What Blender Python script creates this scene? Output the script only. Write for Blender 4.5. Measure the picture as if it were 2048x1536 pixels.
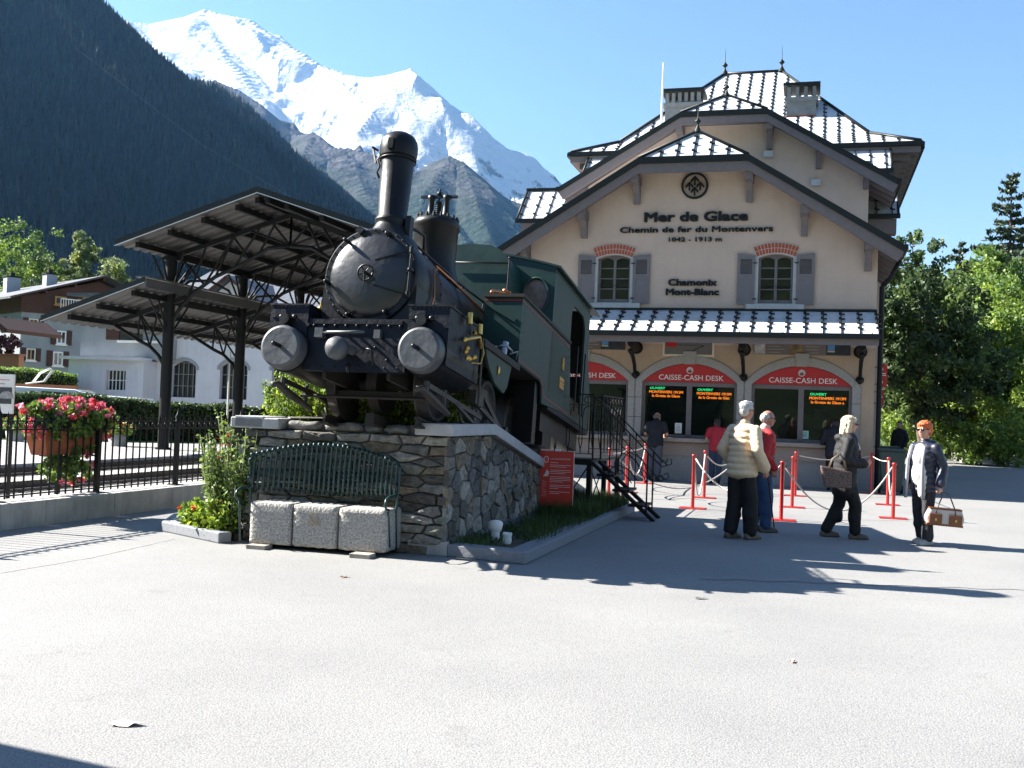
import bpy, bmesh, math, random
import numpy as np
from mathutils import Matrix, Vector, Euler
from math import sin, cos, tan, radians, pi, sqrt, atan2, hypot
for o in list(bpy.data.objects): bpy.data.objects.remove(o)
scene = bpy.context.scene
COL = scene.collection
random.seed(7)
rng = np.random.default_rng(11)

# ------------------------------------------------------------------ camera, sky, sun, exposure
FPX = 2100.0
CAMZ = 1.55
PITCH, ROLL = radians(1.53), radians(2.12)
cd = bpy.data.cameras.new('camera'); cam = bpy.data.objects.new('camera', cd); COL.objects.link(cam)
cd.sensor_width = 36.0; cd.lens = 36.0 * FPX / 2048.0
cd.clip_start = 0.1; cd.clip_end = 60000
cam.matrix_world = Matrix.Translation((0, 0, CAMZ)) @ Matrix.Rotation(radians(90) + PITCH, 4, 'X') @ Matrix.Rotation(ROLL, 4, 'Z')
scene.camera = cam
SUN_EL = radians(36.5)
SUN_H = Vector((-0.960, 0.280, 0)).normalized()
SUN = Vector((SUN_H.x * cos(SUN_EL), SUN_H.y * cos(SUN_EL), sin(SUN_EL)))
w = bpy.data.worlds.new('World'); scene.world = w; w.use_nodes = True
nt = w.node_tree
sky = nt.nodes.new('ShaderNodeTexSky'); sky.sky_type = 'NISHITA'; sky.sun_disc = False
sky.sun_elevation = SUN_EL; sky.sun_rotation = atan2(SUN_H.x, SUN_H.y)
sky.altitude = 1000; sky.air_density = 0.95; sky.dust_density = 0.15; sky.ozone_density = 1.0
bg = nt.nodes['Background']; nt.links.new(sky.outputs[0], bg.inputs[0]); bg.inputs[1].default_value = 0.05
ld = bpy.data.lights.new('sun', 'SUN'); ld.energy = 5.0; ld.angle = radians(0.5); ld.color = (1.0, 0.95, 0.87)
sun = bpy.data.objects.new('sun', ld); COL.objects.link(sun)
sun.rotation_euler = (-SUN).to_track_quat('-Z', 'Y').to_euler()
scene.view_settings.view_transform = 'Standard'; scene.view_settings.look = 'None'
scene.view_settings.gamma = 1.0; scene.view_settings.exposure = 2.22
scene.render.engine = 'CYCLES'
scene.cycles.max_bounces = 6; scene.cycles.diffuse_bounces = 3; scene.cycles.glossy_bounces = 3
scene.cycles.transparent_max_bounces = 12; scene.cycles.volume_bounces = 0
scene.cycles.caustics_reflective = False; scene.cycles.caustics_refractive = False
scene.cycles.sample_clamp_indirect = 4.0

# ------------------------------------------------------------------ surveying helpers (where things stand)
_r = cam.matrix_world.to_3x3()
CAMP = Vector((0, 0, CAMZ))
def ray(px, py): return _r @ Vector(((px - 1024) / FPX, -(py - 768) / FPX, -1.0))
def G(px, py, z=0.0):
    d = ray(px, py); return CAMP + d * ((z - CAMZ) / d.z)
TH = radians(16)
AX = Vector((cos(TH), -sin(TH), 0)); BX = Vector((sin(TH), cos(TH), 0)); ZX = Vector((0, 0, 1))
def S(u, v, z=0.0): return AX * u + BX * v + ZX * z            # site grid: the railway, the station and the plinth share it
def FR(u, v, z=0.0, rz=0.0): return Matrix.Translation(S(u, v, z)) @ Matrix.Rotation(-TH + rz, 4, 'Z')
def SP(px, py, v):                                                # point of the vertical plane v = const
    d = ray(px, py); t = (v - CAMP.dot(BX)) / d.dot(BX); p = CAMP + d * t
    return p.dot(AX), p.z
def SU(px, py, u):
    d = ray(px, py); t = (u - CAMP.dot(AX)) / d.dot(AX); p = CAMP + d * t
    return p.dot(BX), p.z

# ------------------------------------------------------------------ materials
MATS = {}
def mat(name, col, rough=0.6, metal=0.0, var=0.0, vs=4.0, bump=0.0, bs=40.0, spec=0.5, col2=None, attr=None, coat=0.0, trans=0.0, det=6, streak=0.0):
    if name in MATS: return MATS[name]
    m = bpy.data.materials.new(name); m.use_nodes = True; n = m.node_tree; L = n.links
    b = n.nodes['Principled BSDF']
    b.inputs['Roughness'].default_value = rough; b.inputs['Metallic'].default_value = metal
    b.inputs['Specular IOR Level'].default_value = spec; b.inputs['Coat Weight'].default_value = coat
    tc = n.nodes.new('ShaderNodeTexCoord')
    c4 = (*col, 1)
    src = None
    if var > 0 or col2:
        nz = n.nodes.new('ShaderNodeTexNoise'); nz.inputs['Scale'].default_value = vs; nz.inputs['Detail'].default_value = det
        nz.inputs['Roughness'].default_value = 0.65
        L.new(tc.outputs['Object'], nz.inputs['Vector'])
        cr = n.nodes.new('ShaderNodeValToRGB')
        cr.color_ramp.elements[0].position = 0.32; cr.color_ramp.elements[1].position = 0.68
        lo = tuple(x * (1 - var) for x in col) if not col2 else col2
        hi = tuple(min(1, x * (1 + var)) for x in col) if not col2 else col
        cr.color_ramp.elements[0].color = (*lo, 1); cr.color_ramp.elements[1].color = (*hi, 1)
        L.new(nz.outputs['Fac'], cr.inputs[0]); src = cr.outputs[0]
        rr = n.nodes.new('ShaderNodeMapRange'); rr.inputs[3].default_value = max(0, rough - 0.08); rr.inputs[4].default_value = min(1, rough + 0.1)
        L.new(nz.outputs['Fac'], rr.inputs[0]); L.new(rr.outputs[0], b.inputs['Roughness'])
    if streak > 0 and src:
        mp = n.nodes.new('ShaderNodeMapping'); mp.inputs['Scale'].default_value = (3.2, 3.2, 0.28); L.new(tc.outputs['Object'], mp.inputs['Vector'])
        n2 = n.nodes.new('ShaderNodeTexNoise'); n2.inputs['Scale'].default_value = 2.0; n2.inputs['Detail'].default_value = 8; n2.inputs['Roughness'].default_value = 0.7; L.new(mp.outputs[0], n2.inputs['Vector'])
        c2 = n.nodes.new('ShaderNodeValToRGB'); c2.color_ramp.elements[0].position = 0.36; c2.color_ramp.elements[1].position = 0.55
        c2.color_ramp.elements[0].color = (1 - streak, 1 - streak, 1 - streak * .9, 1); c2.color_ramp.elements[1].color = (1, 1, 1, 1); L.new(n2.outputs['Fac'], c2.inputs[0])
        m5 = n.nodes.new('ShaderNodeMix'); m5.data_type = 'RGBA'; m5.blend_type = 'MULTIPLY'; m5.inputs[0].default_value = 1.0; L.new(src, m5.inputs[6]); L.new(c2.outputs[0], m5.inputs[7]); src = m5.outputs[2]
    if attr:
        at = n.nodes.new('ShaderNodeAttribute'); at.attribute_name = attr
        mx = n.nodes.new('ShaderNodeMix'); mx.data_type = 'RGBA'; mx.blend_type = 'MULTIPLY'; mx.inputs[0].default_value = 1.0
        if src: L.new(src, mx.inputs[6])
        else: mx.inputs[6].default_value = c4
        L.new(at.outputs['Color'], mx.inputs[7]); src = mx.outputs[2]
    if src: L.new(src, b.inputs['Base Color'])
    else: b.inputs['Base Color'].default_value = c4
    if bump > 0:
        nb = n.nodes.new('ShaderNodeTexNoise'); nb.inputs['Scale'].default_value = bs; nb.inputs['Detail'].default_value = 4
        L.new(tc.outputs['Object'], nb.inputs['Vector'])
        bp = n.nodes.new('ShaderNodeBump'); bp.inputs['Strength'].default_value = bump; bp.inputs['Distance'].default_value = 0.02
        L.new(nb.outputs['Fac'], bp.inputs['Height']); L.new(bp.outputs[0], b.inputs['Normal'])
    if trans > 0:
        tr = n.nodes.new('ShaderNodeBsdfTranslucent')
        if src: L.new(src, tr.inputs[0])
        else: tr.inputs[0].default_value = c4
        ms = n.nodes.new('ShaderNodeMixShader'); ms.inputs[0].default_value = trans
        L.new(b.outputs[0], ms.inputs[1]); L.new(tr.outputs[0], ms.inputs[2])
        L.new(ms.outputs[0], n.nodes['Material Output'].inputs[0])
    MATS[name] = m
    return m
def emat(name, col, s):
    if name in MATS: return MATS[name]
    m = bpy.data.materials.new(name); m.use_nodes = True; b = m.node_tree.nodes['Principled BSDF']
    b.inputs['Base Color'].default_value = (*col, 1); b.inputs['Emission Color'].default_value = (*col, 1); b.inputs['Emission Strength'].default_value = s
    MATS[name] = m; return m
def glass_mat(name, tint=(0.02, 0.03, 0.03), tr=0.5, rough=0.02):
    if name in MATS: return MATS[name]
    m = bpy.data.materials.new(name); m.use_nodes = True; n = m.node_tree; L = n.links
    b = n.nodes['Principled BSDF']; b.inputs['Base Color'].default_value = (*tint, 1); b.inputs['Roughness'].default_value = rough
    t = n.nodes.new('ShaderNodeBsdfTransparent'); t.inputs[0].default_value = (0.8, 0.85, 0.84, 1)
    mx = n.nodes.new('ShaderNodeMixShader'); mx.inputs[0].default_value = tr
    L.new(b.outputs[0], mx.inputs[1]); L.new(t.outputs[0], mx.inputs[2]); L.new(mx.outputs[0], n.nodes['Material Output'].inputs[0])
    MATS[name] = m; return m

# ------------------------------------------------------------------ mesh builder
def frame_from(p, z, x=None):
    z = Vector(z).normalized()
    if x is None: x = Vector((1, 0, 0)) if abs(z.x) < 0.8 else Vector((0, 1, 0))
    y = z.cross(Vector(x)).normalized(); x = y.cross(z).normalized()
    m = Matrix((x, y, z)).transposed().to_4x4(); m.translation = Vector(p); return m
class MB:
    def __init__(s): s.v = []; s.f = []; s.mi = []; s.sm = []; s.M = Matrix(); s.k = 0; s.cols = None; s.c = (1, 1, 1)
    def add(s, vs, fs, smooth=False, M=None):
        T = s.M @ M if M is not None else s.M
        n = len(s.v); s.v += [tuple(T @ Vector(p)) for p in vs]
        s.f += [tuple(i + n for i in f) for f in fs]; s.mi += [s.k] * len(fs); s.sm += [smooth] * len(fs)
        if s.cols is not None: s.cols += [s.c] * len(fs)
        return s
    def box(s, c, d, rz=0, M=None, rx=0, ry=0):
        x, y, z = d[0] / 2, d[1] / 2, d[2] / 2
        vs = [(-x, -y, -z), (x, -y, -z), (x, y, -z), (-x, y, -z), (-x, -y, z), (x, -y, z), (x, y, z), (-x, y, z)]
        T = Matrix.Translation(c) @ Euler((rx, ry, rz)).to_matrix().to_4x4()
        if M is not None: T = M @ T
        return s.add(vs, [(3, 2, 1, 0), (4, 5, 6, 7), (0, 1, 5, 4), (1, 2, 6, 5), (2, 3, 7, 6), (3, 0, 4, 7)], M=T)
    def bb(s, x0, x1, y0, y1, z0, z1): return s.box(((x0 + x1) / 2, (y0 + y1) / 2, (z0 + z1) / 2), (abs(x1 - x0), abs(y1 - y0), abs(z1 - z0)))
    def bar(s, p, q, wd, ht, up=(0, 0, 1)):                        # rectangular bar from p to q
        p = Vector(p); q = Vector(q); d = q - p; L = d.length
        if L < 1e-6: return s
        m = frame_from((p + q) / 2, d, x=Vector(up).cross(d) if Vector(up).cross(d).length > 1e-6 else (1, 0, 0))
        return s.box((0, 0, 0), (wd, ht, L), M=m)
    def cyl(s, p, q, r0, r1=None, n=16, cap=True, smooth=True):
        r1 = r0 if r1 is None else r1; p = Vector(p); q = Vector(q)
        m = frame_from(p, q - p); L = (q - p).length
        return s.lathe([(r0, 0), (r1, L)], m, n, cap, smooth)
    def lathe(s, prof, m=None, n=24, cap=True, smooth=True):
        m = m or Matrix(); vs = []; fs = []
        for r, z in prof:
            for i in range(n): a = 2 * pi * i / n; vs.append((r * cos(a), r * sin(a), z))
        for j in range(len(prof) - 1):
            for i in range(n): i2 = (i + 1) % n; fs.append((j * n + i, j * n + i2, (j + 1) * n + i2, (j + 1) * n + i))
        s.add(vs, fs, smooth, m)
        if cap:
            r, z = prof[0]
            if r > 1e-5: s.add([(r * cos(2 * pi * i / n), r * sin(2 * pi * i / n), z) for i in range(n)], [tuple(reversed(range(n)))], False, m)
            r, z = prof[-1]
            if r > 1e-5: s.add([(r * cos(2 * pi * i / n), r * sin(2 * pi * i / n), z) for i in range(n)], [tuple(range(n))], False, m)
        return s
    def tube(s, pts, r, n=8, smooth=True, cap=True):
        pts = [Vector(p) for p in pts]; vs = []; fs = []; m = len(pts)
        rs = r if isinstance(r, (list, tuple)) else [r] * m
        prev = None
        for i, p in enumerate(pts):
            t = (pts[min(i + 1, m - 1)] - pts[max(i - 1, 0)]).normalized()
            x = prev if prev is not None else (Vector((0, 0, 1)) if abs(t.z) < 0.9 else Vector((1, 0, 0)))
            x = (x - t * x.dot(t)).normalized(); prev = x; y = t.cross(x)
            for k in range(n): a = 2 * pi * k / n; vs.append(p + (x * cos(a) + y * sin(a)) * rs[i])
        for j in range(m - 1):
            for i in range(n): i2 = (i + 1) % n; fs.append((j * n + i, j * n + i2, (j + 1) * n + i2, (j + 1) * n + i))
        if cap: fs.append(tuple(reversed(range(n)))); fs.append(tuple((m - 1) * n + i for i in range(n)))
        return s.add(vs, fs, smooth)
    def sph(s, c, r, n=12, m=8, sc=(1, 1, 1), M=None):
        prof = [(r * sin(pi * j / m), -r * cos(pi * j / m)) for j in range(m + 1)]
        T = Matrix.Translation(c) @ (M or Matrix()) @ Matrix.Diagonal((*sc, 1))
        return s.lathe(prof, T, n, False)
    def prism(s, poly, y0, y1, M=None):                             # polygon in local xz, extruded along y
        n = len(poly); vs = [(x, y0, z) for x, z in poly] + [(x, y1, z) for x, z in poly]
        fs = [tuple(range(n)), tuple(reversed(range(n, 2 * n)))] + [(i, i + n, (i + 1) % n + n, (i + 1) % n) for i in range(n)]
        return s.add(vs, fs, False, M)
    def slab(s, pts, t):                                            # polygon (3-d, planar) thickened downwards by t
        n = len(pts); vs = [tuple(p) for p in pts] + [(p[0], p[1], p[2] - t) for p in pts]
        fs = [tuple(range(n)), tuple(reversed(range(n, 2 * n)))] + [(i, i + n, (i + 1) % n + n, (i + 1) % n) for i in range(n)]
        return s.add(vs, fs)
    def quad(s, *p): return s.add(p, [tuple(range(len(p)))])
    def mesh(s, me_other, M=None):
        T = s.M @ M if M is not None else s.M
        n = len(s.v); s.v += [tuple(T @ q.co) for q in me_other.vertices]
        for p in me_other.polygons: s.f.append(tuple(i + n for i in p.vertices)); s.mi.append(s.k); s.sm.append(False)
        if s.cols is not None: s.cols += [s.c] * len(me_other.polygons)
        return s
    def build(s, name, mats, parent=None, M=None, bevel=0.0, autosm=True, recalc=True):
        me = bpy.data.meshes.new(name); me.from_pydata(s.v, [], s.f)
        ms = mats if isinstance(mats, (list, tuple)) else [mats]
        for m in ms: me.materials.append(m)
        me.polygons.foreach_set('material_index', s.mi); me.polygons.foreach_set('use_smooth', s.sm)
        if s.cols is not None:
            ca = me.color_attributes.new('tint', 'FLOAT_COLOR', 'CORNER'); arr = []
            for p, c in zip(me.polygons, s.cols): arr += [*c, 1.0] * len(p.vertices)
            ca.data.foreach_set('color', arr)
        if recalc:
            bm = bmesh.new(); bm.from_mesh(me); bmesh.ops.recalc_face_normals(bm, faces=bm.faces); bm.to_mesh(me); bm.free()
        me.update(); o = bpy.data.objects.new(name, me); COL.objects.link(o)
        if M is not None: o.matrix_local = M
        if parent is not None: o.parent = parent
        if bevel > 0:
            b = o.modifiers.new('bevel', 'BEVEL'); b.width = bevel; b.segments = 2; b.limit_method = 'ANGLE'
        return o
def tag(o, label=None, cat=None, group=None, kind=None):
    if label: o['label'] = label
    if cat: o['category'] = cat
    if group: o['group'] = group
    if kind: o['kind'] = kind
    return o
def thing(name, label, cat, M=Matrix(), group=None):
    o = bpy.data.objects.new(name, None); COL.objects.link(o); o.matrix_world = M; o.empty_display_size = 0.2
    return tag(o, label, cat, group)
def dup(root, M=None, label=None, group=None):
    r = root.copy(); COL.objects.link(r)
    if M is not None: r.matrix_world = M
    if label: r['label'] = label
    if group: r['group'] = group
    for ch in list(root.children):
        c = ch.copy(); COL.objects.link(c); c.parent = r
        for g in list(ch.children):
            d = g.copy(); COL.objects.link(d); d.parent = c
    return r
def curve_mesh(cu):
    o = bpy.data.objects.new('tmp', cu); COL.objects.link(o)
    bpy.context.view_layer.update()
    dg = bpy.context.evaluated_depsgraph_get(); me = bpy.data.meshes.new_from_object(o.evaluated_get(dg))
    bpy.data.objects.remove(o); return me
def plate_mesh(outer, holes, t):                                   # in xz plane, centred thickness along y
    cu = bpy.data.curves.new('c', 'CURVE'); cu.dimensions = '2D'; cu.fill_mode = 'BOTH'; cu.extrude = t / 2
    for pl in [outer] + list(holes):
        sp = cu.splines.new('POLY'); sp.points.add(len(pl) - 1); sp.use_cyclic_u = True
        for i, (x, z) in enumerate(pl): sp.points[i].co = (x, z, 0, 1)
    return curve_mesh(cu)
XZ = Matrix.Rotation(radians(90), 4, 'X')                          # curve xy -> xz, facing -y
def plate(mb, outer, holes, y0, y1):
    mb.mesh(plate_mesh(outer, holes, abs(y1 - y0)), Matrix.Translation((0, (y0 + y1) / 2, 0)) @ XZ)
def text_mesh(body, size, ext=0.01, off=0.0, sx=1.0, align='CENTER', space=1.0):
    cu = bpy.data.curves.new('t', 'FONT'); cu.body = body; cu.size = size; cu.extrude = ext; cu.offset = off
    cu.align_x = align; cu.space_character = space; cu.resolution_u = 3
    return curve_mesh(cu)
def text(mb, body, x, z, y, size, ext=0.01, off=0.0, sx=1.0, align='CENTER', M=None, space=1.0):
    if off > 0:                                                    # weight: overlapping copies a hair apart
        me = text_mesh(body, size, ext, 0, sx, align, space)
        for i, (dx, dz) in enumerate(((-1, .5), (1, .5), (-1, -.5), (1, -.5), (0, 0))):
            T = Matrix.Translation((x + dx * off, y - i * 0.0006, z + dz * off)) @ XZ @ Matrix.Diagonal((sx, 1, 1, 1)); mb.mesh(me, (M @ T) if M is not None else T)
        return
    T = Matrix.Translation((x, y, z)) @ XZ @ Matrix.Diagonal((sx, 1, 1, 1))
    mb.mesh(text_mesh(body, size, ext, off, sx, align, space), (M @ T) if M is not None else T)
def arc(cx, cz, r, a0, a1, n=20, rz=None):
    rz = rz or r
    return [(cx + r * cos(radians(a0 + (a1 - a0) * i / n)), cz + rz * sin(radians(a0 + (a1 - a0) * i / n))) for i in range(n + 1)]

# fast numpy mesh of quads / tris
def np_mesh(name, V, F, mat_, cols=None, smooth=False):
    me = bpy.data.meshes.new(name); nv = len(V); nf, k = F.shape
    me.vertices.add(nv); me.vertices.foreach_set('co', V.astype(np.float32).ravel())
    me.loops.add(nf * k); me.loops.foreach_set('vertex_index', F.astype(np.int32).ravel())
    me.polygons.add(nf); me.polygons.foreach_set('loop_start', np.arange(0, nf * k, k, dtype=np.int32))
    try: me.polygons.foreach_set('loop_total', np.full(nf, k, dtype=np.int32))
    except Exception: pass
    me.polygons.foreach_set('use_smooth', np.full(nf, smooth))
    me.update(calc_edges=True); me.validate()
    if cols is not None:
        ca = me.color_attributes.new('tint', 'FLOAT_COLOR', 'CORNER')
        c4 = np.ones((nf, k, 4), np.float32); c4[:, :, :3] = cols[:, None, :]
        ca.data.foreach_set('color', c4.ravel())
    if mat_ is not None: me.materials.append(mat_)
    o = bpy.data.objects.new(name, me); COL.objects.link(o); return o
def leaves(P, size, rg, up=0.0, aspect=1.6, tilt=None):
    n = len(P); a = rg.normal(size=(n, 3)); a /= np.linalg.norm(a, axis=1, keepdims=True)
    b = rg.normal(size=(n, 3)); b[:, 2] -= up; b -= a * (a * b).sum(1, keepdims=True); b /= np.linalg.norm(b, axis=1, keepdims=True)
    s = (size * rg.uniform(0.6, 1.3, (n, 1))) if np.isscalar(size) else size[:, None]
    t = np.cross(a, b)
    V = np.stack([P - b * s * aspect / 2, P + t * s / 2, P + b * s * aspect / 2, P - t * s / 2], 1).reshape(-1, 3)
    return V, np.arange(4 * n).reshape(-1, 4)

# value noise for terrain
_tab = rng.uniform(-1, 1, (256, 256))
def vnoise(x, y):
    xi = np.floor(x).astype(int); yi = np.floor(y).astype(int); fx = x - xi; fy = y - yi
    fx = fx * fx * (3 - 2 * fx); fy = fy * fy * (3 - 2 * fy)
    g = lambda i, j: _tab[i & 255, j & 255]
    return (g(xi, yi) * (1 - fx) + g(xi + 1, yi) * fx) * (1 - fy) + (g(xi, yi + 1) * (1 - fx) + g(xi + 1, yi + 1) * fx) * fy
def fbm(x, y, o=6, ridged=False):
    s = 0; a = 1.0; t = 0
    for i in range(o):
        n = vnoise(x * 2 ** i + 17.3 * i, y * 2 ** i + 5.1 * i)
        if ridged: n = 1 - 2 * np.abs(n)
        s = s + a * n; t += a; a *= 0.52
    return s / t
# ------------------------------------------------------------------ materials list
M_asph = None
def asphalt():
    m = bpy.data.materials.new('asphalt'); m.use_nodes = True; n = m.node_tree; L = n.links; b = n.nodes['Principled BSDF']
    tc = n.nodes.new('ShaderNodeTexCoord')
    def nz(sc, det=4, ro=0.6):
        q = n.nodes.new('ShaderNodeTexNoise'); q.inputs['Scale'].default_value = sc; q.inputs['Detail'].default_value = det; q.inputs['Roughness'].default_value = ro
        L.new(tc.outputs['Object'], q.inputs['Vector']); return q
    vo = n.nodes.new('ShaderNodeTexVoronoi'); vo.inputs['Scale'].default_value = 95; L.new(tc.outputs['Object'], vo.inputs['Vector'])
    cr = n.nodes.new('ShaderNodeValToRGB'); e = cr.color_ramp.elements
    e[0].position = 0.05; e[0].color = (0.285, 0.284, 0.274, 1); e[1].position = 0.8; e[1].color = (0.188, 0.188, 0.188, 1)
    L.new(vo.outputs['Distance'], cr.inputs[0])
    sp = n.nodes.new('ShaderNodeValToRGB'); e = sp.color_ramp.elements
    e[0].position = 0.30; e[0].color = (0.62, 0.62, 0.63, 1); e[1].position = 0.60; e[1].color = (1.14, 1.13, 1.11, 1)
    n1 = nz(120, 3); L.new(n1.outputs['Fac'], sp.inputs[0])
    big = n.nodes.new('ShaderNodeValToRGB'); e = big.color_ramp.elements
    e[0].position = 0.33; e[0].color = (0.88, 0.88, 0.89, 1); e[1].position = 0.68; e[1].color = (1.07, 1.07, 1.06, 1)
    n2 = nz(0.35, 6, 0.6); L.new(n2.outputs['Fac'], big.inputs[0])
    m1 = n.nodes.new('ShaderNodeMix'); m1.data_type = 'RGBA'; m1.blend_type = 'MULTIPLY'; m1.inputs[0].default_value = 1
    m2 = n.nodes.new('ShaderNodeMix'); m2.data_type = 'RGBA'; m2.blend_type = 'MULTIPLY'; m2.inputs[0].default_value = 1
    L.new(cr.outputs[0], m1.inputs[6]); L.new(sp.outputs[0], m1.inputs[7]); L.new(m1.outputs[2], m2.inputs[6]); L.new(big.outputs[0], m2.inputs[7])
    # darker worn patches and old paving joints
    st = n.nodes.new('ShaderNodeValToRGB'); e = st.color_ramp.elements
    e[0].position = 0.25; e[0].color = (0.82, 0.82, 0.82, 1); e[1].position = 0.40; e[1].color = (1, 1, 1, 1)
    n3 = nz(1.7, 5, 0.7); L.new(n3.outputs['Fac'], st.inputs[0])
    m3 = n.nodes.new('ShaderNodeMix'); m3.data_type = 'RGBA'; m3.blend_type = 'MULTIPLY'; m3.inputs[0].default_value = 1
    L.new(m2.outputs[2], m3.inputs[6]); L.new(st.outputs[0], m3.inputs[7])
    L.new(m3.outputs[2], b.inputs['Base Color']); b.inputs['Roughness'].default_value = 0.85; b.inputs['Specular IOR Level'].default_value = 0.3
    bp = n.nodes.new('ShaderNodeBump'); bp.inputs['Strength'].default_value = 0.30; bp.inputs['Distance'].default_value = 0.008
    L.new(vo.outputs['Distance'], bp.inputs['Height']); bp.invert = True; L.new(bp.outputs[0], b.inputs['Normal'])
    return m
M_asph = asphalt()
m_gravel = mat('gravel', (0.33, 0.32, 0.30), 0.9, var=0.35, vs=22, bump=1.0, bs=60)
m_earth = mat('earth', (0.07, 0.055, 0.035), 0.95, var=0.4, vs=3, bump=0.8, bs=20)
m_conc = mat('concrete', (0.40, 0.385, 0.36), 0.85, streak=0.22, var=0.18, vs=3, bump=0.25, bs=50)
m_kerb = mat('kerb_granite', (0.20, 0.21, 0.23), 0.8, var=0.16, vs=30, bump=0.3, bs=80)
m_coping = mat('coping_stone', (0.36, 0.36, 0.37), 0.8, var=0.12, vs=9, bump=0.3, bs=50)
m_granite = mat('grey_granite', (0.30, 0.295, 0.285), 0.8, var=0.25, vs=45, bump=0.2, bs=90)
m_pink = mat('pink_granite', (0.33, 0.27, 0.235), 0.75, var=0.18, vs=30, bump=0.15, bs=90)
m_blockst = mat('pitted_granite', (0.33, 0.315, 0.29), 0.85, var=0.5, vs=48, bump=1.0, bs=40, det=4)
m_render = mat('beige_render', (0.53, 0.42, 0.35), 0.9, streak=0.045, var=0.06, vs=1.4, bump=0.35, bs=30)
m_render2 = mat('ochre_render', (0.43, 0.325, 0.235), 0.9, streak=0.06, var=0.07, vs=1.8, bump=0.35, bs=35)
m_mauve = mat('mauve_grey_paint', (0.15, 0.13, 0.135), 0.6, var=0.10, vs=7)
m_shutter = mat('shutter_paint', (0.155, 0.145, 0.155), 0.55, var=0.06, vs=7)
m_roof = mat('zinc_roof', (0.62, 0.64, 0.66), 0.5, metal=0.15, streak=0.15, var=0.14, vs=1.5, bump=0.04, bs=6)
m_rooftrim = mat('dark_green_trim', (0.010, 0.014, 0.014), 0.5, var=0.2, vs=5, spec=0.3)
m_darkmetal = mat('dark_iron', (0.008, 0.0085, 0.009), 0.55, metal=0.0, var=0.2, vs=9, spec=0.25)
m_letter = mat('letter_dark', (0.008, 0.011, 0.014), 0.6, spec=0.25)
m_white = mat('white_paint', (0.75, 0.75, 0.73), 0.6, var=0.06, vs=4)
m_red = mat('red_enamel', (0.42, 0.012, 0.014), 0.45, var=0.05, vs=5)
m_brick = mat('brick', (0.36, 0.085, 0.05), 0.85, var=0.25, vs=16, bump=0.3, bs=60)
m_mortar = mat('mortar', (0.60, 0.55, 0.48), 0.9)
m_glass = glass_mat('window_glass', (0.012, 0.018, 0.015), 0.28)
m_glass2 = glass_mat('ticket_glass', (0.010, 0.016, 0.012), 0.42)
m_inside = mat('dark_interior', (0.035, 0.04, 0.032), 0.8, var=0.6, vs=1.2)
m_copperpipe = mat('copper', (0.45, 0.17, 0.07), 0.35, metal=0.9)
m_brass = mat('brass', (0.50, 0.33, 0.09), 0.35, metal=0.9, var=0.2, vs=12)

# ------------------------------------------------------------------ ground
g = MB(); R_ = 13000
g.add([(-R_, -400, 0), (R_, -400, 0), (R_, 14000, 0), (-R_, 14000, 0)], [(0, 1, 2, 3)])
valley = g.build('valley_floor', mat('valley_grass', (0.05, 0.08, 0.025), 0.95, var=0.4, vs=0.02)); tag(valley, kind='structure')
valley.location.z = -0.012
def sheet(name, uv, z, m, kind='structure', th=0.0):
    b = MB(); n = len(uv)
    if th: b.slab([tuple(S(u, v, z)) for u, v in uv], th)
    else: b.add([tuple(S(u, v, z)) for u, v in uv], [tuple(range(n))])
    o = b.build(name, m, recalc=bool(th)); tag(o, kind=kind); return o
sheet('plaza_paving', [(-9.3, -3), (-3, -12), (30, -12), (60, 20), (60, 60), (-9.3, 60)], 0.0, M_asph)
sheet('railway_ballast', [(-40, -3), (-9.28, -3), (-9.28, 90), (-40, 90)], -0.004, m_gravel)
ug0, vg0 = -18.0, 24.5
sheet('station_platform', [(-16.2, 14), (-16.2, 70), (-28, 70), (-28, 14)], 0.06, mat('platform_asphalt', (0.27, 0.27, 0.27), 0.9, var=0.12, vs=8, bump=0.3), th=0.3)
# low platform edge stone near the columns
sheet('platform_kerb', [(-16.05, 26.5), (-16.05, 60), (-16.2, 60), (-16.2, 26.5)], 0.15, m_conc, th=0.3)
# paving seam
sm = MB(); pts = []
for i in range(60):
    px = 1400 + i * 12; py = 1158 + (px - 1400) * 0.035 + 1.0 * sin(i * 0.7); p = G(px, py); pts.append(Vector((p.x, p.y, 0.004)))
vs = []
for i, p in enumerate(pts):
    wd = 0.012 + 0.008 * random.random(); vs += [(p.x, p.y - wd, 0.003), (p.x, p.y + wd, 0.003)]
sm.add(vs, [(2 * i, 2 * i + 2, 2 * i + 3, 2 * i + 1) for i in range(59)])
tag(sm.build('paving_seam', mat('seam_tar', (0.11, 0.11, 0.11), 0.9, var=0.4, vs=20), recalc=False), kind='structure')

def joint(pts_px, wd, name='paving_seam', c='seam_faint', col=(0.225, 0.225, 0.22)):
    b = MB(); P = [G(*p) for p in pts_px]; vs = []; Q = []
    for a, e in zip(P[:-1], P[1:]):
        n = max(2, int((e - a).length / .12))
        for i in range(n): Q.append(a.lerp(e, i / n))
    Q.append(P[-1]); m = len(Q)
    for i, p in enumerate(Q):
        t = (Q[min(i + 1, m - 1)] - Q[max(i - 1, 0)]).normalized(); nn = Vector((-t.y, t.x, 0)); o = random.uniform(-.012, .012); w_ = wd * random.uniform(.35, 1.2)
        for sg in (-1, 1): q = p + nn * (o + sg * w_); vs.append((q.x, q.y, 0.0025))
    b.add(vs, [(2 * i, 2 * i + 2, 2 * i + 3, 2 * i + 1) for i in range(m - 1)]); tag(b.build(name, mat(c, col, 0.9, var=0.3, vs=15), recalc=False), kind='structure')
joint([(0, 1147), (180, 1116), (350, 1078)], .010)
joint([(1340, 999), (1372, 997), (1412, 1001)], .04, 'tar_patch', 'tar_dark', (.06, .06, .055))
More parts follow.
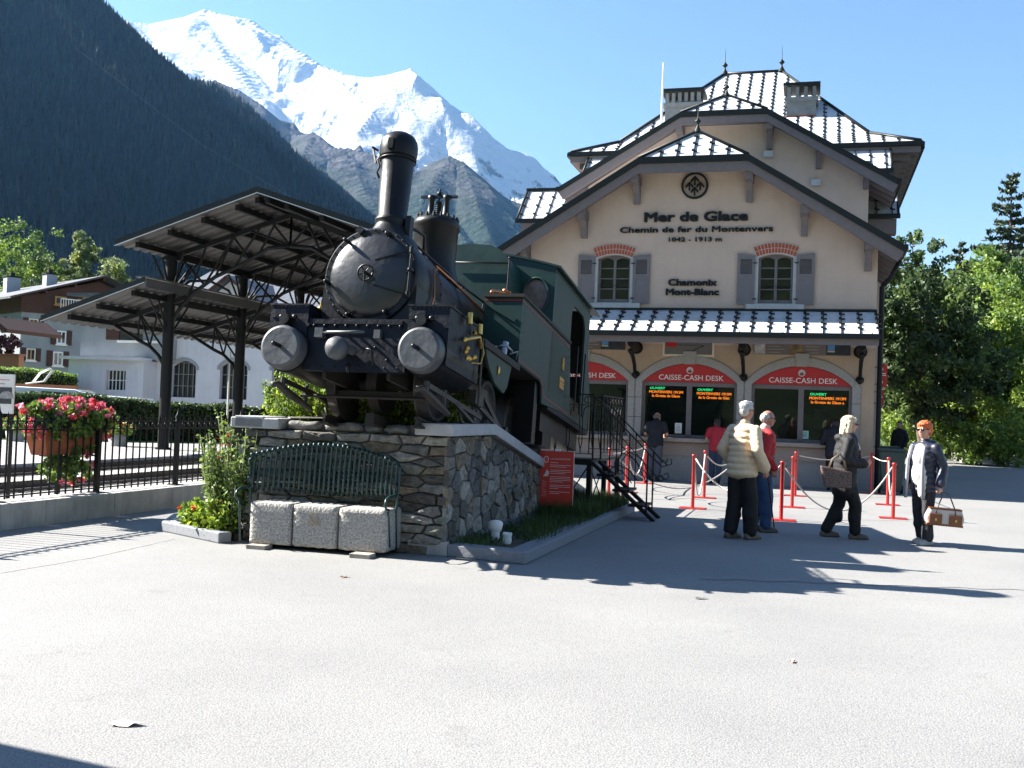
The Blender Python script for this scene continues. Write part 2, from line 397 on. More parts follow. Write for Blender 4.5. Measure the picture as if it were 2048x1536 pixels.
# ------------------------------------------------------------------ station building (local frame: x along the front, y into depth, z up)
BU, BV = G(1743, 981).dot(AX), G(1743, 981).dot(BX)
BM = FR(BU, BV)
def Bp(px, py, v=0.0):
    u, z = SP(px, py, BV + v); return u - BU, z
bld = thing('station_building', 'cream station building with stepped zinc roofs, mauve timber eaves and dark lettering on its gable', 'station', BM)
UL, UR, UC = -8.62, 0.0, -4.40
arcs = [-1.68, -4.39, -7.10]
AH, ZS, ZA, ZC = 1.18, 2.45, 2.93, 1.06       # half width, spring, crown, counter
def segarc(c, half, zs, za, n=24):
    rise = za - zs; Rr = (half * half + rise * rise) / (2 * rise); zc = za - Rr; a = math.degrees(math.asin(half / Rr))
    return [(c + Rr * sin(radians(-a + 2 * a * i / n)), zc + Rr * cos(radians(-a + 2 * a * i / n))) for i in range(n + 1)]
hip = (7.97, 5.70)
def win_poly(u0, u1, z0, z1, zm): return [(u0, z0), (u1, z0), (u1, z1)] + list(reversed(segarc((u0 + u1) / 2, (u1 - u0) / 2, z1, zm, 8)))[1:-1] + [(u0, z1)]
wins = [(-2.79, -1.95), (-6.82, -5.97)]
WZ0, WZ1, WZM = 4.45, 5.58, 5.68
outer = [(UL, 3.4), (UR, 3.4), (UR, 6.05), (-3.10, 7.95), (-5.70, 7.95), (UL, 6.15)]
mb = MB(); plate(mb, outer, [win_poly(a, b, WZ0, WZ1, WZM) for a, b in wins], 0.0, 0.3)
mb.bb(UR - 0.3, UR, 0.3, 6.0, 0, 6.0); mb.bb(UL, UL + 0.3, 0.3, 6.0, 0, 6.0)
mb.build('upper_wall', m_render, bld)
mb = MB(); plate(mb, [(UL, 0), (UR, 0), (UR, 3.4), (UL, 3.4)], [[(c - AH - 0.2, 0.0 + 0.01), (c + AH + 0.2, 0.01), (c + AH + 0.2, ZS)] + list(reversed(segarc(c, AH + 0.2, ZS, ZA + 0.22)))[1:-1] + [(c - AH - 0.2, ZS)] for c in arcs], 0.001, 0.3)
mb.build('lower_wall', m_render2, bld)
# granite surrounds
for i, c in enumerate(arcs):
    mb = MB(); out = [(c - AH - 0.195, 0.0), (c + AH + 0.195, 0.0), (c + AH + 0.195, ZS)] + list(reversed(segarc(c, AH + 0.195, ZS, ZA + 0.215)))[1:-1] + [(c - AH - 0.195, ZS)]
    inn = [(c - AH, ZC), (c + AH, ZC), (c + AH, ZS)] + list(reversed(segarc(c, AH, ZS, ZA)))[1:-1] + [(c - AH, ZS)]
    plate(mb, out, [inn], -0.035, 0.28)
    mb.prism([(c - 0.13, ZA - 0.02), (c + 0.13, ZA - 0.02), (c + 0.17, ZA + 0.30), (c - 0.17, ZA + 0.30)], -0.07, 0.1)
    for zz in (1.55, 2.05):
        for sd in (-1, 1): mb.k = 1; mb.box((c + sd * (AH + 0.1), -0.036, zz), (0.19, 0.004, 0.012)); mb.k = 0
    mb.build('arch_surround', [m_granite, m_darkmetal], bld)
    b2 = MB(); b2.bb(c - AH - 0.1, c + AH + 0.1, -0.24, 0.02, ZC - 0.10, ZC); b2.build('counter_ledge', m_pink, bld, bevel=0.012)
    b3 = MB(); b3.bb(c - AH - 0.12, c + AH + 0.12, -0.07, -0.036, 0.62, ZC - 0.12); b3.build('counter_panel', m_pink, bld)
    # timber frame, mullion, transom
    f = MB(); f.bb(c - AH, c + AH, 0.10, 0.20, 2.36, 2.46)
    f.bb(c - 0.045 - 0.02, c + 0.065, 0.10, 0.20, ZC, 2.36); f.bb(c - AH, c - AH + 0.07, 0.10, 0.20, ZC, 2.36); f.bb(c + AH - 0.07, c + AH, 0.10, 0.20, ZC, 2.36)
    f.bb(c - AH, c + AH, 0.10, 0.20, ZC, ZC + 0.08)
    fr = f.build('ticket_window_frame', m_mauve, bld)
    for a, b in ((c - AH + 0.07, c - 0.065), (c + 0.065, c + AH - 0.07)):
        q = MB(); q.bb(a, b, 0.14, 0.15, ZC + 0.08, 2.36); q.build('pane', m_glass2, fr)
    # sign in the head of the arch
    s = MB(); poly = [(c - AH + 0.02, 2.465), (c + AH - 0.02, 2.465)] + list(reversed(segarc(c, AH - 0.02, 2.47, ZA - 0.01)))[1:-1]
    so = thing('cash_desk_sign', ['red arched cash desk sign over the right hand ticket window, behind the women', 'red arched cash desk sign over the middle ticket window', 'red arched cash desk sign partly hidden behind the locomotive cab'][i], 'sign', BM, 'cash desk signs')
    plate(s, poly, [], 0.06, 0.10); s.build('panel', m_red, so)
    s = MB(); text(s, 'CAISSE-CASH DESK', c + 0.03, 2.515, 0.055, 0.185, 0.004, 0.001, 1.02); s.build('lettering', m_white, so)
    s = MB(); s.M = Matrix.Translation((c, 0.055, 2.76)) @ Matrix.Rotation(radians(90), 4, 'X'); s.lathe([(0.085, 0), (0.085, 0.006)], n=20)
    s.M = Matrix(); s.k = 1; s.prism([(c - 0.055, 2.73), (c - 0.03, 2.77), (c - 0.01, 2.755), (c + 0.015, 2.79), (c + 0.055, 2.73), (c + 0.03, 2.70), (c - 0.03, 2.70)], 0.040, 0.048)
    s.build('emblem', [mat('pale_logo', (0.55, 0.52, 0.52), 0.5), mat('logo_red', (0.22, 0.03, 0.03), 0.5)], so)
# interior
mb = MB(); mb.bb(UL + 0.3, UR - 0.3, 1.4, 1.5, 0.05, 3.35); mb.bb(UL + 0.3, UR - 0.3, 0.31, 1.4, 3.3, 3.35); mb.bb(UL + 0.3, UR - 0.3, 0.31, 1.4, 0.9, 0.95)
mb.bb(UL + 0.3, UR - 0.3, 1.0, 1.1, 4.3, 5.9)
mb.build('interior', m_inside, bld)
# things seen inside the booths: posters, shelves
mb = MB(); rr = random.Random(5)
for c in arcs:
    for k in range(9):
        mb.k = rr.randrange(4); x = c + rr.uniform(-1.0, 1.0); z = rr.uniform(1.1, 1.75); mb.bb(x - rr.uniform(.05, .16), x + rr.uniform(.05, .16), 1.3, 1.38, z, z + rr.uniform(.08, .3))
mb.build('booth_shelves', [mat('poster_a', (0.25, 0.12, 0.05), 0.7), mat('poster_b', (0.10, 0.22, 0.10), 0.7), mat('poster_c', (0.35, 0.35, 0.33), 0.7), mat('poster_d', (0.06, 0.12, 0.25), 0.7)], bld)
# lower plinth band
mb = MB(); mb.bb(UL - 0.02, UR + 0.02, -0.05, -0.036, 0.0, 0.02); mb.bb(-0.34, 0.02, -0.03, 0.0, 0.0, 0.6); mb.build('base_course', m_granite, bld)
# led boards
led_g = emat('led_green', (0.05, 1.0, 0.35), 1.6); led_o = emat('led_orange', (1.0, 0.23, 0.02), 2.6)
for i, (c, z, tl, lab) in enumerate(((arcs[0] + 0.62, 2.12, 'la Grotte de Glace e', 'lit orange and green display in the right hand ticket window above the blonde woman'),
                       (arcs[1] - 0.60, 2.16, 'la Grotte de Glace', 'lit orange and green display in the middle window, above the man in black'),
                       (arcs[1] + 0.60, 2.15, 'de la Grotte de Glac', 'lit orange and green display in the middle window, above the woman in the red top'))):
    t = thing('led_display', lab, 'display', BM, 'led displays in the ticket windows')
    s = MB(); s.bb(c - 0.47, c + 0.47, 0.22, 0.27, z - 0.12, z + 0.20); s.build('casing', mat('black_plastic', (0.006, 0.006, 0.006), 0.5), t)
    s = MB(); text(s, 'OUVERT', c - 0.22, z + 0.11, 0.218, 0.085, 0.001, 0.0015, 1.2, 'CENTER'); s.build('green_line', led_g, t)
    s = MB(); text(s, 'MONTENVERS 1913M', c + 0.0, z + 0.012, 0.218, 0.093, 0.001, 0.0012, 0.98); text(s, tl, c, z - 0.085, 0.218, 0.093, 0.001, 0.0012, 1.0); s.build('orange_lines', led_o, t)
# notices in windows
for c, z, w_, h_, lab, m in ((arcs[1] - 0.25, 1.30, 0.17, 0.26, 'white paper notice inside the middle ticket window', m_white), (arcs[0] + 0.12, 1.26, 0.16, 0.2, 'pale green notice inside the right ticket window', mat('notice_green', (0.35, 0.62, 0.55), 0.7))):
    s = MB(); s.bb(c - w_ / 2, c + w_ / 2, 0.125, 0.13, z - h_ / 2, z + h_ / 2); s.k = 1
    for k in range(5): s.bb(c - w_ * .35, c + w_ * .3, 0.123, 0.125, z + h_ * (0.3 - 0.13 * k), z + h_ * (0.3 - 0.13 * k) + 0.008)
    s.cols = None; o = s.build('paper_notice', [m, m_letter]); o.matrix_world = BM; tag(o, lab, 'notice')
# lettering
for body, px, py, size, off, sx in (('Mer de Glace', 1390, 442, 0.33, 0.017, 1.43), ('Chemin de fer du Montenvers', 1390, 464, 0.20, 0.0065, 1.56), ('1042 - 1913 m', 1389, 483, 0.155, 0.0025, 1.5), ('Chamonix', 1384, 571, 0.225, 0.011, 1.28), ('Mont-Blanc', 1384, 590, 0.225, 0.011, 1.28)):
    u, z = Bp(px, py, -0.03); s = MB(); text(s, body, u, z, -0.035, size, 0.02, off, sx); s.build('lettering', m_letter, bld)
# emblem: ring with four tree arrows
u, z = Bp(1389.5, 371, -0.05); rr_ = 0.335
s = MB(); plate(s, arc(u, z, rr_, 0, 360, 40)[:-1], [arc(u, z, rr_ * 0.86, 0, 360, 40)[:-1]], -0.07, -0.0)
def arrow(s, x, z0, k): s.prism([(x, z0 + 0.15 * k), (x - 0.11 * k, z0 + 0.03 * k), (x - 0.11 * k, z0 - 0.04 * k), (x - 0.02 * k, z0 + 0.05 * k), (x - 0.02 * k, z0 - 0.11 * k), (x + 0.02 * k, z0 - 0.11 * k), (x + 0.02 * k, z0 + 0.05 * k), (x + 0.11 * k, z0 - 0.04 * k), (x + 0.11 * k, z0 + 0.03 * k)], -0.06, -0.0)
arrow(s, u, z + 0.115, .92); arrow(s, u - 0.135, z - 0.025, 0.85); arrow(s, u + 0.135, z - 0.025, 0.85); arrow(s, u, z - 0.155, 0.85)
s.build('round_emblem', m_letter, bld)
# windows and shutters
for a, b in wins:
    c = (a + b) / 2
    f = MB(); o_ = win_poly(a, b, WZ0, WZ1, WZM)
    plate(f, win_poly(a - 0.09, b + 0.09, WZ0 - 0.02, WZ1 + 0.02, WZM + 0.02), [win_poly(a + .005, b - .005, WZ0 + .0, WZ1, WZM - .005)], -0.02, 0.03)
    f.build('window_surround', mat('pale_stone', (0.42, 0.44, 0.45), 0.8, var=0.1, vs=8), bld)
    f = MB(); plate(f, win_poly(a, b, WZ0, WZ1, WZM), [win_poly(a + 0.06, c - 0.035, WZ0 + 0.1, WZ1 - 0.03, WZM - 0.07), win_poly(c + 0.035, b - 0.06, WZ0 + 0.1, WZ1 - 0.03, WZM - 0.07)], 0.14, 0.20)
    for k in (1, 2, 3):
        zz = WZ0 + 0.1 + 0.265 * k
        f.bb(a + 0.06, c - 0.035, 0.15, 0.19, zz - 0.012, zz + 0.012); f.bb(c + 0.035, b - 0.06, 0.15, 0.19, zz - 0.012, zz + 0.012)
    f.bb(c - 0.03, c + 0.03, 0.12, 0.14, WZ0 + 0.05, WZ1)
    fr = f.build('window', m_shutter, bld)
    q = MB(); q.bb(a + 0.03, b - 0.03, 0.168, 0.172, WZ0 + 0.05, WZM - 0.02); q.build('pane', m_glass, fr)
    q = MB(); q.bb(a - 0.28, b + 0.28, -0.07, 0.1, WZ0 - 0.14, WZ0 - 0.02); q.build('sill', mat('pale_stone', (0, 0, 0)), bld, bevel=0.01)
    q = MB(); q.bb(a + 0.03, b - 0.03, -0.01, 0.005, WZ0 + 0.42, WZ0 + 0.435); q.build('guard_bar', m_darkmetal, bld)
    # brick head
    q = MB(); q.k = 1; Rr = 1.15; zc = WZM - Rr + 0.01; aw = math.degrees(math.asin(((b - a) / 2 + 0.03) / Rr))
    plate(q, [(c + Rr * sin(radians(t)), zc + Rr * cos(radians(t))) for t in np.linspace(-aw, aw, 14)] + [(c + (Rr + .26) * sin(radians(t)), zc + (Rr + .26) * cos(radians(t))) for t in np.linspace(aw, -aw, 14)], [], -0.028, 0.02)
    q.k = 0; nb = 13
    for row in (0, 1):
        r0_ = Rr + 0.008 + row * 0.128
        for k in range(nb):
            t = radians(-aw + (k + 0.5) * 2 * aw / nb); rm = r0_ + 0.059
            q.box((c + rm * sin(t), -0.02, zc + rm * cos(t)), (2 * aw * pi / 180 * rm / nb - 0.014, 0.03, 0.114), ry=t)
    q.build('brick_lintel', [m_brick, m_mortar], bld)
    for sd, x0, x1 in ((-1, a - 0.50, a - 0.075), (1, b + 0.075, b + 0.50)):
        sh = MB(); t = 0.04; y1 = -0.025; y0 = y1 - t
        zt = WZ1 + 0.10; zb = WZ0 - 0.03; hgt = 0.05
        top = [(x0, zt if sd < 0 else zt - hgt), (x1, zt - hgt if sd < 0 else zt)]
        lz0, lz1 = zb + 0.75, zt - 0.14
        plate(sh, [(x0, zb), (x1, zb), (x1, top[1][1]), (x0, top[0][1])], [[(x0 + .07, lz0), (x1 - .07, lz0), (x1 - .07, lz1), (x0 + .07, lz1)], [(x0 + .07, zb + .09), (x1 - .07, zb + .09), (x1 - .07, zb + .62), (x0 + .07, zb + .62)]], y0, y1)
        sh.bb(x0 + .06, x1 - .06, y0 + 0.012, y1 - 0.004, zb + .08, zb + .63)
        sh.bb(x0 + .03, x1 - .03, y1 - 0.006, y1 - 0.002, lz0 - .02, lz1 + .02)
        nsl = 13
        for k in range(nsl):
            zz = lz0 + (k + 0.5) * (lz1 - lz0) / nsl; sh.box(((x0 + x1) / 2, y0 + 0.018, zz), (x1 - x0 - 0.14, 0.03, 0.008), rx=radians(35))
        sh.bb(x0 + .15, x1 - .15, y0 - 0.008, y0, lz0 - 0.065, lz0 - 0.05)
        for zz in (zb + 0.12, zt - 0.25):
            xx = x1 if sd < 0 else x0; sh.k = 1; sh.bb(xx - 0.05, xx + 0.05, y0 - 0.006, y0 + 0.0, zz, zz + 0.03); sh.k = 0
        sh.build('shutter', [m_shutter, m_darkmetal], bld)

# roof builder: plane with standing seams and snow guards. p0->p1 eave, p3->p2 top
def roofplane(name, P, parent, pitch=0.41, th=0.05, guards=2, seam=True, m=None, skew=0.0, fr=None):
    p0, p1, p2, p3 = [Vector(p) for p in P]
    b = MB(); nrm = (p1 - p0).cross(p3 - p0).normalized()
    if nrm.z < 0: nrm = -nrm
    tp = (p3 - p2).length < 1e-4
    poly = [p0, p1, p2] if tp else [p0, p1, p2, p3]
    n = len(poly); vs = [p for p in poly] + [p - nrm * th for p in poly]
    b.add(vs, [tuple(range(n)), tuple(reversed(range(n, 2 * n)))] + [(i, (i + 1) % n, (i + 1) % n + n, i + n) for i in range(n)])
    if seam:
        b.k = 1; e = (p1 - p0).normalized(); L = (p1 - p0).length; up = (nrm.cross(e)).normalized()
        if up.z < 0: up = -up
        k = 0; cnt = int(L / pitch)
        off = (L - cnt * pitch) / 2
        for i in range(cnt + 1):
            x = off + i * pitch; q0 = p0 + e * x
            # climb until leaving polygon
            tmax = 0; a3 = p3 - p0; h3 = a3.dot(up); x3 = a3.dot(e); a2 = p2 - p0; x2 = a2.dot(e); h2 = a2.dot(up)
            tmax = min(h3, h2) if not tp else h3
            if x < x3 and x3 > 1e-4: tmax = min(tmax, h3 * x / x3)
            if x > x2 and L - x2 > 1e-4: tmax = min(tmax, h2 * (L - x) / (L - x2))
            if tmax < 0.15: continue
            b.bar(q0 + nrm * 0.015, q0 + up * (tmax - 0.03) + nrm * 0.015, 0.022, 0.035, up=nrm)
            g_ = 0.22
            while g_ < tmax - 0.08:
                if guards: b.bar(q0 + up * g_ + nrm * 0.035 - e * 0.0, q0 + up * g_ + nrm * 0.035 + e * 0.085, 0.035, 0.03, up=nrm); b.bar(q0 + up * (g_ + .03) + nrm * 0.05 - e * 0.055, q0 + up * (g_ + .03) + nrm * 0.05, 0.05, 0.045, up=nrm)
                g_ += 0.33 if guards > 1 else 0.5
    return b.build(name, [m_roof, m_rooftrim], parent)
# skirt roof over the ticket windows
SZ0, SZ1, SV = 3.63, 4.27, 1.38
roofplane('skirt_roof', [(UL - 0.3, -SV, SZ0), (UR - 0.0, -SV, SZ0), (UR - 0.0, -0.002, SZ1), (UL - 0.3, -0.002, SZ1)], bld, 0.405, 0.04, 2)
mb = MB(); mb.bb(UL - .3, UR + .01, -0.06, 0.0 - .003, SZ1 + 0.0, SZ1 + 0.05); mb.bb(UL - .3, UR + .03, -SV - .12, -SV - .01, SZ0 - 0.13, SZ0 - 0.02)
for k in range(9): mb.bb(-8 + k * 0.98, -7.985 + k * 0.98, -SV - .13, -SV, SZ0 - 0.02, SZ0 + 0.01)
mb.build('gutter', m_rooftrim, bld)
mb = MB(); mb.bb(UL - .3, UR + 0.0, -SV, -SV + .07, SZ0 - 0.27, SZ0 - 0.05); mb.slab([(UL - .3, -SV + .07, SZ0 - .07), (UR - 0.02, -SV + .07, SZ0 - .07), (UR - 0.02, -0.001, SZ1 - .08), (UL - .3, -0.001, SZ1 - .08)], 0.03)
mb.build('skirt_fascia', m_mauve, bld)
# iron brackets carrying the skirt
for px in (1257, 1489, 1721):
    u, z = Bp(px, 700 if px > 1700 else 697, 0.0)
    if px == 1257: u = -5.74
    b = MB(); b.M = Matrix.Translation((u, 0, 0))
    b.tube([(0, -1.0, 3.16), (0, -0.75, 3.12), (0, -0.5, 3.02), (0, -0.28, 2.86), (0, -0.12, 2.62)], [0.06, 0.055, 0.05, 0.045, 0.045], 10)
    b.cyl((0, -0.66, 3.33), (0, -0.56, 3.33), 0.02, 0.02)
    b.cyl((0, -0.95, 3.36), (0, -0.05, 3.30), 0.085, 0.12, 14); b.sph((0, -0.10, 2.60), 0.075); b.cyl((0, -0.02, 2.62), (0, 0.03, 2.62), 0.10, 0.10)
    b.cyl((0, -0.02, 3.30), (0, 0.02, 3.30), 0.16, 0.16)
    b.build('skirt_bracket', m_darkmetal, bld)

# gable roofs with clipped (hipped) front
def gable(v0, v1, cu, hw, zt, hwe, ze, apex_v, apex_z, ov, wall_v, nbr, pitch=0.41, wallbase=6.0, brh=0.62):
    uTL, uTR, uEL, uER = cu - hw, cu + hw, cu - hwe, cu + hwe
    t = 0.15
    # sloping side planes
    r = MB()
    for sd in (-1, 1):
        a = (cu + sd * hwe, v0, ze); b_ = (cu + sd * hw, v0, zt); c_ = (cu, apex_v, apex_z); d = (cu, v1, apex_z); e = (cu + sd * hwe, v1, ze)
        pts = [a, b_, c_, d, e]
        r.slab(pts, 0.05)
    r.build('side_roof', m_roof, bld)
    roofplane('hip_roof', [(uTL, v0, zt), (uTR, v0, zt), (cu, apex_v, apex_z), (cu, apex_v, apex_z)], bld, pitch, 0.04, 2)
    # dark trim edges
    tr = MB(); T = 0.10
    path = [(uEL, ze), (uTL, zt), (uTR, zt), (uER, ze)]
    off = lambda p, d: (p[0], p[1] + d)
    poly = [off(p, 0.03) for p in path] + [off(p, -0.13) for p in reversed(path)]
    tr.prism(poly, v0 - 0.06, v0 + 0.10)
    tr.tube([(uTL, v0, zt + 0.03), (cu, apex_v, apex_z + 0.03), (uTR, v0, zt + 0.03)], 0.045, 6)
    tr.tube([(cu, apex_v, apex_z + 0.03), (cu, v1, apex_z + 0.03)], 0.05, 6)
    for sd in (-1, 1): tr.bar((cu + sd * (hwe + .02), v0, ze - 0.02), (cu + sd * (hwe + .02), v1, ze - 0.02), 0.16, 0.12)
    tr.build('roof_trim', m_rooftrim, bld)
    # barge boards
    br = MB(); s = (zt - ze) / (hwe - hw); dn = 0.36
    poly = [off(p, -0.13) for p in path] + [(uER - 0.12, ze - dn - 0.0), (uTR + 0.02, zt - dn), (uTL - 0.02, zt - dn), (uEL + 0.12, ze - dn)]
    br.prism(poly, v0 - 0.0, v0 + 0.08); br.build('barge_board', m_mauve, bld)
    # soffit boards with rafters
    so = MB()
    for sd in (-1, 1): so.slab([(cu + sd * hwe, v0 + 0.08, ze - 0.16), (cu + sd * hw, v0 + 0.08, zt - 0.16), (cu + sd * hw, v1, zt - 0.16), (cu + sd * hwe, v1, ze - 0.16)], 0.04)
    so.slab([(uTL, v0 + 0.08, zt - 0.16), (uTR, v0 + 0.08, zt - 0.16), (uTR, wall_v + .3, zt - 0.16), (uTL, wall_v + .3, zt - 0.16)], 0.04)
    for sd in (-1, 1):
        k = 0
        while v0 + 0.9 + k * 0.7 < v1 - 0.5:
            y = v0 + 0.9 + k * 0.7; k += 1
            so.bar((cu + sd * (hwe - 0.03), y, ze - 0.26), (cu + sd * (hwe - 1.1), y, ze - 0.26 + s * 1.07), 0.1, 0.12)
    so.build('soffit', m_mauve, bld)
    # brackets
    for bx_, bz in nbr:
        b = MB(); b.bb(bx_ - 0.10, bx_ + 0.10, v0 + 0.08, wall_v + 0.02, bz - 0.16, bz + 0.06)
        prof = [(wall_v, bz - brh), (wall_v - 0.10, bz - brh), (wall_v - 0.16, bz - 0.36), (wall_v - 0.34, bz - 0.20), (wall_v - 0.36, bz - 0.13), (wall_v, bz - 0.13)]
        vs = [(bx_ - 0.08, y, z) for y, z in prof] + [(bx_ + 0.08, y, z) for y, z in prof]; n = len(prof)
        b.add(vs, [tuple(range(n)), tuple(reversed(range(n, 2 * n)))] + [(i, i + n, (i + 1) % n + n, (i + 1) % n) for i in range(n)])
        b.build('eave_bracket', m_mauve, bld)
    # finial
    f = MB(); f.M = Matrix.Translation((cu, apex_v, apex_z))
    f.lathe([(0.11, -0.02), (0.06, 0.08), (0.025, 0.16), (0.022, 0.20), (0.075, 0.245), (0.08, 0.275), (0.035, 0.32), (0.012, 0.36), (0.008, 0.6), (0.002, .82)], n=12)
    f.build('finial', m_rooftrim, bld)
BRK = [(Bp(1274, 345, -0.2)[0], 7.58), (Bp(1500, 340, -0.2)[0], 7.58), (Bp(1168, 412, -0.2)[0], 6.72), (Bp(1610, 410, -0.2)[0], 6.72), (Bp(1050, 490, -0.2)[0], 5.86), (Bp(1738, 492, -0.2)[0], 5.86)]
gable(-0.68, 5.2, UC, 1.33, 7.97, 4.93, 5.74, 0.15, 8.82, 0.9, 0.0, BRK)
BRK2 = [(Bp(1540, 262, 5.6)[0], 10.35), (Bp(1638, 310, 5.6)[0], 9.72), (Bp(1733, 368, 5.6)[0], 9.08), (Bp(1362, 262, 5.6)[0], 10.35)]
gable(5.0, 12.0, -4.2, 1.26, 10.73, 4.95, 8.55, 5.9, 11.47, 0.8, 5.8, BRK2, wallbase=5)
mb = MB(); plate(mb, [(-8.4, 5), (0.0, 5), (0.0, 8.75), (-2.9, 10.55), (-5.5, 10.55), (-8.4, 8.75)], [], 5.8, 6.1); mb.bb(-0.3, 0, 6.1, 10, 0, 8.6); mb.bb(-8.4, -8.1, 6.1, 10, 0, 8.6)
mb.build('second_gable_wall', m_render, bld)
for px, py in ((1537, 310), (1632, 367)):
    u, z = Bp(px, py, 5.75); q = MB(); q.bb(u - .14, u + .14, 5.62, 5.8, z - .08, z + .10); q.build('bracket_foot', mat('pale_stone', (0, 0, 0)), bld)
# main block
E9 = 9.0
ul, ur, ze = -9.77, 1.68, 10.66
mb = MB(); mb.bb(ul + 1.0, ur - 1.0, 10.0, 20.0, 0, 10.5); mb.bb(-10.9, -8.5, 10.0, 16, 0, 8.2); mb.build('main_wall', m_render, bld)
rl, rrg, rv, rz_ = -5.08, -2.92, 15.0, 15.1
kv, kz, kd = 1.1, 0.42, 1.1
I = lambda u0, u1, v0, v1, z: [(u0, v0, z), (u1, v0, z), (u1, v1, z), (u0, v1, z)]
e0 = I(ul, ur, E9, 21, ze); e1 = I(ul + 1.5, ur - 1.5, E9 + 1.2, 19.8, ze + 0.62); tpp = [(rl, rv, rz_), (rrg, rv, rz_)]
roofplane('lower_front_roof', [e0[0], e0[1], e1[1], e1[0]], bld, 0.46, 0.05, 2)
roofplane('upper_front_roof', [e1[0], e1[1], tpp[1], tpp[0]], bld, 0.46, 0.05, 2)
roofplane('lower_right_roof', [e0[1], e0[2], e1[2], e1[1]], bld, 0.46, 0.05, 2); roofplane('upper_right_roof', [e1[1], e1[2], tpp[1], tpp[1]], bld, 0.46, 0.05, 2)
roofplane('lower_left_roof', [e0[3], e0[0], e1[0], e1[3]], bld, 0.46, 0.05, 0); roofplane('upper_left_roof', [e1[3], e1[0], tpp[0], tpp[0]], bld, 0.46, 0.05, 0)
roofplane('rear_roof', [e0[2], e0[3], tpp[0], tpp[1]], bld, 0.46, 0.05, 0, seam=False)
mb = MB()
for a, b in ((e0[0], e1[0]), (e1[0], tpp[0]), (e1[1], tpp[1]), (e0[1], e1[1]), (tpp[0], tpp[1])): mb.tube([Vector(a) + Vector((0, 0, .03)), Vector(b) + Vector((0, 0, .03))], 0.06, 6)
mb.bb(ul - .06, ur + .06, E9 - .12, E9, ze - .14, ze + .0); mb.bb(ur, ur + .12, E9, 21, ze - .14, ze); mb.bb(ul - .12, ul, E9, 21, ze - .14, ze)
for k in range(34): mb.cyl((ur + 0.06, E9 + .15 + k * .35, ze - .16), (ur + 0.06, E9 + .35 + k * .35, ze - .16), 0.08, 0.08, 8)
mb.build('main_roof_trim', m_rooftrim, bld)
mb = MB()
for k, (d, z0, z1) in enumerate(((0.0, .14, .34), (0.28, .34, .52), (0.52, .52, .70), (0.75, .70, .86))):
    mb.bb(ul + d, ur - d, E9 + d, 21 - d, ze - z1, ze - z0)
for k in range(14):
    y = E9 + .6 + k * .8; mb.bb(ur - 1.0, ur - .1, y, y + .12, ze - .55, ze - .34)
mb.build('stepped_cornice', m_mauve, bld)
for a, b, wl in (((rl, 0, 0), None, 0), ((rrg, 0, 0), None, 0)):
    f = MB(); f.M = Matrix.Translation((a[0], rv, rz_)); f.lathe([(0.16, -0.02), (0.08, 0.12), (0.035, 0.22), (0.03, 0.28), (0.10, 0.34), (0.105, 0.38), (0.04, 0.45), (0.016, 0.5), (0.010, .8), (0.003, 1.05)], n=12); f.build('finial', m_rooftrim, bld)
# pent roofs beside the gables
def pent(name, pxs, v0, v1, gap=0.46):
    (xl, yt), (xr, _), (_, yb) = pxs
    ua, zt_ = Bp(xl, yt, v1); ub, _ = Bp(xr, yt, v1); _, zb_ = Bp(xr, yb, v0); uc, _ = Bp(xl, yb, v0); ud, _ = Bp(xr, yb, v0)
    lo, hi = min(ua, uc), max(ub, ud)
    roofplane(name, [(lo, v0, zb_), (hi, v0, zb_), (hi, v1, zt_), (lo, v1, zt_)], bld, gap, 0.05, 1)
    t = MB(); t.bb(lo - .03, hi + .03, v1 - .05, v1 + .05, zt_, zt_ + .1); t.bb(lo - .03, hi + .05, v0 - .1, v0, zb_ - .14, zb_ + .0)
    t.tube([(hi, v0, zb_ + .02), (hi, v1, zt_ + .02)], .04, 6); t.tube([(lo, v0, zb_ + .02), (lo, v1, zt_ + .02)], .04, 6); t.build('pent_trim', m_rooftrim, bld)
    t = MB(); t.bb(lo + .15, hi - .05, v0 + .02, v0 + .5, zb_ - .6, zb_ - .14); t.bb(lo + .2, hi - .2, v0 + .3, v1 + .6, zb_ - 1.8, zb_ - .1); t.build('pent_base', m_mauve, bld)
pent('lower_right_pent', ((1560, 377), (1793, 377), (0, 428)), 7.4, 8.6)
pent('lower_left_pent', ((1055, 383), (1180, 383), (0, 436)), 7.4, 8.6)
pent('upper_right_pent', ((1640, 300), (1781, 300), (0, 337)), 8.2, 9.1)
pent('upper_left_pent', ((1178, 314), (1260, 312), (0, 345)), 8.2, 9.1)
# chimneys
def chimney(px0, px1, pyt, pyb, v, nh):
    u0, zt_ = Bp(px0, pyt, v); u1, _ = Bp(px1, pyt, v); _, zb_ = Bp(px0, pyb, v); d = 1.0
    c = (u0 + u1) / 2; wd = u1 - u0
    b = MB(); b.bb(u0 + .12, u1 - .12, v, v + d, zb_ - 2.2, zt_ - .62); b.bb(u0 + .04, u1 - .04, v - .08, v + d + .08, zt_ - .64, zt_ - .50)
    b.k = 1; b.bb(u0 + .10, u1 - .10, v - .015, v + d + .015, zt_ - 1.22, zt_ - 1.15); b.k = 0
    for i in range(nh + 1):
        x = u0 + .12 + (wd - .36) * i / nh; b.bb(x, x + .12, v, v + .14, zt_ - .52, zt_ - .12); b.bb(x, x + .12, v + d - .14, v + d, zt_ - .52, zt_ - .12)
    b.k = 2; b.bb(u0 - .02, u1 + .02, v - .14, v + d + .14, zt_ - .10, zt_)
    b.build('chimney', [mat('chimney_stone', (0.24, 0.25, 0.26), 0.85, var=0.2, vs=5, bump=.4), m_brick, m_rooftrim], bld)
chimney(1325, 1408, 180, 240, 11.0, 5); chimney(1568, 1640, 168, 255, 11.5, 3)
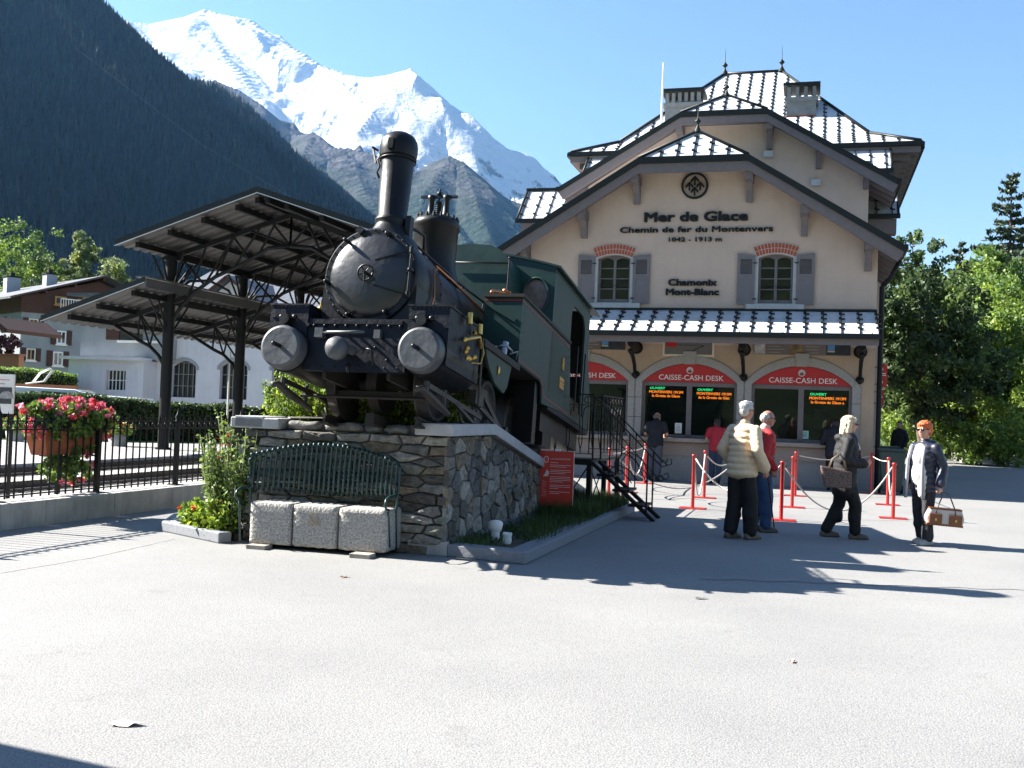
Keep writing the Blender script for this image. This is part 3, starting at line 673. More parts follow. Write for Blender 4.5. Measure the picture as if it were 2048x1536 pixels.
u, z0 = Bp(1324, 215, 10.5); _, z1 = Bp(1325, 125, 10.5)
b = MB(); b.cyl((u, 10.5, z0 - 1), (u, 10.5, z1), 0.05, 0.025, 8); b.build('mast', m_white, bld)
# downpipe at the right corner
b = MB(); b.cyl((0.12, 0.15, 0), (0.12, 0.15, 4.9), 0.06, 0.06, 10); b.tube([(0.12, .15, 4.9), (0.3, .15, 5.1), (0.50, 0.0, 5.5)], 0.055, 8); b.build('downpipe', m_darkmetal, bld)
# side flower baskets on the flank, pennant signs
for k, (px0, px1, py0, py1, lab) in enumerate(((1755, 1775, 729, 774, 'red square wayfinding sign bracketed on the right corner of the station, the nearer of two'), (1755, 1768, 779, 812, 'red wayfinding sign farther along the flank of the station, lower and in shade'))):
    v = 0.25 + k * 3.2; u0, z0 = Bp(px0, py1, v); u1, z1 = Bp(px1, py0, v)
    t = thing('wayfinding_sign', lab, 'sign', BM, 'red wayfinding signs')
    s = MB(); s.bb(u0, u1, v, v + .05, z0, z1); s.build('panel', m_red, t)
    s = MB(); h_ = z1 - z0
    for f_ in (0.22, 0.78): plate(s, arc(u0 + (u1 - u0) * .35, z1 - h_ * f_, .045, 0, 360, 16)[:-1], [arc(u0 + (u1 - u0) * .35, z1 - h_ * f_, .028, 0, 360, 16)[:-1]], v - .006, v)
    for q_ in range(2): s.bb(u0 + .04, u1 - .03, v - .006, v, z1 - h_ * (.42 + .08 * q_), z1 - h_ * (.42 + .08 * q_) + .02)
    s.build('marking', m_white, t)
    s = MB(); s.bb(u0 - .12, u0 + .01, v + .01, v + .03, z1 - .08, z1 - .06); s.bb(u0 - .12, u0 + .01, v + .01, v + .03, z0 + .06, z0 + .08); s.build('arm', m_darkmetal, t)
# route board and poster strips above the arches
def board(name, px0, px1, py0, py1, lab, paint, v=-0.03, cat='board', grp=None):
    u0, z1 = Bp(px0, py0, v); u1, z0 = Bp(px1, py1, v); t = thing(name, lab, cat, BM, grp)
    paint(t, u0, u1, z0, z1, v); return t
def p_route(t, u0, u1, z0, z1, v):
    s = MB(); s.bb(u0, u1, v, v + .04, z0, z1 + .2); s.build('frame', mat('cream_frame', (0.62, 0.56, 0.45), 0.6), t)
    s = MB(); s.bb(u0 + .05, u1 - .05, v - .006, v, z0 + .05, z1 + .2); s.build('panel', mat('grey_panel', (0.13, 0.125, 0.12), 0.6), t)
    s = MB(); s.k = 0; s.prism([(u0 + .08, z1 - .06), (u0 + .30, z1 - .04), (u0 + .38, z1 - .10), (u0 + .30, z1 - .18), (u0 + .08, z1 - .16)], v - .012, v - .006); s.bb(u0 + .17, u0 + .22, v - .012, v - .006, z1 - .06, z1 + .03)
    s.k = 1; s.bar((u0 + .38, v - .009, z1 - .12), (u1 - .25, v - .009, z1 - .13), .015, .006); s.tube([(u1 - .25, v - .009, z1 - .13), (u1 - .4, v - .009, z1 - .19), (u1 - .55, v - .009, z1 - .28), (u1 - .62, v - .009, z0 + .08)], .008, 5)
    s.build('drawing', [m_red, m_letter], t)
board('route_board', 1326, 1428, 680, 714, 'grey cream framed board with a red cable car drawing above the middle arch', p_route)
def p_strip(t, u0, u1, z0, z1, v):
    segs = [(0, .12, 0), (.12, .36, 1), (.36, .52, 2), (.52, .75, 1), (.75, 1, 3)]; W_ = u1 - u0
    s = MB(); s.bb(u0, u1, v, v + .03, z0, z1 + .05); s.build('backing', mat('grey_panel', (0, 0, 0)), t)
    ms = [mat('photo_pale', (0.42, 0.40, 0.40), .5, var=.7, vs=9), mat('panel_brown', (0.14, 0.12, 0.115), .5), mat('photo_rock', (0.16, 0.11, 0.05), .5, var=.7, vs=5), mat('photo_peak', (0.02, 0.025, 0.035), .5, var=.5, vs=6)]
    for a, b, k in segs:
        q = MB(); q.bb(u0 + W_ * a + .006, u0 + W_ * b - .006, v - .005, v, z0 + .01, z1 + .04)
        if k == 1:
            q.k = 1
            for r in range(4): q.bb(u0 + W_ * a + .04, u0 + W_ * (a + (b - a) * random.uniform(.6, .95)), v - .008, v - .005, z0 + .05 + r * .075, z0 + .058 + r * .075)
        if k == 3: q.k = 1; q.bb(u0 + W_ * a + .03, u0 + W_ * a + .2, v - .008, v - .005, z0 + .08, z0 + .12); q.k = 2; q.bb(u0 + W_ * a + .03, u0 + W_ * a + .2, v - .008, v - .005, z0 + .13, z0 + .27)
        q.build('photo' if k != 1 else 'text_panel', [ms[k], mat('pale_text', (.45, .42, .38), .6), mat('photo_sky', (.08, .25, .5), .6)], t)
board('poster_strip', 1509, 1701, 683, 712, 'strip of photographs and text panels above the right arch', p_strip, grp='poster strips above the arches')
board('poster_strip', 1058, 1250, 676, 700, 'strip of photographs and text panels above the left arch, cut by the locomotive cab', p_strip, grp='poster strips above the arches')
# ------------------------------------------------------------------ mountains (real size, kilometres away)
def wp(px, py, D):                                                 # survey: world point seen there at ground distance D
    d = ray(px, py); t = D / hypot(d.x, d.y); p = CAMP + d * t; return np.array([p.x, p.y, p.z])
def ridge_pts(lst):                                                # densify (px,py,D)
    out = []
    for (a, b, c), (d, e, f) in zip(lst[:-1], lst[1:]):
        n = max(2, int(hypot(d - a, e - b) / 8))
        for i in range(n): t = i / n; out.append(wp(a + (d - a) * t, b + (e - b) * t, c + (f - c) * t))
    out.append(wp(*lst[-1])); return np.array(out)
def terrain(name, ridges, a0, a1, d0, d1, na, nd, m, namp, nsc, zmin=-30, chunk=40):
    A = np.linspace(a0, a1, na); Dd = np.linspace(d0, d1, nd)
    X = np.zeros((nd, na)); Y = np.zeros((nd, na))
    for i, px in enumerate(A):
        d = ray(px, 800); h = hypot(d.x, d.y); X[:, i] = d.x / h * Dd; Y[:, i] = d.y / h * Dd
    Z = np.full(X.shape, -1e9)
    Wx = X + 160 * fbm(X / 900, Y / 900, 4); Wy = Y + 160 * fbm(X / 900 + 31, Y / 900 + 7, 4)
    for pts, k, back in ridges:
        for s in range(0, len(pts), chunk):
            P = pts[s:s + chunk]
            dx = X[..., None] - P[:, 0]; dy = Y[..., None] - P[:, 1]; dd = np.hypot(dx, dy)
            wdx = Wx[..., None] - P[:, 0]; wdy = Wy[..., None] - P[:, 1]; wd = np.hypot(wdx, wdy)
            f = np.minimum(1, dd / 500); de = wd * f + dd * (1 - f)
            Z = np.maximum(Z, (P[:, 2] - k * de).max(-1))
    rn = fbm(X / nsc, Y / nsc, 7, True) * namp + fbm(X / (nsc / 6), Y / (nsc / 6), 4) * namp * .12
    near = np.full(X.shape, 1e9)
    for pts, k, back in ridges:
        for s in range(0, len(pts), chunk):
            P = pts[s:s + chunk]; near = np.minimum(near, np.hypot(X[..., None] - P[:, 0], Y[..., None] - P[:, 1]).min(-1))
    Z = Z + rn * np.clip(near / 500, 0.03, 1)
    Z = np.maximum(Z, zmin)
    V = np.stack([X, Y, Z], -1).reshape(-1, 3)
    i, j = np.meshgrid(np.arange(nd - 1), np.arange(na - 1), indexing='ij'); q = (i * na + j).ravel()
    F = np.stack([q, q + 1, q + na + 1, q + na], 1)
    o = np_mesh(name, V, F, m, smooth=False); tag(o, kind='structure'); return o
def mountain_mat(name, snow):
    m = bpy.data.materials.new(name); m.use_nodes = True; n = m.node_tree; L = n.links; b = n.nodes['Principled BSDF']
    b.inputs['Roughness'].default_value = 0.9; b.inputs['Specular IOR Level'].default_value = 0.1
    tc = n.nodes.new('ShaderNodeTexCoord'); geo = n.nodes.new('ShaderNodeNewGeometry'); sx = n.nodes.new('ShaderNodeSeparateXYZ'); L.new(geo.outputs['Normal'], sx.inputs[0])
    def nz(sc, det=8): q = n.nodes.new('ShaderNodeTexNoise'); q.inputs['Scale'].default_value = sc; q.inputs['Detail'].default_value = det; q.inputs['Roughness'].default_value = .65; L.new(tc.outputs['Object'], q.inputs['Vector']); return q
    def math_(op, a, b_, v=None):
        q = n.nodes.new('ShaderNodeMath'); q.operation = op
        for i, x in enumerate((a, b_)):
            if isinstance(x, (int, float)): q.inputs[i].default_value = x
            else: L.new(x, q.inputs[i])
        return q.outputs[0]
    def ramp(x, stops):
        q = n.nodes.new('ShaderNodeValToRGB'); e = q.color_ramp.elements
        while len(e) < len(stops): e.new(0.5)
        for k, (p, c) in enumerate(stops): e[k].position = p; e[k].color = (*c, 1)
        L.new(x, q.inputs[0]); return q.outputs[0]
    px = n.nodes.new('ShaderNodeSeparateXYZ'); L.new(geo.outputs['Position'], px.inputs[0])
    if snow:
        rock = ramp(nz(0.012).outputs['Fac'], [(0.35, (0.10, 0.095, 0.095)), (0.7, (0.23, 0.21, 0.20))])
        f = math_('ADD', sx.outputs['Z'], math_('MULTIPLY', math_('SUBTRACT', nz(0.0045, 10).outputs['Fac'], 0.5), 1.3))
        hgt = math_('MULTIPLY', math_('SUBTRACT', px.outputs['Z'], 1500), 0.00040)
        f = math_('ADD', f, hgt)
        fac = ramp(f, [(0.60, (0, 0, 0)), (0.72, (1, 1, 1))])
        mx = n.nodes.new('ShaderNodeMix'); mx.data_type = 'RGBA'; L.new(fac, mx.inputs[0]); L.new(rock, mx.inputs[6]); mx.inputs[7].default_value = (0.66, 0.68, 0.71, 1)
        L.new(mx.outputs[2], b.inputs['Base Color'])
        bp = n.nodes.new('ShaderNodeBump'); bp.inputs['Strength'].default_value = 1.0; bp.inputs['Distance'].default_value = 110; L.new(nz(0.006, 8).outputs['Fac'], bp.inputs['Height']); L.new(bp.outputs[0], b.inputs['Normal'])
    else:
        f = math_('ADD', math_('MULTIPLY', px.outputs['Z'], 0.00045), math_('MULTIPLY', math_('SUBTRACT', nz(0.004, 9).outputs['Fac'], 0.5), 1.1))
        c = ramp(f, [(0.05, (0.014, 0.026, 0.020)), (0.30, (0.028, 0.042, 0.030)), (0.46, (0.055, 0.060, 0.052)), (0.62, (0.095, 0.088, 0.088))])
        L.new(c, b.inputs['Base Color'])
        bp = n.nodes.new('ShaderNodeBump'); bp.inputs['Strength'].default_value = 1.0; bp.inputs['Distance'].default_value = 40; L.new(nz(0.02, 8).outputs['Fac'], bp.inputs['Height']); L.new(bp.outputs[0], b.inputs['Normal'])
    return m
sky_line = [(150, 5, 10800), (210, 20, 10600), (262, 42, 10400), (300, 46, 10400), (370, 32, 10400), (410, 17, 10400), (440, 27, 10300), (500, 38, 10200), (522, 55, 10000), (560, 80, 9800), (610, 108, 9500), (640, 130, 9300), (700, 150, 9000), (742, 156, 8900), (775, 151, 8800), (820, 137, 8600), (832, 150, 8600), (860, 186, 8500), (900, 226, 8400), (950, 263, 8300), (1000, 295, 8200), (1050, 322, 8100), (1100, 352, 8000), (1140, 385, 7900), (1200, 450, 7800)]
spurs = [[(410, 20, 10400), (425, 70, 9900), (455, 115, 9500), (490, 150, 9100), (520, 200, 8700)], [(820, 140, 8600), (790, 175, 8300), (750, 215, 8000), (715, 260, 7600)],
         [(262, 45, 10400), (330, 110, 9800), (400, 150, 9400), (450, 185, 8900)], [(640, 135, 9300), (600, 190, 8900), (590, 230, 8600)],
         [(900, 228, 8400), (930, 300, 7900), (960, 360, 7500)], [(1000, 297, 8200), (1050, 370, 7700)], [(860, 190, 8500), (850, 260, 8000), (840, 310, 7600)]]
terrain('snow_massif', [(ridge_pts(sky_line), 0.95, 0)] + [(ridge_pts(s), 0.85, 0) for s in spurs], 120, 1260, 5600, 12200, 420, 230, mountain_mat('snow_and_rock', True), 430, 1500)
mid = [(430, 160, 5600), (480, 182, 5500), (520, 207, 5400), (560, 262, 5300), (600, 268, 5200), (626, 262, 5150), (640, 272, 5100), (662, 293, 5000), (700, 298, 5000), (735, 303, 4950), (800, 330, 4900), (842, 346, 4850), (872, 322, 4900), (900, 311, 4900), (925, 321, 4850), (955, 350, 4800), (1000, 398, 4700), (1060, 450, 4500), (1130, 520, 4300), (1250, 600, 4200)]
msp = [[(626, 264, 5150), (600, 320, 4700), (640, 380, 4300)], [(700, 300, 5000), (720, 360, 4500), (760, 430, 4000), (800, 480, 3700)], [(900, 313, 4900), (850, 380, 4300), (830, 450, 3900)], [(925, 323, 4850), (960, 420, 4200), (980, 470, 3900)], [(872, 325, 4900), (900, 430, 4200), (930, 480, 3800)]]
terrain('rocky_foothills', [(ridge_pts(mid), 0.80, 0)] + [(ridge_pts(s), 0.72, 0) for s in msp], 380, 1330, 2400, 6400, 360, 200, mountain_mat('rock_and_meadow', False), 330, 620)

# near valley side, wooded, in its own shade
hl = [(-200, -190, 1800), (0, -110, 1700), (100, -58, 1680), (185, 2, 1700), (230, 47, 1800), (300, 113, 1950), (370, 168, 2100), (430, 181, 2200), (490, 219, 2400), (520, 268, 2500), (580, 313, 2700), (640, 350, 2900), (700, 404, 3100), (760, 455, 3300), (830, 522, 3500), (900, 585, 3700), (1000, 640, 3900)]
_x = [(-1750, -500, 560), (-1650, 0, 600), (-1500, 500, 640), (-1350, 900, 700), (-1150, 1300, 780)]
_e = []
for (a, b, c), (d, e, f) in zip(_x, _x[1:] + [tuple(ridge_pts(hl)[0])]):
    for i in range(26): t = i / 26; _e.append((a + (d - a) * t, b + (e - b) * t, c + (f - c) * t))
RP = np.vstack([np.array(_e), ridge_pts(hl)]); nR = len(RP); nD = 150
cr = np.array([0.90, -0.43]); T_ = np.linspace(-0.25, 1.03, nD)
VX = np.zeros((nD, nR, 3))
for j, p in enumerate(RP):
    zz = p[2] * (1 - np.abs(T_)); run = T_ * p[2] * 1.02
    VX[:, j, 0] = p[0] + cr[0] * run; VX[:, j, 1] = p[1] + cr[1] * run; VX[:, j, 2] = zz
nn = fbm(VX[..., 0] / 420, VX[..., 1] / 420, 6) * 60 + fbm(VX[..., 0] / 1300, VX[..., 1] / 1300, 3, True) * 40
VX[..., 2] += (nn * np.clip(np.abs(T_[:, None]) * 6, 0.06, 1)) * np.clip((1.05 - T_[:, None]) * 4, 0, 1)
i, j = np.meshgrid(np.arange(nD - 1), np.arange(nR - 1), indexing='ij'); q = (i * nR + j).ravel()
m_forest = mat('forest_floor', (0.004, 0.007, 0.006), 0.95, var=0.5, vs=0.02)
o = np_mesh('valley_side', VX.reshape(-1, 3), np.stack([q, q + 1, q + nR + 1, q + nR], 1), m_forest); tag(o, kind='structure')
# conifers standing on it
NT = 75000
rg = np.random.default_rng(3)
tj = rg.uniform(0, nR - 1.01, NT); ti = rg.uniform(0, 1, NT) ** 1.0 * (nD - 2) * 0.86 + (nD * 0.13)
extra = 4200; tj = np.concatenate([tj, rg.uniform(0, nR - 1.01, extra)]); ti = np.concatenate([ti, rg.uniform(nD * .175, nD * .235, extra)])
a_, b_ = ti.astype(int), tj.astype(int); fa, fb = (ti - a_)[:, None], (tj - b_)[:, None]
P = (VX[a_, b_] * (1 - fa) + VX[a_ + 1, b_] * fa) * (1 - fb) + (VX[a_, b_ + 1] * (1 - fa) + VX[a_ + 1, b_ + 1] * fa) * fb
# keep those in view only
d_ = P - np.array([0, 0, CAMZ]); vx = d_[:, 0] / d_[:, 1]
P = P[(vx > -0.62) & (vx < 0.05) & (P[:, 2] > 0)]; nT = len(P)
h = rg.uniform(12, 27, nT); r = h * rg.uniform(0.14, 0.21, nT)
K = 5; ang = np.arange(K) * 2 * np.pi / K
V = np.zeros((nT, 2 * (K + 1), 3)); F = []
for tier, (z0, z1, rr2) in enumerate(((0.05, 0.72, 1.0), (0.42, 1.0, 0.62))):
    o0 = tier * (K + 1); ph = rg.uniform(0, 6.28, nT)[:, None]
    V[:, o0:o0 + K, 0] = P[:, 0:1] + r[:, None] * rr2 * np.cos(ang + ph); V[:, o0:o0 + K, 1] = P[:, 1:2] + r[:, None] * rr2 * np.sin(ang + ph)
    V[:, o0:o0 + K, 2] = P[:, 2:3] + (h * z0)[:, None]; V[:, o0 + K] = P; V[:, o0 + K, 2] += h * z1
    F += [[o0 + k, o0 + (k + 1) % K, o0 + K] for k in range(K)]
F = np.array(F); FF = (np.arange(nT)[:, None, None] * 2 * (K + 1) + F[None]).reshape(-1, 3)
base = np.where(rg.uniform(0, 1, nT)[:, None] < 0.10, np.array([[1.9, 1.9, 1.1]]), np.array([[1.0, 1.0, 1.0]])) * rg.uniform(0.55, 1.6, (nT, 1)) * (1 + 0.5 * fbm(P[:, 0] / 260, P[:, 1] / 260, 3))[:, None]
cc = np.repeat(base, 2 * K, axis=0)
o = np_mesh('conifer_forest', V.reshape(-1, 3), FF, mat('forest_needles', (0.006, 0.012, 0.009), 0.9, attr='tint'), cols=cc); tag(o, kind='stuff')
# lower wooded slopes on foothills
def scatter_wood(name, pts_px, n, hh, seed, m):
    rg = np.random.default_rng(seed); P = []
    for _ in range(n):
        a = pts_px[rg.integers(len(pts_px))]; px = rg.uniform(a[0], a[1]); D = rg.uniform(a[2], a[3]); p = wp(px, 800, D); P.append((p[0], p[1], a[4] * rg.uniform(0, 1)))
    return P
# the other side of the valley, behind the viewer
b = MB(); hb = []
for k in range(25):
    a = radians(-200 + k * 12 - 10); R2 = 340; hb.append((R2 * sin(a + pi), -R2 * abs(cos(a)) * 0 - R2 * cos(a), 0))
NX, NZ = 60, 12
gx = np.linspace(-700, 700, NX); V = []; 
for jz in range(NZ):
    t = jz / (NZ - 1)
    for x in gx: V.append((x, -130 - 180 * t + 0.00015 * x * x * 1.0, t * 75 + 9 * float(fbm(np.array([x / 60.0]), np.array([t * 5.0]), 4)[0]) * (t > 0)))
i, j = np.meshgrid(np.arange(NZ - 1), np.arange(NX - 1), indexing='ij'); q = (i * NX + j).ravel()
o = np_mesh('opposite_valley_side', np.array(V), np.stack([q, q + 1, q + NX + 1, q + NX], 1), mat('opposite_wood', (0.04, 0.06, 0.022), 0.95, var=0.7, vs=0.09)); tag(o, kind='structure')
# air
HZ = MB(); HZ.bb(-9000, 9000, -390, 13500, -1.5, 3900)
m = bpy.data.materials.new('haze_air'); m.use_nodes = True; n = m.node_tree; n.nodes.remove(n.nodes['Principled BSDF'])
pv = n.nodes.new('ShaderNodeVolumePrincipled'); pv.inputs['Color'].default_value = (0.20, 0.50, 1.0, 1); pv.inputs['Density'].default_value = 2.2e-5; pv.inputs['Anisotropy'].default_value = 0.35
n.links.new(pv.outputs[0], n.nodes['Material Output'].inputs['Volume'])
HAZE = HZ.build('haze', m); tag(HAZE, kind='stuff')

# ------------------------------------------------------------------ platform canopy
m_cor = mat('corrugated_sheet', (0.10, 0.098, 0.096), 0.5, metal=0.3, var=0.15, vs=1.0)
CU, CV0, DV = -18.47, 27.15, 4.1
V0 = CV0 - 1.95; V1 = CV0 + 4.1 * 4 + 1.9
(uL, zL), (uR0, zR0) = SP(230, 490, V0), SP(512, 384, V0)
(lL, lz), (lH, lzh) = SP(82, 641, V0), SP(290, 563, V0)
HS = 3.9
def corr(mb, u0, z0, u1, z1, v0, v1, w_=0.42, h_=0.06):         # ribs run down the slope
    n = int((v1 - v0) / w_); vs = []; fs = []
    for i in range(n + 1):
        base = v0 + i * w_
        for dv, dz in ((0, 0), (w_ * .45, 0), (w_ * .6, h_), (w_ * .85, h_)):
            vs.append(S(u0, base + dv, z0 + dz)); vs.append(S(u1, base + dv, z1 + dz))
    k = len(vs) // 2
    mb.add(vs, [(2 * i, 2 * i + 1, 2 * i + 3, 2 * i + 2) for i in range(k - 1)])
can = thing('platform_canopy', 'black steel platform canopy with curved trusses and corrugated gabled roof left of the locomotive', 'canopy', Matrix())
ridge_u, ridge_z = CU + HS, zR0
sl = (ridge_z - zL) / (ridge_u - uL)
RE = ridge_u + (ridge_u - uL)
def build_top():
    r = MB(); corr(r, uL, zL, ridge_u, ridge_z, V0, V1); corr(r, ridge_u, ridge_z, RE, zL, V0, V1); r.build('upper_roof_sheet', m_cor, can, recalc=False)
    r = MB(); corr(r, lL, lz, lH, lzh, V0, V1); corr(r, 2 * ridge_u - lH, lzh, 2 * ridge_u - lL, lz, V0, V1); r.build('lower_roof_sheet', m_cor, can, recalc=False)
build_top()
e = MB()
def gb(a, b_, v, hgt, th, up=0.0): e.add([S(a[0], v, a[1] + up), S(b_[0], v, b_[1] + up), S(b_[0], v, b_[1] + up + hgt), S(a[0], v, a[1] + up + hgt), S(a[0], v + th, a[1] + up), S(b_[0], v + th, b_[1] + up), S(b_[0], v + th, b_[1] + up + hgt), S(a[0], v + th, a[1] + up + hgt)], [(0, 1, 2, 3), (7, 6, 5, 4), (0, 4, 5, 1), (3, 2, 6, 7), (0, 3, 7, 4), (1, 5, 6, 2)])
for v in (V0 - 0.03, V1):
    gb((uL, zL), (ridge_u, ridge_z), v, 0.16, 0.03, -0.01); gb((ridge_u, ridge_z), (RE, zL), v, 0.16, 0.03, -0.01)
    gb((lL, lz), (lH, lzh), v, 0.15, 0.03, -0.01); gb((2 * ridge_u - lH, lzh), (2 * ridge_u - lL, lz), v, 0.15, 0.03, -0.01)
e.bar(S(ridge_u, V0, ridge_z + .08), S(ridge_u, V1, ridge_z + .08), 0.2, 0.05)
e.k = 1; e.bar(S(lH + .02, V0, lzh - .03), S(lH + .02, V1, lzh - .03), 0.03, 0.26); e.bar(S(lH - .12, V0, lzh + .14), S(lH - .12, V1, lzh + .14), 0.40, 0.04)
e.k = 2
for a, b_ in (((uL, zL), (ridge_u, ridge_z)), ((ridge_u, ridge_z), (RE, zL)), ((lL, lz), (lH, lzh))): gb(a, b_, V0 - 0.04, 0.018, 0.02, -0.03)
e.build('roof_edge', [m_rooftrim, m_cor, mat('bright_flashing', (0.6, 0.6, 0.6), 0.35, metal=0.6)], can)
# purlins and girders
def zup(u): return zL + (u - uL) * sl if u <= ridge_u else zL + (RE - u) * sl
lsl = (lzh - lz) / (lH - lL)
def zlo(u): return lz + (u - lL) * lsl
pb = MB()
for du in (0.12, 1.15, 2.2, 3.25, 3.85):
    for sg in (1, -1):
        u = ridge_u - sg * (ridge_u - (CU + du - 0.1)); pb.bar(S(u, V0 + 0.25, zup(u) - 0.12), S(u, V1, zup(u) - 0.12), 0.13, 0.16)
for u in (lL + 0.75, lL + 1.7, lH - 0.55): pb.bar(S(u, V0 + 0.25, zlo(u) - 0.11), S(u, V1, zlo(u) - 0.11), 0.12, 0.15)
pb.build('purlins', m_darkmetal, can)
for kf in range(5):
    v = CV0 + DV * kf
    for sg in (1, -1):
        if sg < 0 and kf == 0: pass
        uc = CU if sg > 0 else 2 * ridge_u - CU
        c = MB(); zt = zup(CU) - 0.2
        c.cyl(S(uc, v, 0.0), S(uc, v, zt), 0.165, 0.16, 18); c.cyl(S(uc, v, 0.0), S(uc, v, 0.12), 0.24, 0.24, 14); c.cyl(S(uc, v, zt - .12), S(uc, v, zt), 0.24, 0.24, 14)
        c.build('column', m_darkmetal, can)
        t = MB(); X = lambda du, z: S(uc + sg * du, v, z)
        # top chord and arched lower chord of the main truss
        t.bar(X(0, zt - .02), X(HS, ridge_z - 0.26), 0.10, 0.14)
        ap = ridge_z - 1.15
        ch = [(0.1, 3.85), (0.35, 4.25), (0.8, 4.72), (1.5, 5.2), (2.4, 5.58), (3.2, ap - 0.06), (HS, ap)]
        t.tube([X(*p) for p in ch], 0.06, 8)
        low = lambda du: float(np.interp(du, [p[0] for p in ch], [p[1] for p in ch])); upc = lambda du: zt - .05 + (ridge_z - .26 - zt) * du / HS
        for d0, d1 in ((0.25, 1.15), (2.05, 1.15), (2.05, 2.6)):
            t.cyl(X(d0, upc(d0)), X(d1, low(d1)), 0.035, 0.035, 6)
        for d0, d1 in ((1.15, 0.6), (2.05, 1.5), (2.9, 2.1), (3.4, 2.9), (2.6, HS), (3.3, HS)):
            t.cyl(X(d0, upc(d0)), X(d1, low(d1)), 0.035, 0.035, 6)
        t.cyl(X(HS, upc(HS)), X(HS, ap), 0.035, 0.035, 6)
        # outer bracket carrying the lower roof
        lo_end = -(uc - lL - 1.05) if sg > 0 else -(uc - lL - 1.05)
        LE = (CU - lL) - 1.0
        t.bar(X(0.55, lzh - 0.22), X(-LE, zlo(CU - LE) - 0.2), 0.10, 0.14)
        ch2 = [(-0.1, 2.55), (-0.3, 2.85), (-0.62, 3.12), (-1.0, 3.28), (-LE, zlo(CU - LE) - 0.26)]
        t.tube([X(*p) for p in ch2], 0.055, 8)
        for a, b_ in (((-0.15, 3.05), (-1.0, zlo(CU - 1.0) - .22)), ((-0.62, 3.12), (-1.0, zlo(CU - 1.0) - .22)), ((-0.62, 3.12), (-0.35, zlo(CU - .35) - .22)), ((-1.05, 3.28), (-1.0, zlo(CU - 1.0) - .22))):
            t.cyl(X(*a), X(*b_), 0.03, 0.03, 6)
        t.build('truss', m_darkmetal, can)
        # raking struts along the row
        t = MB()
        for dv_ in (-1, 1):
            for q_, z0_ in ((1.0, zt - 0.12), (0.55, zt - 0.10)):
                t.cyl(S(uc, v, zt - 1.15), S(uc + sg * 0.05, v + dv_ * q_, z0_), 0.035, 0.035, 6)
                t.cyl(S(uc, v, 3.35), S(uc - sg * 0.0, v + dv_ * q_, zlo(CU) - .2), 0.03, 0.03, 6)
            t.cyl(S(uc + sg * .05, v, zt - 1.1), S(uc + sg * 0.75, v + dv_ * 0.5, zt + 0.05), 0.03, 0.03, 6)
        t.build('strut', m_darkmetal, can)
        if kf < 4:
            t = MB(); t.bar(S(uc, v, zt + .02), S(uc, v + DV, zt + .02), 0.12, 0.16)
            ps = [(0.1, zt - 1.2), (0.9, zt - .62), (2.05, zt - .45), (3.2, zt - .62), (4.0, zt - 1.2)]
            t.tube([S(uc, v + a, z) for a, z in ps], 0.045, 6); t.bar(S(uc, v, zlo(CU) - .2), S(uc, v + DV, zlo(CU) - .2), 0.1, 0.14)
            t.build('girder', m_darkmetal, can)
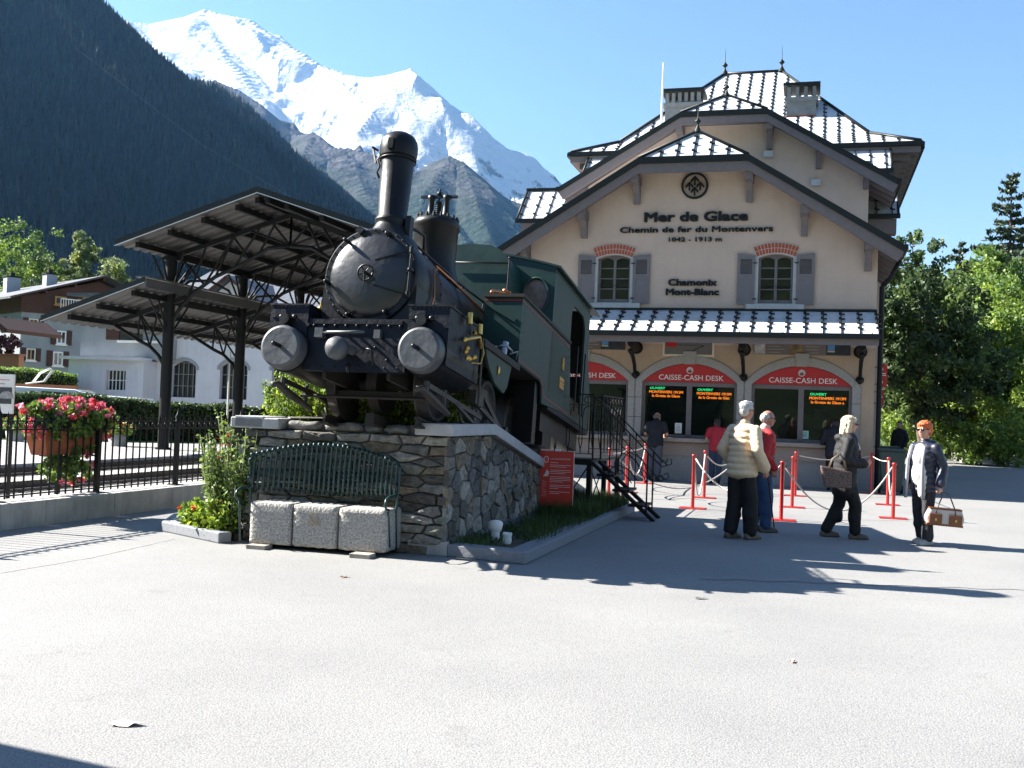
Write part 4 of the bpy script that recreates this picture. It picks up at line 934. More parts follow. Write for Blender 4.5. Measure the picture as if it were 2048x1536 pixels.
# ------------------------------------------------------------------ stone plinth (frame: x along the front, y into depth; corner nearest the viewer at the origin)
P0 = G(890, 1112); PU, PV = P0.dot(AX), P0.dot(BX)
PM = FR(PU, PV)
pl = thing('stone_plinth', 'rubble stone plinth with slate grey coping, carrying the old locomotive', 'plinth', PM)
PWD = 2.42; PL = 7.7
def ptop(y): return 1.27 if y < 1.48 else max(0.0, 1.27 - (y - 1.48) * 0.201)
m_stone = mat('rubble_stone', (0.225, 0.218, 0.205), 0.9, var=0.42, vs=11, bump=1.0, bs=20, attr='tint')
m_joint = mat('rubble_joint', (0.115, 0.11, 0.10), 0.95, var=0.4, vs=14, bump=0.8, bs=40)
rs = random.Random(21)
def stone(mb, c, d, out, seed):                                    # irregular bevelled lump; out = axis index of the face
    x, y, z = d[0] / 2, d[1] / 2, d[2] / 2; j = lambda s: rs.uniform(-s, s)
    n1, n2 = (max(2, int(d[0] / 0.05)), max(2, int(d[2] / 0.05))) if out == 1 else (max(2, int(d[1] / 0.05)), max(2, int(d[2] / 0.05)))
    n1 = min(n1, 12); n2 = min(n2, 7); A = (d[0] if out == 1 else d[1]) / 2; B = d[2] / 2; Dp = (d[1] if out == 1 else d[0])
    vs = []; fs = []; ph = rs.uniform(0, 50); cut = [rs.uniform(-0.02, 0.13) if out == 1 else rs.uniform(-0.05, 0.30) for _ in range(4)]
    for b in range(n2 + 1):
        for a in range(n1 + 1):
            s = a / n1 * 2 - 1; t = b / n2 * 2 - 1
            e = max(abs(s), abs(t))
            # superellipse-like rounded outline with chopped corners
            k = 1 - 0.10 * (abs(s) * abs(t)) ** 2 - cut[(s > 0) + 2 * (t > 0)] * (abs(s) * abs(t)) ** 3
            sx_ = s * A * k + 0.012 * sin(ph + t * 3.1); tz = t * B * k + 0.008 * sin(ph * 1.7 + s * 4)
            dep = Dp * (1 - (0.45 if out == 1 else 0.30) * e ** 12) - 0.010 * sin(ph + s * 5 + t * 3) - 0.008 * sin(ph * 2 + t * 9) + j(0.004)
            vs.append((sx_, -dep, tz) if out == 1 else (dep, sx_, tz))
    for b in range(n2):
        for a in range(n1): q = b * (n1 + 1) + a; fs.append((q, q + 1, q + n1 + 2, q + n1 + 1))
    rim = [a for a in range(n1 + 1)] + [(b + 1) * (n1 + 1) - 1 for b in range(1, n2 + 1)] + [n2 * (n1 + 1) + a for a in range(n1 - 1, -1, -1)] + [b * (n1 + 1) for b in range(n2 - 1, 0, -1)]
    o = len(vs); 
    for q in rim: v = vs[q]; vs.append((v[0] * .97, 0.02, v[2] * .97) if out == 1 else (-0.02, v[1] * .97, v[2] * .97))
    m = len(rim)
    for i in range(m): fs.append((rim[i], rim[(i + 1) % m], o + (i + 1) % m, o + i))
    mb.add([(c[0] + v[0], c[1] + v[1], c[2] + v[2]) for v in vs], fs, True)
core = MB(); prof = [(0.03, 0), (0.03, 1.25), (1.48, 1.25), (1.48 + 1.25 / 0.201, 0.0)]
vs = [(x, y, z) for x in (-PWD + .03, -0.03) for y, z in prof]; core.add(vs, [(0, 1, 2, 3), (7, 6, 5, 4), (0, 4, 5, 1), (1, 5, 6, 2), (2, 6, 7, 3), (0, 3, 7, 4)])
core.build('core', m_joint, pl)
tints = [(.75, .74, .72), (0.95, 0.91, 0.84), (0.5, 0.52, 0.55), (0.78, 0.66, 0.50), (0.42, 0.41, 0.40), (1.15, 1.12, 1.05), (0.6, 0.63, 0.55), (.35, .33, .31)]
def clip(poly, p, n):                                              # keep the side where (x-p).n <= 0
    out = []
    for i in range(len(poly)):
        a, b = poly[i], poly[(i + 1) % len(poly)]; da = (a[0] - p[0]) * n[0] + (a[1] - p[1]) * n[1]; db = (b[0] - p[0]) * n[0] + (b[1] - p[1]) * n[1]
        if da <= 0: out.append(a)
        if (da < 0 < db) or (db < 0 < da): t = da / (da - db); out.append((a[0] + (b[0] - a[0]) * t, a[1] + (b[1] - a[1]) * t))
    return out
def rubble(mb, region, cw, ch, jit, gap, dmin, dmax, place):        # irregular stones fitted into a region (a, z)
    x0 = min(p[0] for p in region); x1 = max(p[0] for p in region); z0 = min(p[1] for p in region); z1 = max(p[1] for p in region)
    pts = []; nz = int((z1 - z0) / ch) + 1; k = cw / ch
    for r in range(-1, nz + 1):
        x = x0 - cw + rs.uniform(0, cw)
        while x < x1 + cw: pts.append((x, (z0 + (r + .5) * ch + rs.uniform(-jit, jit) * ch) * k)); x += cw * rs.uniform(.55, 1.5)
    reg = [(a, z * k) for a, z in region]
    for i, p in enumerate(pts):
        poly = reg
        for j, q in enumerate(pts):
            if j != i and abs(q[0] - p[0]) < 3 * cw and abs(q[1] - p[1]) < 3 * cw:
                poly = clip(poly, ((p[0] + q[0]) / 2, (p[1] + q[1]) / 2), (q[0] - p[0], q[1] - p[1]))
                if len(poly) < 3: break
        if len(poly) < 3: continue
        poly = [(a, z / k) for a, z in poly]; cx = sum(a for a, _ in poly) / len(poly); cz = sum(z for _, z in poly) / len(poly)
        # drop tiny edges, add mid points with jitter
        pp = []
        for a, b in zip(poly, poly[1:] + poly[:1]):
            L_ = hypot(b[0] - a[0], b[1] - a[1])
            if L_ < .015: continue
            pp.append(a)
            m_ = max(1, int(L_ / .07))
            for t in range(1, m_): pp.append((a[0] + (b[0] - a[0]) * t / m_, a[1] + (b[1] - a[1]) * t / m_))
        if len(pp) < 4: continue
        dep = rs.uniform(dmin, dmax); mb.c = rs.choice(tints); f_ = rs.uniform(.75, 1.15); mb.c = tuple(q * f_ for q in mb.c)
        rings = []
        for g_, d_ in ((gap * .5, -.02), (gap * .7, dep * .45), (gap * 1.0, dep * .85), (gap * 1.0 + .018, dep)):
            ring = []
            for (a, z) in pp:
                dx, dz = a - cx, z - cz; L_ = hypot(dx, dz) + 1e-6; sh = min(.45, g_ / L_); e_ = rs.uniform(-.004, .004)
                ring.append((a - dx * sh + e_, z - dz * sh + e_, d_ + rs.uniform(-.006, .006) * (d_ > 0)))
            rings.append(ring)
        inner = [((a + cx) / 2, (z + cz) / 2, dep + rs.uniform(-.012, .014)) for a, z, _ in rings[-1]]; rings.append(inner); n_ = len(pp)
        vs = [place(*v) for r in rings for v in r] + [place(cx, cz, dep + rs.uniform(-.008, .016))]; fs = []
        for r in range(len(rings) - 1):
            for t in range(n_): fs.append((r * n_ + t, r * n_ + (t + 1) % n_, (r + 1) * n_ + (t + 1) % n_, (r + 1) * n_ + t))
        for t in range(n_): fs.append(((len(rings) - 1) * n_ + t, (len(rings) - 1) * n_ + (t + 1) % n_, len(vs) - 1))
        mb.add(vs, fs)
mb = MB(); mb.cols = []
rubble(mb, [(-PWD, 0.0), (-.42, 0.0), (-.42, .15), (0.0, .15), (0.0, 1.26), (-PWD, 1.26)][:0] or [(-PWD, 0.0), (0.0, 0.0), (0.0, 1.26), (-PWD, 1.26)], .34, .105, .30, .017, .01, .075, lambda a, z, d: (a, .02 - d, z))
rubble(mb, [(-0.03, 0.0), (7.6, 0.0), (1.48, 1.26), (-0.03, 1.26)], .24, .18, .42, .014, .004, .040, lambda a, z, d: (-.02 + d, a, z))
mb.build('stonework', m_stone, pl, recalc=True)
# left flank is plainer
b = MB(); b.cols = []
mb2 = MB(); mb2.cols = []
b = mb2
for k in range(60):
    y = rs.uniform(0, 5.5); z = rs.uniform(0.1, ptop(y) - .1) if ptop(y) > .25 else .1; b.c = rs.choice(tints); b.box((-PWD + .01, y, z), (0.06, rs.uniform(.15, .35), rs.uniform(.1, .2)))
mb2.build('left_flank_stones', m_stone, pl)
# coping
cp = MB(); 
def coping_side(x0, x1):
    ys = [(-0.10, 1.27), (1.48, 1.27), (1.48 + 1.27 / 0.201 - .35, 0.06)]
    pts = [(y, z) for y, z in ys]; vs = []
    for x in (x0, x1):
        for y, z in pts: vs.append((x, y, z)); 
        for y, z in reversed(pts): vs.append((x, y, z + 0.13))
    n = 6; cp.add(vs, [tuple(range(n)), tuple(reversed(range(n, 2 * n)))] + [(i, i + n, (i + 1) % n + n, (i + 1) % n) for i in range(n)])
coping_side(-0.36, 0.07); coping_side(-PWD - .10, -PWD + .26)
cp.bb(-0.36, -0.24, -0.105, 0.1, 1.275, 1.40)
cp.build('coping', m_coping, pl, bevel=0.012)
cp = MB(); cp.bb(-PWD - .15, -PWD + .45, -0.10, 0.30, 1.265, 1.385); cp.build('coping', m_coping, pl, bevel=0.015)
cp = MB(); cp.cols = []
x = -PWD + .46
while x < -0.5:
    wd = rs.uniform(.2, .5); wd = min(wd, -0.37 - x); cp.c = rs.choice(tints[:4]); stone(cp, (x + wd / 2, 0.10, 1.315), (wd - .02, 0.10, 0.10), 1, 0); x += wd
cp.bb(-PWD + .45, -0.37, 0.09, 0.4, 1.25, 1.36)
cp.build('top_course', m_stone, pl)
mb = MB(); mb.bb(-0.42, 0.03, -0.03, 0.05, 0, 0.15); mb.build('footing', m_conc, pl, bevel=.01)
mb = MB(); mb.slab([(-PWD + .9, 0.12, 1.415), (-PWD + 1.0, 0.5, 1.40), (-PWD + .2, 0.55, 1.40), (-PWD + .45, 0.16, 1.40)], 0.012); mb.build('loose_board', mat('weathered_wood', (0.3, .27, .23), .9, var=.3, vs=8), pl)

# kerb and flower beds
K = [S(PU - 0.42, PV - 0.03), G(1050, 1130), S(G(1050, 1130).dot(AX) + 0.03, G(1258, 1025).dot(BX) + .2)]
def kerb(name, pts, wd, hgt, m=m_kerb):
    b = MB(); L_ = []; n = len(pts)
    for i, p in enumerate(pts):
        t0 = (pts[i] - pts[i - 1]).normalized() if i > 0 else None; t1 = (pts[i + 1] - pts[i]).normalized() if i < n - 1 else None
        t = ((t0 or t1) + (t1 or t0)).normalized(); nn = Vector((-t.y, t.x, 0)); k = 1 / max(.5, nn.dot(Vector((-(t0 or t1).y, (t0 or t1).x, 0))))
        L_.append((p, p + nn * wd * k))
    vs = []
    for o, i_ in L_: vs += [(o.x, o.y, 0), (o.x, o.y, hgt), (i_.x, i_.y, hgt), (i_.x, i_.y, 0)]
    fs = []
    for s in range(n - 1):
        for q in range(4): fs.append((4 * s + q, 4 * s + (q + 1) % 4, 4 * s + 4 + (q + 1) % 4, 4 * s + 4 + q))
    fs += [(0, 1, 2, 3), (4 * n - 1, 4 * n - 2, 4 * n - 3, 4 * n - 4)]
    b.add(vs, fs); o = b.build(name, m, bevel=0.015); tag(o, kind='structure'); return o
kerb('kerb', [K[0] + AX * 0.45, K[1], K[2]], 0.22, 0.13)
KL = [S(PU - 2.45, PV - .35), G(470, 1072), G(352, 1060), G(425, 1010)]
kerb('kerb', [S(PU - PWD + .02, PV - 0.25), G(352, 1062), G(372, 1046)], 0.16, 0.12)
def bed(name, pts, z, m, h_=0.0):
    b = MB(); b.slab([(p.x, p.y, z) for p in pts], 0.2); o = b.build(name, m); tag(o, kind='structure'); return o
IN = [S(PU + .0, PV + .02), G(1050, 1130) + BX * .18 - AX * .15, S(G(1050, 1130).dot(AX) - 0.16, G(1258, 1025).dot(BX) + .1), S(PU + 0.0, G(1258, 1025).dot(BX) + 1.5)]
bed('flower_bed_soil', IN, 0.09, m_earth)
INL = [S(PU - PWD, PV - .15), G(365, 1054) + BX * .1, G(372, 1030), S(PU - PWD - 1.2, PV + 3), S(PU - PWD, PV + 3)]
bed('flower_bed_soil', INL, 0.08, m_earth)

# ------------------------------------------------------------------ granite blocks, bench back
FV = G(640, 1106).dot(BX)
for i, (x0, x1, lab) in enumerate(((497, 579, 'leftmost of three pitted granite blocks in front of the plinth'), (582, 670, 'middle pitted granite block with a faded date mark, in front of the plinth'), (674, 769, 'right hand pitted granite block, with the bench leg against its side'))):
    ya = 1094 + (x0 - 497) * .083; a = SP(x0, ya, FV)[0]; b_ = SP(x1, 1094 + (x1 - 497) * .083, FV)[0]
    h_ = 0.445; q = MB(); q.M = FR(0, 0)
    nx, ny, nz_ = 12, 10, 10; bm = bmesh.new(); bmesh.ops.create_cube(bm, size=1); bmesh.ops.subdivide_edges(bm, edges=bm.edges, cuts=9, use_grid_fill=True)
    for v in bm.verts:
        c = v.co.copy(); 
        for ax_ in range(3):
            pass
        r_ = 0.045; d = Vector([max(-.5 + r_, min(.5 - r_, t)) for t in c]); e_ = c - d
        if e_.length > 1e-6 and sum(abs(t) > 1e-5 for t in e_) > 1: c = d + e_.normalized() * r_ * (1.0 if sum(abs(t) > 1e-5 for t in e_) else 1)
        v.co = Vector((c.x * (b_ - a), c.y * .46, c.z * h_)) + Vector([0.004 * sin(17 * (c[k] + i) + 9 * c[(k + 1) % 3] * 3) for k in range(3)])
    me = bpy.data.meshes.new('stone_block'); bm.to_mesh(me); bm.free(); me.materials.append(m_blockst)
    for p in me.polygons: p.use_smooth = True
    o = bpy.data.objects.new('stone_block', me); COL.objects.link(o); o.matrix_world = FR((a + b_) / 2, FV + .23, 0.045 + h_ / 2)
    tag(o, lab, 'stone block', 'granite blocks used as a seat')
    if i == 1:
        s = MB(); text(s, '2000', 0, 0.02, -0.236, 0.07, 0.001, 0.0, 1.2); plate(s, arc(0, .10, .05, 0, 360, 18)[:-1], [arc(0, .10, .042, 0, 360, 18)[:-1]], -0.237, -0.233); s.build('date_mark', mat('faded_ochre', (0.36, 0.27, 0.17), 0.9), o)
for px, py, lab in ((515, 1098, 'small wooden shim under the left granite block'), (722, 1116, 'small wooden shim under the right granite block')):
    p = G(px, py); o = MB(); o.bb(-.11, .11, -.05, .12, 0.0, .045); o = o.build('wooden_shim', mat('weathered_wood', (0, 0, 0)), bevel=.004); o.matrix_world = FR(p.dot(AX), p.dot(BX)); tag(o, lab, 'wooden shim')
# bench back: green iron tubes, arched top, scrolled arms
be = thing('garden_bench', 'dark green tubular iron bench back with curled arms standing behind the granite blocks', 'bench', PM)
m_bgreen = mat('bench_green', (0.012, 0.040, 0.042), 0.35, var=0.15, vs=9)
def PP(px, py, y=-0.12): u, z = SP(px, py, PV + y); return u - PU, z
xl, _ = PP(517, 900); xr, _ = PP(800, 915); nb = 30
for i in range(nb):
    t = i / (nb - 1); x = xl + (xr - xl) * t; zt = 0.975 + 0.15 * sin(pi * min(1, max(0, (t + .02) / 1.04))) ; zb = 0.60 - .02 * sin(pi * t); q = MB()
    yo = -0.10 - 0.10 * (abs(2 * t - 1)) ** 2.2
    q.tube([(x, yo + .0, zb), (x, yo - .03, zb + .05), (x, yo - .01, (zb + zt) / 2), (x, yo + .02, zt - .05), (x, yo - .01, zt), (x, yo - .06, zt + .005), (x, yo - .075, zt - .02)], 0.0155, 8)
    q.build('back_rod', m_bgreen, be)
q = MB()
for zf in (0.18, 0.80):
    q.tube([(xl + (xr - xl) * t, -0.085 - 0.10 * (abs(2 * t - 1)) ** 2.2, 0.60 + zf * (0.375 + .15 * sin(pi * t))) for t in np.linspace(0, 1, 15)], 0.009, 6)
q.build('cross_rail', m_bgreen, be)
for sx_, xx in ((-1, xl - .02), (1, xr + .02)):
    q = MB(); y0 = -0.20
    q.tube([(xx, y0, 0.95), (xx + sx_ * .03, y0 - .02, 0.92), (xx + sx_ * .01, y0, .7), (xx, y0 - .02, .45), (xx + sx_ * .0, y0 + .02, 0.02)], 0.014, 8)
    q.tube([(xx + sx_ * .0, y0, 0.64), (xx + sx_ * .0, y0 - .10, .63), (xx, y0 - .22, .625), (xx, y0 - .30, .60), (xx, y0 - .33, .55), (xx, y0 - .29, .50), (xx, y0 - .22, .49)], 0.013, 8)
    q.tube([(xx, y0 - .25, .50), (xx, y0 - .22, .4), (xx - sx_ * .0, y0 - .16, .10)] if sx_ > 0 else [(xx, y0 - .25, .50), (xx, y0 - .23, .4), (xx, y0 - .20, .05)], 0.013, 8)
    q.tube([(xx, y0, .72), (xx, y0 - .05, .76), (xx, y0 - .09, .72), (xx, y0 - .06, .66)], .008, 6)
    q.build('arm_frame', m_bgreen, be)

# ------------------------------------------------------------------ locomotive (frame: x across, y backwards along the boiler, z up from the rail; nose up 8.3 degrees)
SL = radians(8.3)
L0 = G(772, 842, 1.40)
LM = FR(L0.dot(AX), L0.dot(BX), 1.40) @ Matrix.Rotation(-SL, 4, 'X')
lo = thing('steam_locomotive', 'black and green vintage rack steam locomotive with tall chimney, tilted on the stone plinth', 'locomotive', LM)
m_blk = mat('locomotive_black', (0.0055, 0.006, 0.007), 0.42, var=0.40, vs=3.5, bump=0.3, bs=7, spec=0.28)
m_door = mat('smokebox_paint', (0.012, 0.014, 0.018), 0.33, var=0.35, vs=2.6, bump=0.55, bs=5, spec=0.6)
m_navy = mat('navy_front_paint', (0.005, 0.007, 0.013), 0.5, spec=0.22, var=0.3, vs=5, bump=0.35, bs=12)
m_grey = mat('cylinder_grey', (0.06, 0.065, 0.073), 0.5, var=0.25, vs=5, bump=0.4, bs=6)
m_grn = mat('locomotive_green', (0.006, 0.034, 0.030), 0.42, spec=0.35, var=0.18, vs=2.5, bump=0.12, bs=6)
m_grn2 = mat('faded_green', (0.020, 0.043, 0.034), 0.55, spec=0.3, var=0.15, vs=3, bump=0.1, bs=8)
m_grime = mat('grimy_steel', (0.032, 0.028, 0.025), 0.55, metal=0.2, var=0.4, vs=8)
m_rust = mat('dark_rusty_iron', (0.014, 0.011, 0.009), 0.75, var=0.4, vs=10)
Y_ = Matrix.Rotation(radians(-90), 4, 'X')                         # lathe axis z -> +y (backwards)
def LY(x, y, z): return Matrix.Translation((x, y, z)) @ Y_
HB = 1.43; RB = 0.53
# smokebox and boiler
q = MB(); q.lathe([(RB - .02, -0.80), (RB, -0.78), (RB, -0.02), (RB - .035, 0.0), (RB - .035, 0.02)], LY(0, 0, HB), 56)
q.bb(-RB, RB, -.78, 0.0, HB - .75, HB - .1)
for k in range(36): a = 2 * pi * k / 36; q.sph((.505 * cos(a), -.797, HB + .505 * sin(a)), .011, 6, 4)
for k in range(14): a = pi * k / 14; q.sph(((RB) * cos(a), -.05, HB + RB * sin(a)), .012, 6, 4)
q.build('smokebox', m_blk, lo)
q = MB(); q.lathe([(0.0, -0.885), (0.10, -0.883), (0.22, -0.872), (0.34, -0.85), (0.42, -0.825), (0.455, -0.805), (0.46, -0.795)], LY(0, 0, HB), 56, cap=False)
d_ = q.build('smokebox_door', m_door, lo)
q = MB(); q.M = LY(0, -0.93, HB)
n = 20
q.tube([(0.085 * cos(2 * pi * k / n), 0.085 * sin(2 * pi * k / n), 0.0) for k in range(n + 1)], 0.011, 8)
for k in range(5): a = 2 * pi * k / 5 + .3; q.cyl((0, 0, 0), (.085 * cos(a), .085 * sin(a), 0), .007, .007, 6)
q.sph((0, 0, -.01), .022); q.M = Matrix(); q.cyl((0, -.98, HB), (0, -.86, HB), .014, .014); q.cyl((0, -.955, HB), (0.01, -.96, HB - .16), .009, .007, 8)
q.build('handwheel', m_blk, d_)
for a in (128, 68, 190, 248, 300, 5):
    q = MB(); a = radians(a); x, z = .475 * cos(a), .475 * sin(a); q.cyl((x, -.80, HB + z), (x, -.88, HB + z), .018, .015, 8); q.bar((x * .93, -.865, HB + z * .93), (x * 1.06, -.865, HB + z * 1.06), .035, .03); q.sph((x, -.89, HB + z), .022, 8, 6); q.build('door_clamp', m_blk, d_)
q = MB(); q.cyl((.47, -.87, HB - .26), (.47, -.87, HB + .30), .014, .014, 8)
for z in (-.22, .26): q.cyl((.47, -.87, HB + z - .03), (.47, -.87, HB + z + .03), .026, .026, 8)
for z in (-.22, .26): q.bar((.46, -.85, HB + z), (.08, -.895, HB + z * .55), .02, .012)
q.build('door_hinge', m_blk, d_)
q = MB(); q.cyl((-.16, -.83, HB + .50), (-.16, -.70, HB + .50), .05, .05, 4); q.build('top_catch', m_blk, lo)
q = MB(); q.lathe([(RB - .045, 0.02), (RB - .045, 2.6)], LY(0, 0, HB), 48, cap=False)
for y in (.75, 1.5, 2.2): q.lathe([(RB - .038, y), (RB - .038, y + .05)], LY(0, 0, HB), 48, cap=False)
bo = q.build('boiler', m_blk, lo)
q = MB(); q.tube([(RB - .05 + .06, -.3, HB + .25), (RB + .03, .3, HB + .22), (RB + .02, 1.6, HB + .17), (RB, 2.3, HB + .25)], .016, 8); q.build('copper_pipe', m_copperpipe, bo)
q = MB(); q.tube([(.22, -.4, HB + .54), (.26, .3, HB + .50), (.30, 1.5, HB + .47), (.32, 2.5, HB + .49)], .014, 8)
for y in (-.3, .5, 1.4, 2.3): q.cyl((.25, y, HB + .42), (.26, y, HB + .50), .012, .012, 6)
q.build('handrail', m_blk, bo)
q = MB(); q.tube([(.54, -.35, HB + .22), (.56, -.33, HB - .1), (.58, -.5, HB - .35)], .011, 6); q.tube([(.54, .4, HB), (.56, .5, HB - .25), (.50, .5, HB - .45)], .009, 6); q.build('small_pipe', m_copperpipe, bo)
# chimney
q = MB(); q.M = Matrix.Translation((0, -.38, 0))
q.lathe([(.34, HB + .40), (.30, HB + .50), (.235, HB + .57), (.185, HB + .66), (.170, HB + .70), (.185, HB + .72), (.185, HB + .75), (.160, HB + .77), (.190, 2.94)], n=40)
ch = q.build('chimney', m_blk, lo)
q = MB(); q.M = Matrix.Translation((0, -.38, 0)) @ Matrix.Rotation(radians(0), 4, 'Y')
q.lathe([(.205, 2.90), (.212, 2.96), (.213, 3.03), (.203, 3.09), (.172, 3.145), (.11, 3.185), (0.0, 3.20)], n=36, cap=False)
q.lathe([(.195, 2.90), (.20, 3.03), (.0, 3.03)], n=36, cap=False)
q.build('chimney_cap', m_blk, ch)
q = MB(); q.M = Matrix.Translation((0, -.38, 0)); q.tube([(.20 * cos(a), .20 * sin(a), 2.87) for a in np.linspace(0, 2 * pi, 25)], .010, 6)
q.bar((-.20, -.10, 2.96), (-.27, -.12, 3.0), .02, .02); q.bar((-.27, -.1, 3.0), (-.20, -.13, 2.80), .018, .02); q.tube([(-.20, 0, 2.95), (-.25, 0, 2.9), (-.21, 0, 2.82), (-.24, 0, 2.75), (-.20, 0, 2.68)], .012, 6); q.bb(-.03, .03, -.25, -.2, 2.93, 3.05)
q.build('cap_clasp', m_blk, ch)
# steam dome with safety valves
q = MB(); q.M = Matrix.Translation((0.0, 1.0, 0)); q.lathe([(.34, HB + .42), (.29, HB + .56), (.272, HB + .62), (.272, 2.52), (.285, 2.53), (.29, 2.58), (.285, 2.60), (.25, 2.66), (.0, 2.67)], n=44)
for k in range(18): a = 2 * pi * k / 18; q.cyl((.255 * cos(a), .255 * sin(a), 2.63), (.255 * cos(a), .255 * sin(a), 2.685), .017, .017, 6)
dm = q.build('steam_dome', m_blk, lo)
q = MB(); q.M = Matrix.Translation((0.0, 1.0, 0))
for x in (-.10, .10): q.lathe([(.06, 2.66), (.055, 2.72), (.042, 2.74), (.038, 2.90), (.05, 2.93), (.05, 2.97), (.03, 2.98)], Matrix.Translation((x, 0, 0)), 14)
q.bar((-.24, 0, 2.96), (.24, 0, 2.955), .03, .03); q.cyl((0, 0, 2.68), (0, 0, 3.06), .012, .012, 8); q.sph((0, 0, 3.0), .035, 8, 6)
for k in range(8): q.lathe([(.032, 0), (.042, .012), (.032, .024)], Matrix.Translation((0, 0, 2.69 + k * .026)), 10)
q.build('safety_valve', m_blk, dm)
q = MB(); q.tube([(.17, -.38, HB + .66), (.22, -.2, HB + .70), (.24, 0.02, HB + .70), (.245, .04, HB + .42)], .02, 8); q.bb(.19, .25, -.45, -.35, HB + .5, HB + .78); q.build('chimney_bracket', m_blk, lo)
# front plate: buffer beam, cylinder housings
q = MB(); q.bb(-.56, .56, -.98, -.90, .37, .92); q.bb(-.50, .50, -1.0, -.98, .86, .905)
for k in range(9): q.sph((-.48 + k * .12, -1.0, .84), .017, 8, 6)
for k in range(8): q.sph((-.5 + k * .14, -.985, .41), .012, 6, 4)
for x, z in ((-.44, .74), (.22, .62), (.36, .49), (.45, .62), (.50, .50)): q.sph((x, -.985, z), .016, 8, 6)
q.bb(-.5, .5, -.9, 0.1, .55, .9)
q.build('front_beam', m_navy, lo)
q = MB(); q.cyl((-.02, -1.0, .58), (-.02, -1.17, .58), .05, .045); q.M = LY(-.10, -1.30, .56); q.lathe([(0, 0), (.06, .005), (.10, .03), (.118, .075), (.118, .13), (.08, .17), (.04, .28)], n=30, cap=False); q.build('central_buffer', m_grey, lo)
q = MB(); q.tube([(-.36, -1.06, .755), (-.05, -1.065, .76), (.12, -1.065, .765)], .017, 8); q.bb(-.43, -.34, -1.08, -1.0, .70, .80); q.bb(.22, .29, -1.06, -1.0, .70, .79); q.build('lamp_bar', m_grey, lo)
q = MB(); q.tube([(-.02, -1.05, .42), (0.0, -1.12, .40), (.01, -1.11, .33)], .02, 8); q.tube([(.12, -1.03, .60), (.22, -1.08, .58), (.24, -1.03, .42)], .014, 6); q.build('coupling_hook', m_blk, lo)
for sx_ in (-1, 1):
    cx = sx_ * .76 + .0
    q = MB(); xa, xb = (.56, 1.0) if sx_ > 0 else (-1.0, -.56)
    q.prism([(xa, .45), (xb, .45), (xb, 1.055), (xa, 1.055)], -1.0, .05); q.bb(xa - .012, xb + .012, -1.012, .06, 1.05, 1.07)
    for k in range(9): q.sph((xa + .03 + k * (xb - xa - .06) / 8, -1.003, 1.035), .009, 6, 4)
    q.bar((xa + .02, -1.003, .97), (xa + .18, -1.003, .97), .006, .10)
    q.build('cylinder_housing', m_navy, lo)
    q = MB(); q.lathe([(.245, -1.0), (.245, .0)], LY(cx, 0, .58), 40)
    q.build('cylinder', m_blk, lo)
    q = MB(); q.lathe([(0, -1.168), (.10, -1.169), (.195, -1.170)], LY(cx, 0, .58), 48, cap=False); q.lathe([(.195, -1.170), (.218, -1.160), (.226, -1.138), (.228, -1.0)], LY(cx, 0, .58), 48, cap=False)
    cc_ = q.build('cylinder_cover', m_grey, lo)
    q = MB(); q.cyl((cx - .0, -1.30, .58), (cx, -1.17, .58), .022, .022, 10); q.sph((cx, -1.30, .58), .024); q.build('tail_rod', m_blk, cc_)
    q = MB(); zx = .90; q.sph((cx - .09, -1.03, zx + .02), .03); q.sph((cx + .06, -1.03, zx + .02), .03); q.sph((cx - .02, -1.03, zx - .07), .028); q.cyl((cx - .03, -1.09, zx - .01), (cx - .03, -1.0, zx - .01), .055, .06, 14); q.cyl((cx + .22 * 1, -1.04, .84), (cx + .22, -1.0, .84), .02, .02); q.build('valve_cover', m_blk, lo)
    q = MB(); q.cyl((cx - .1 * sx_, -.55, 1.06), (cx - .1 * sx_, -.55, 1.11), .035, .03, 10); q.sph((cx - .1 * sx_, -.55, 1.13), .035, 10, 8); q.cyl((cx - .1 * sx_, -.55, 1.15), (cx - .1 * sx_, -.55, 1.20), .014, .01, 8); q.sph((cx + .02, -.4, 1.12), .03, 8, 6, (1, 1, 1.5)); q.build('oil_cup', m_brass, lo)
# lubricator cluster on the right flank
q = MB(); q.cyl((1.06, -.55, .98), (1.06, -.55, 1.10), .035, .03, 10); q.cyl((1.08, -.25, .94), (1.08, -.25, 1.05), .035, .03, 10); q.tube([(1.04, -.6, .8), (1.06, -.45, .85), (1.1, -.3, .9), (1.08, -.2, .8)], .02, 8)
for k in range(7): q.sph((1.03 + random.uniform(0, .08), -.7 + random.uniform(0, .5), random.uniform(.6, .95)), .03, 8, 6)
q.tube([(1.1, -.25, .9), (1.13, -.2, .75), (1.12, -.25, .62), (1.07, -.4, .6)], .008, 6); q.build('lubricator', m_brass, lo)
q = MB(); q.cyl((1.05, .0, .2), (1.05, -.02, .95), .014, .014, 8); q.build('drain_rod', m_grime, lo)
# running board and green valance
q = MB(); q.bb(.5, 1.07, -.0, 1.45, .90, .95); q.bb(-1.07, -.5, 0, 1.45, .90, .95)
q.bar((1.06, 0, .90), (1.06, 1.45, .90), .03, .06); q.build('running_board', m_rust, lo)
q = MB(); vp = [(0.12, .895), (1.18, .895), (1.05, .60), (.92, .50), (.55, .55), (.30, .68), (.16, .80)]
for x in (1.02, -1.05):
    q = MB(); vs = [(x, y, z) for y, z in vp] + [(x + .03, y, z) for y, z in vp]; n = len(vp); q.add(vs, [tuple(range(n)), tuple(reversed(range(n, 2 * n)))] + [(i, i + n, (i + 1) % n + n, (i + 1) % n) for i in range(n)]); q.build('valance', m_grn2, lo)
q = MB(); q.sph((1.06, .62, .72), .035, 10, 8, (.5, .7, 1.6)); q.build('brass_number', m_brass, lo)
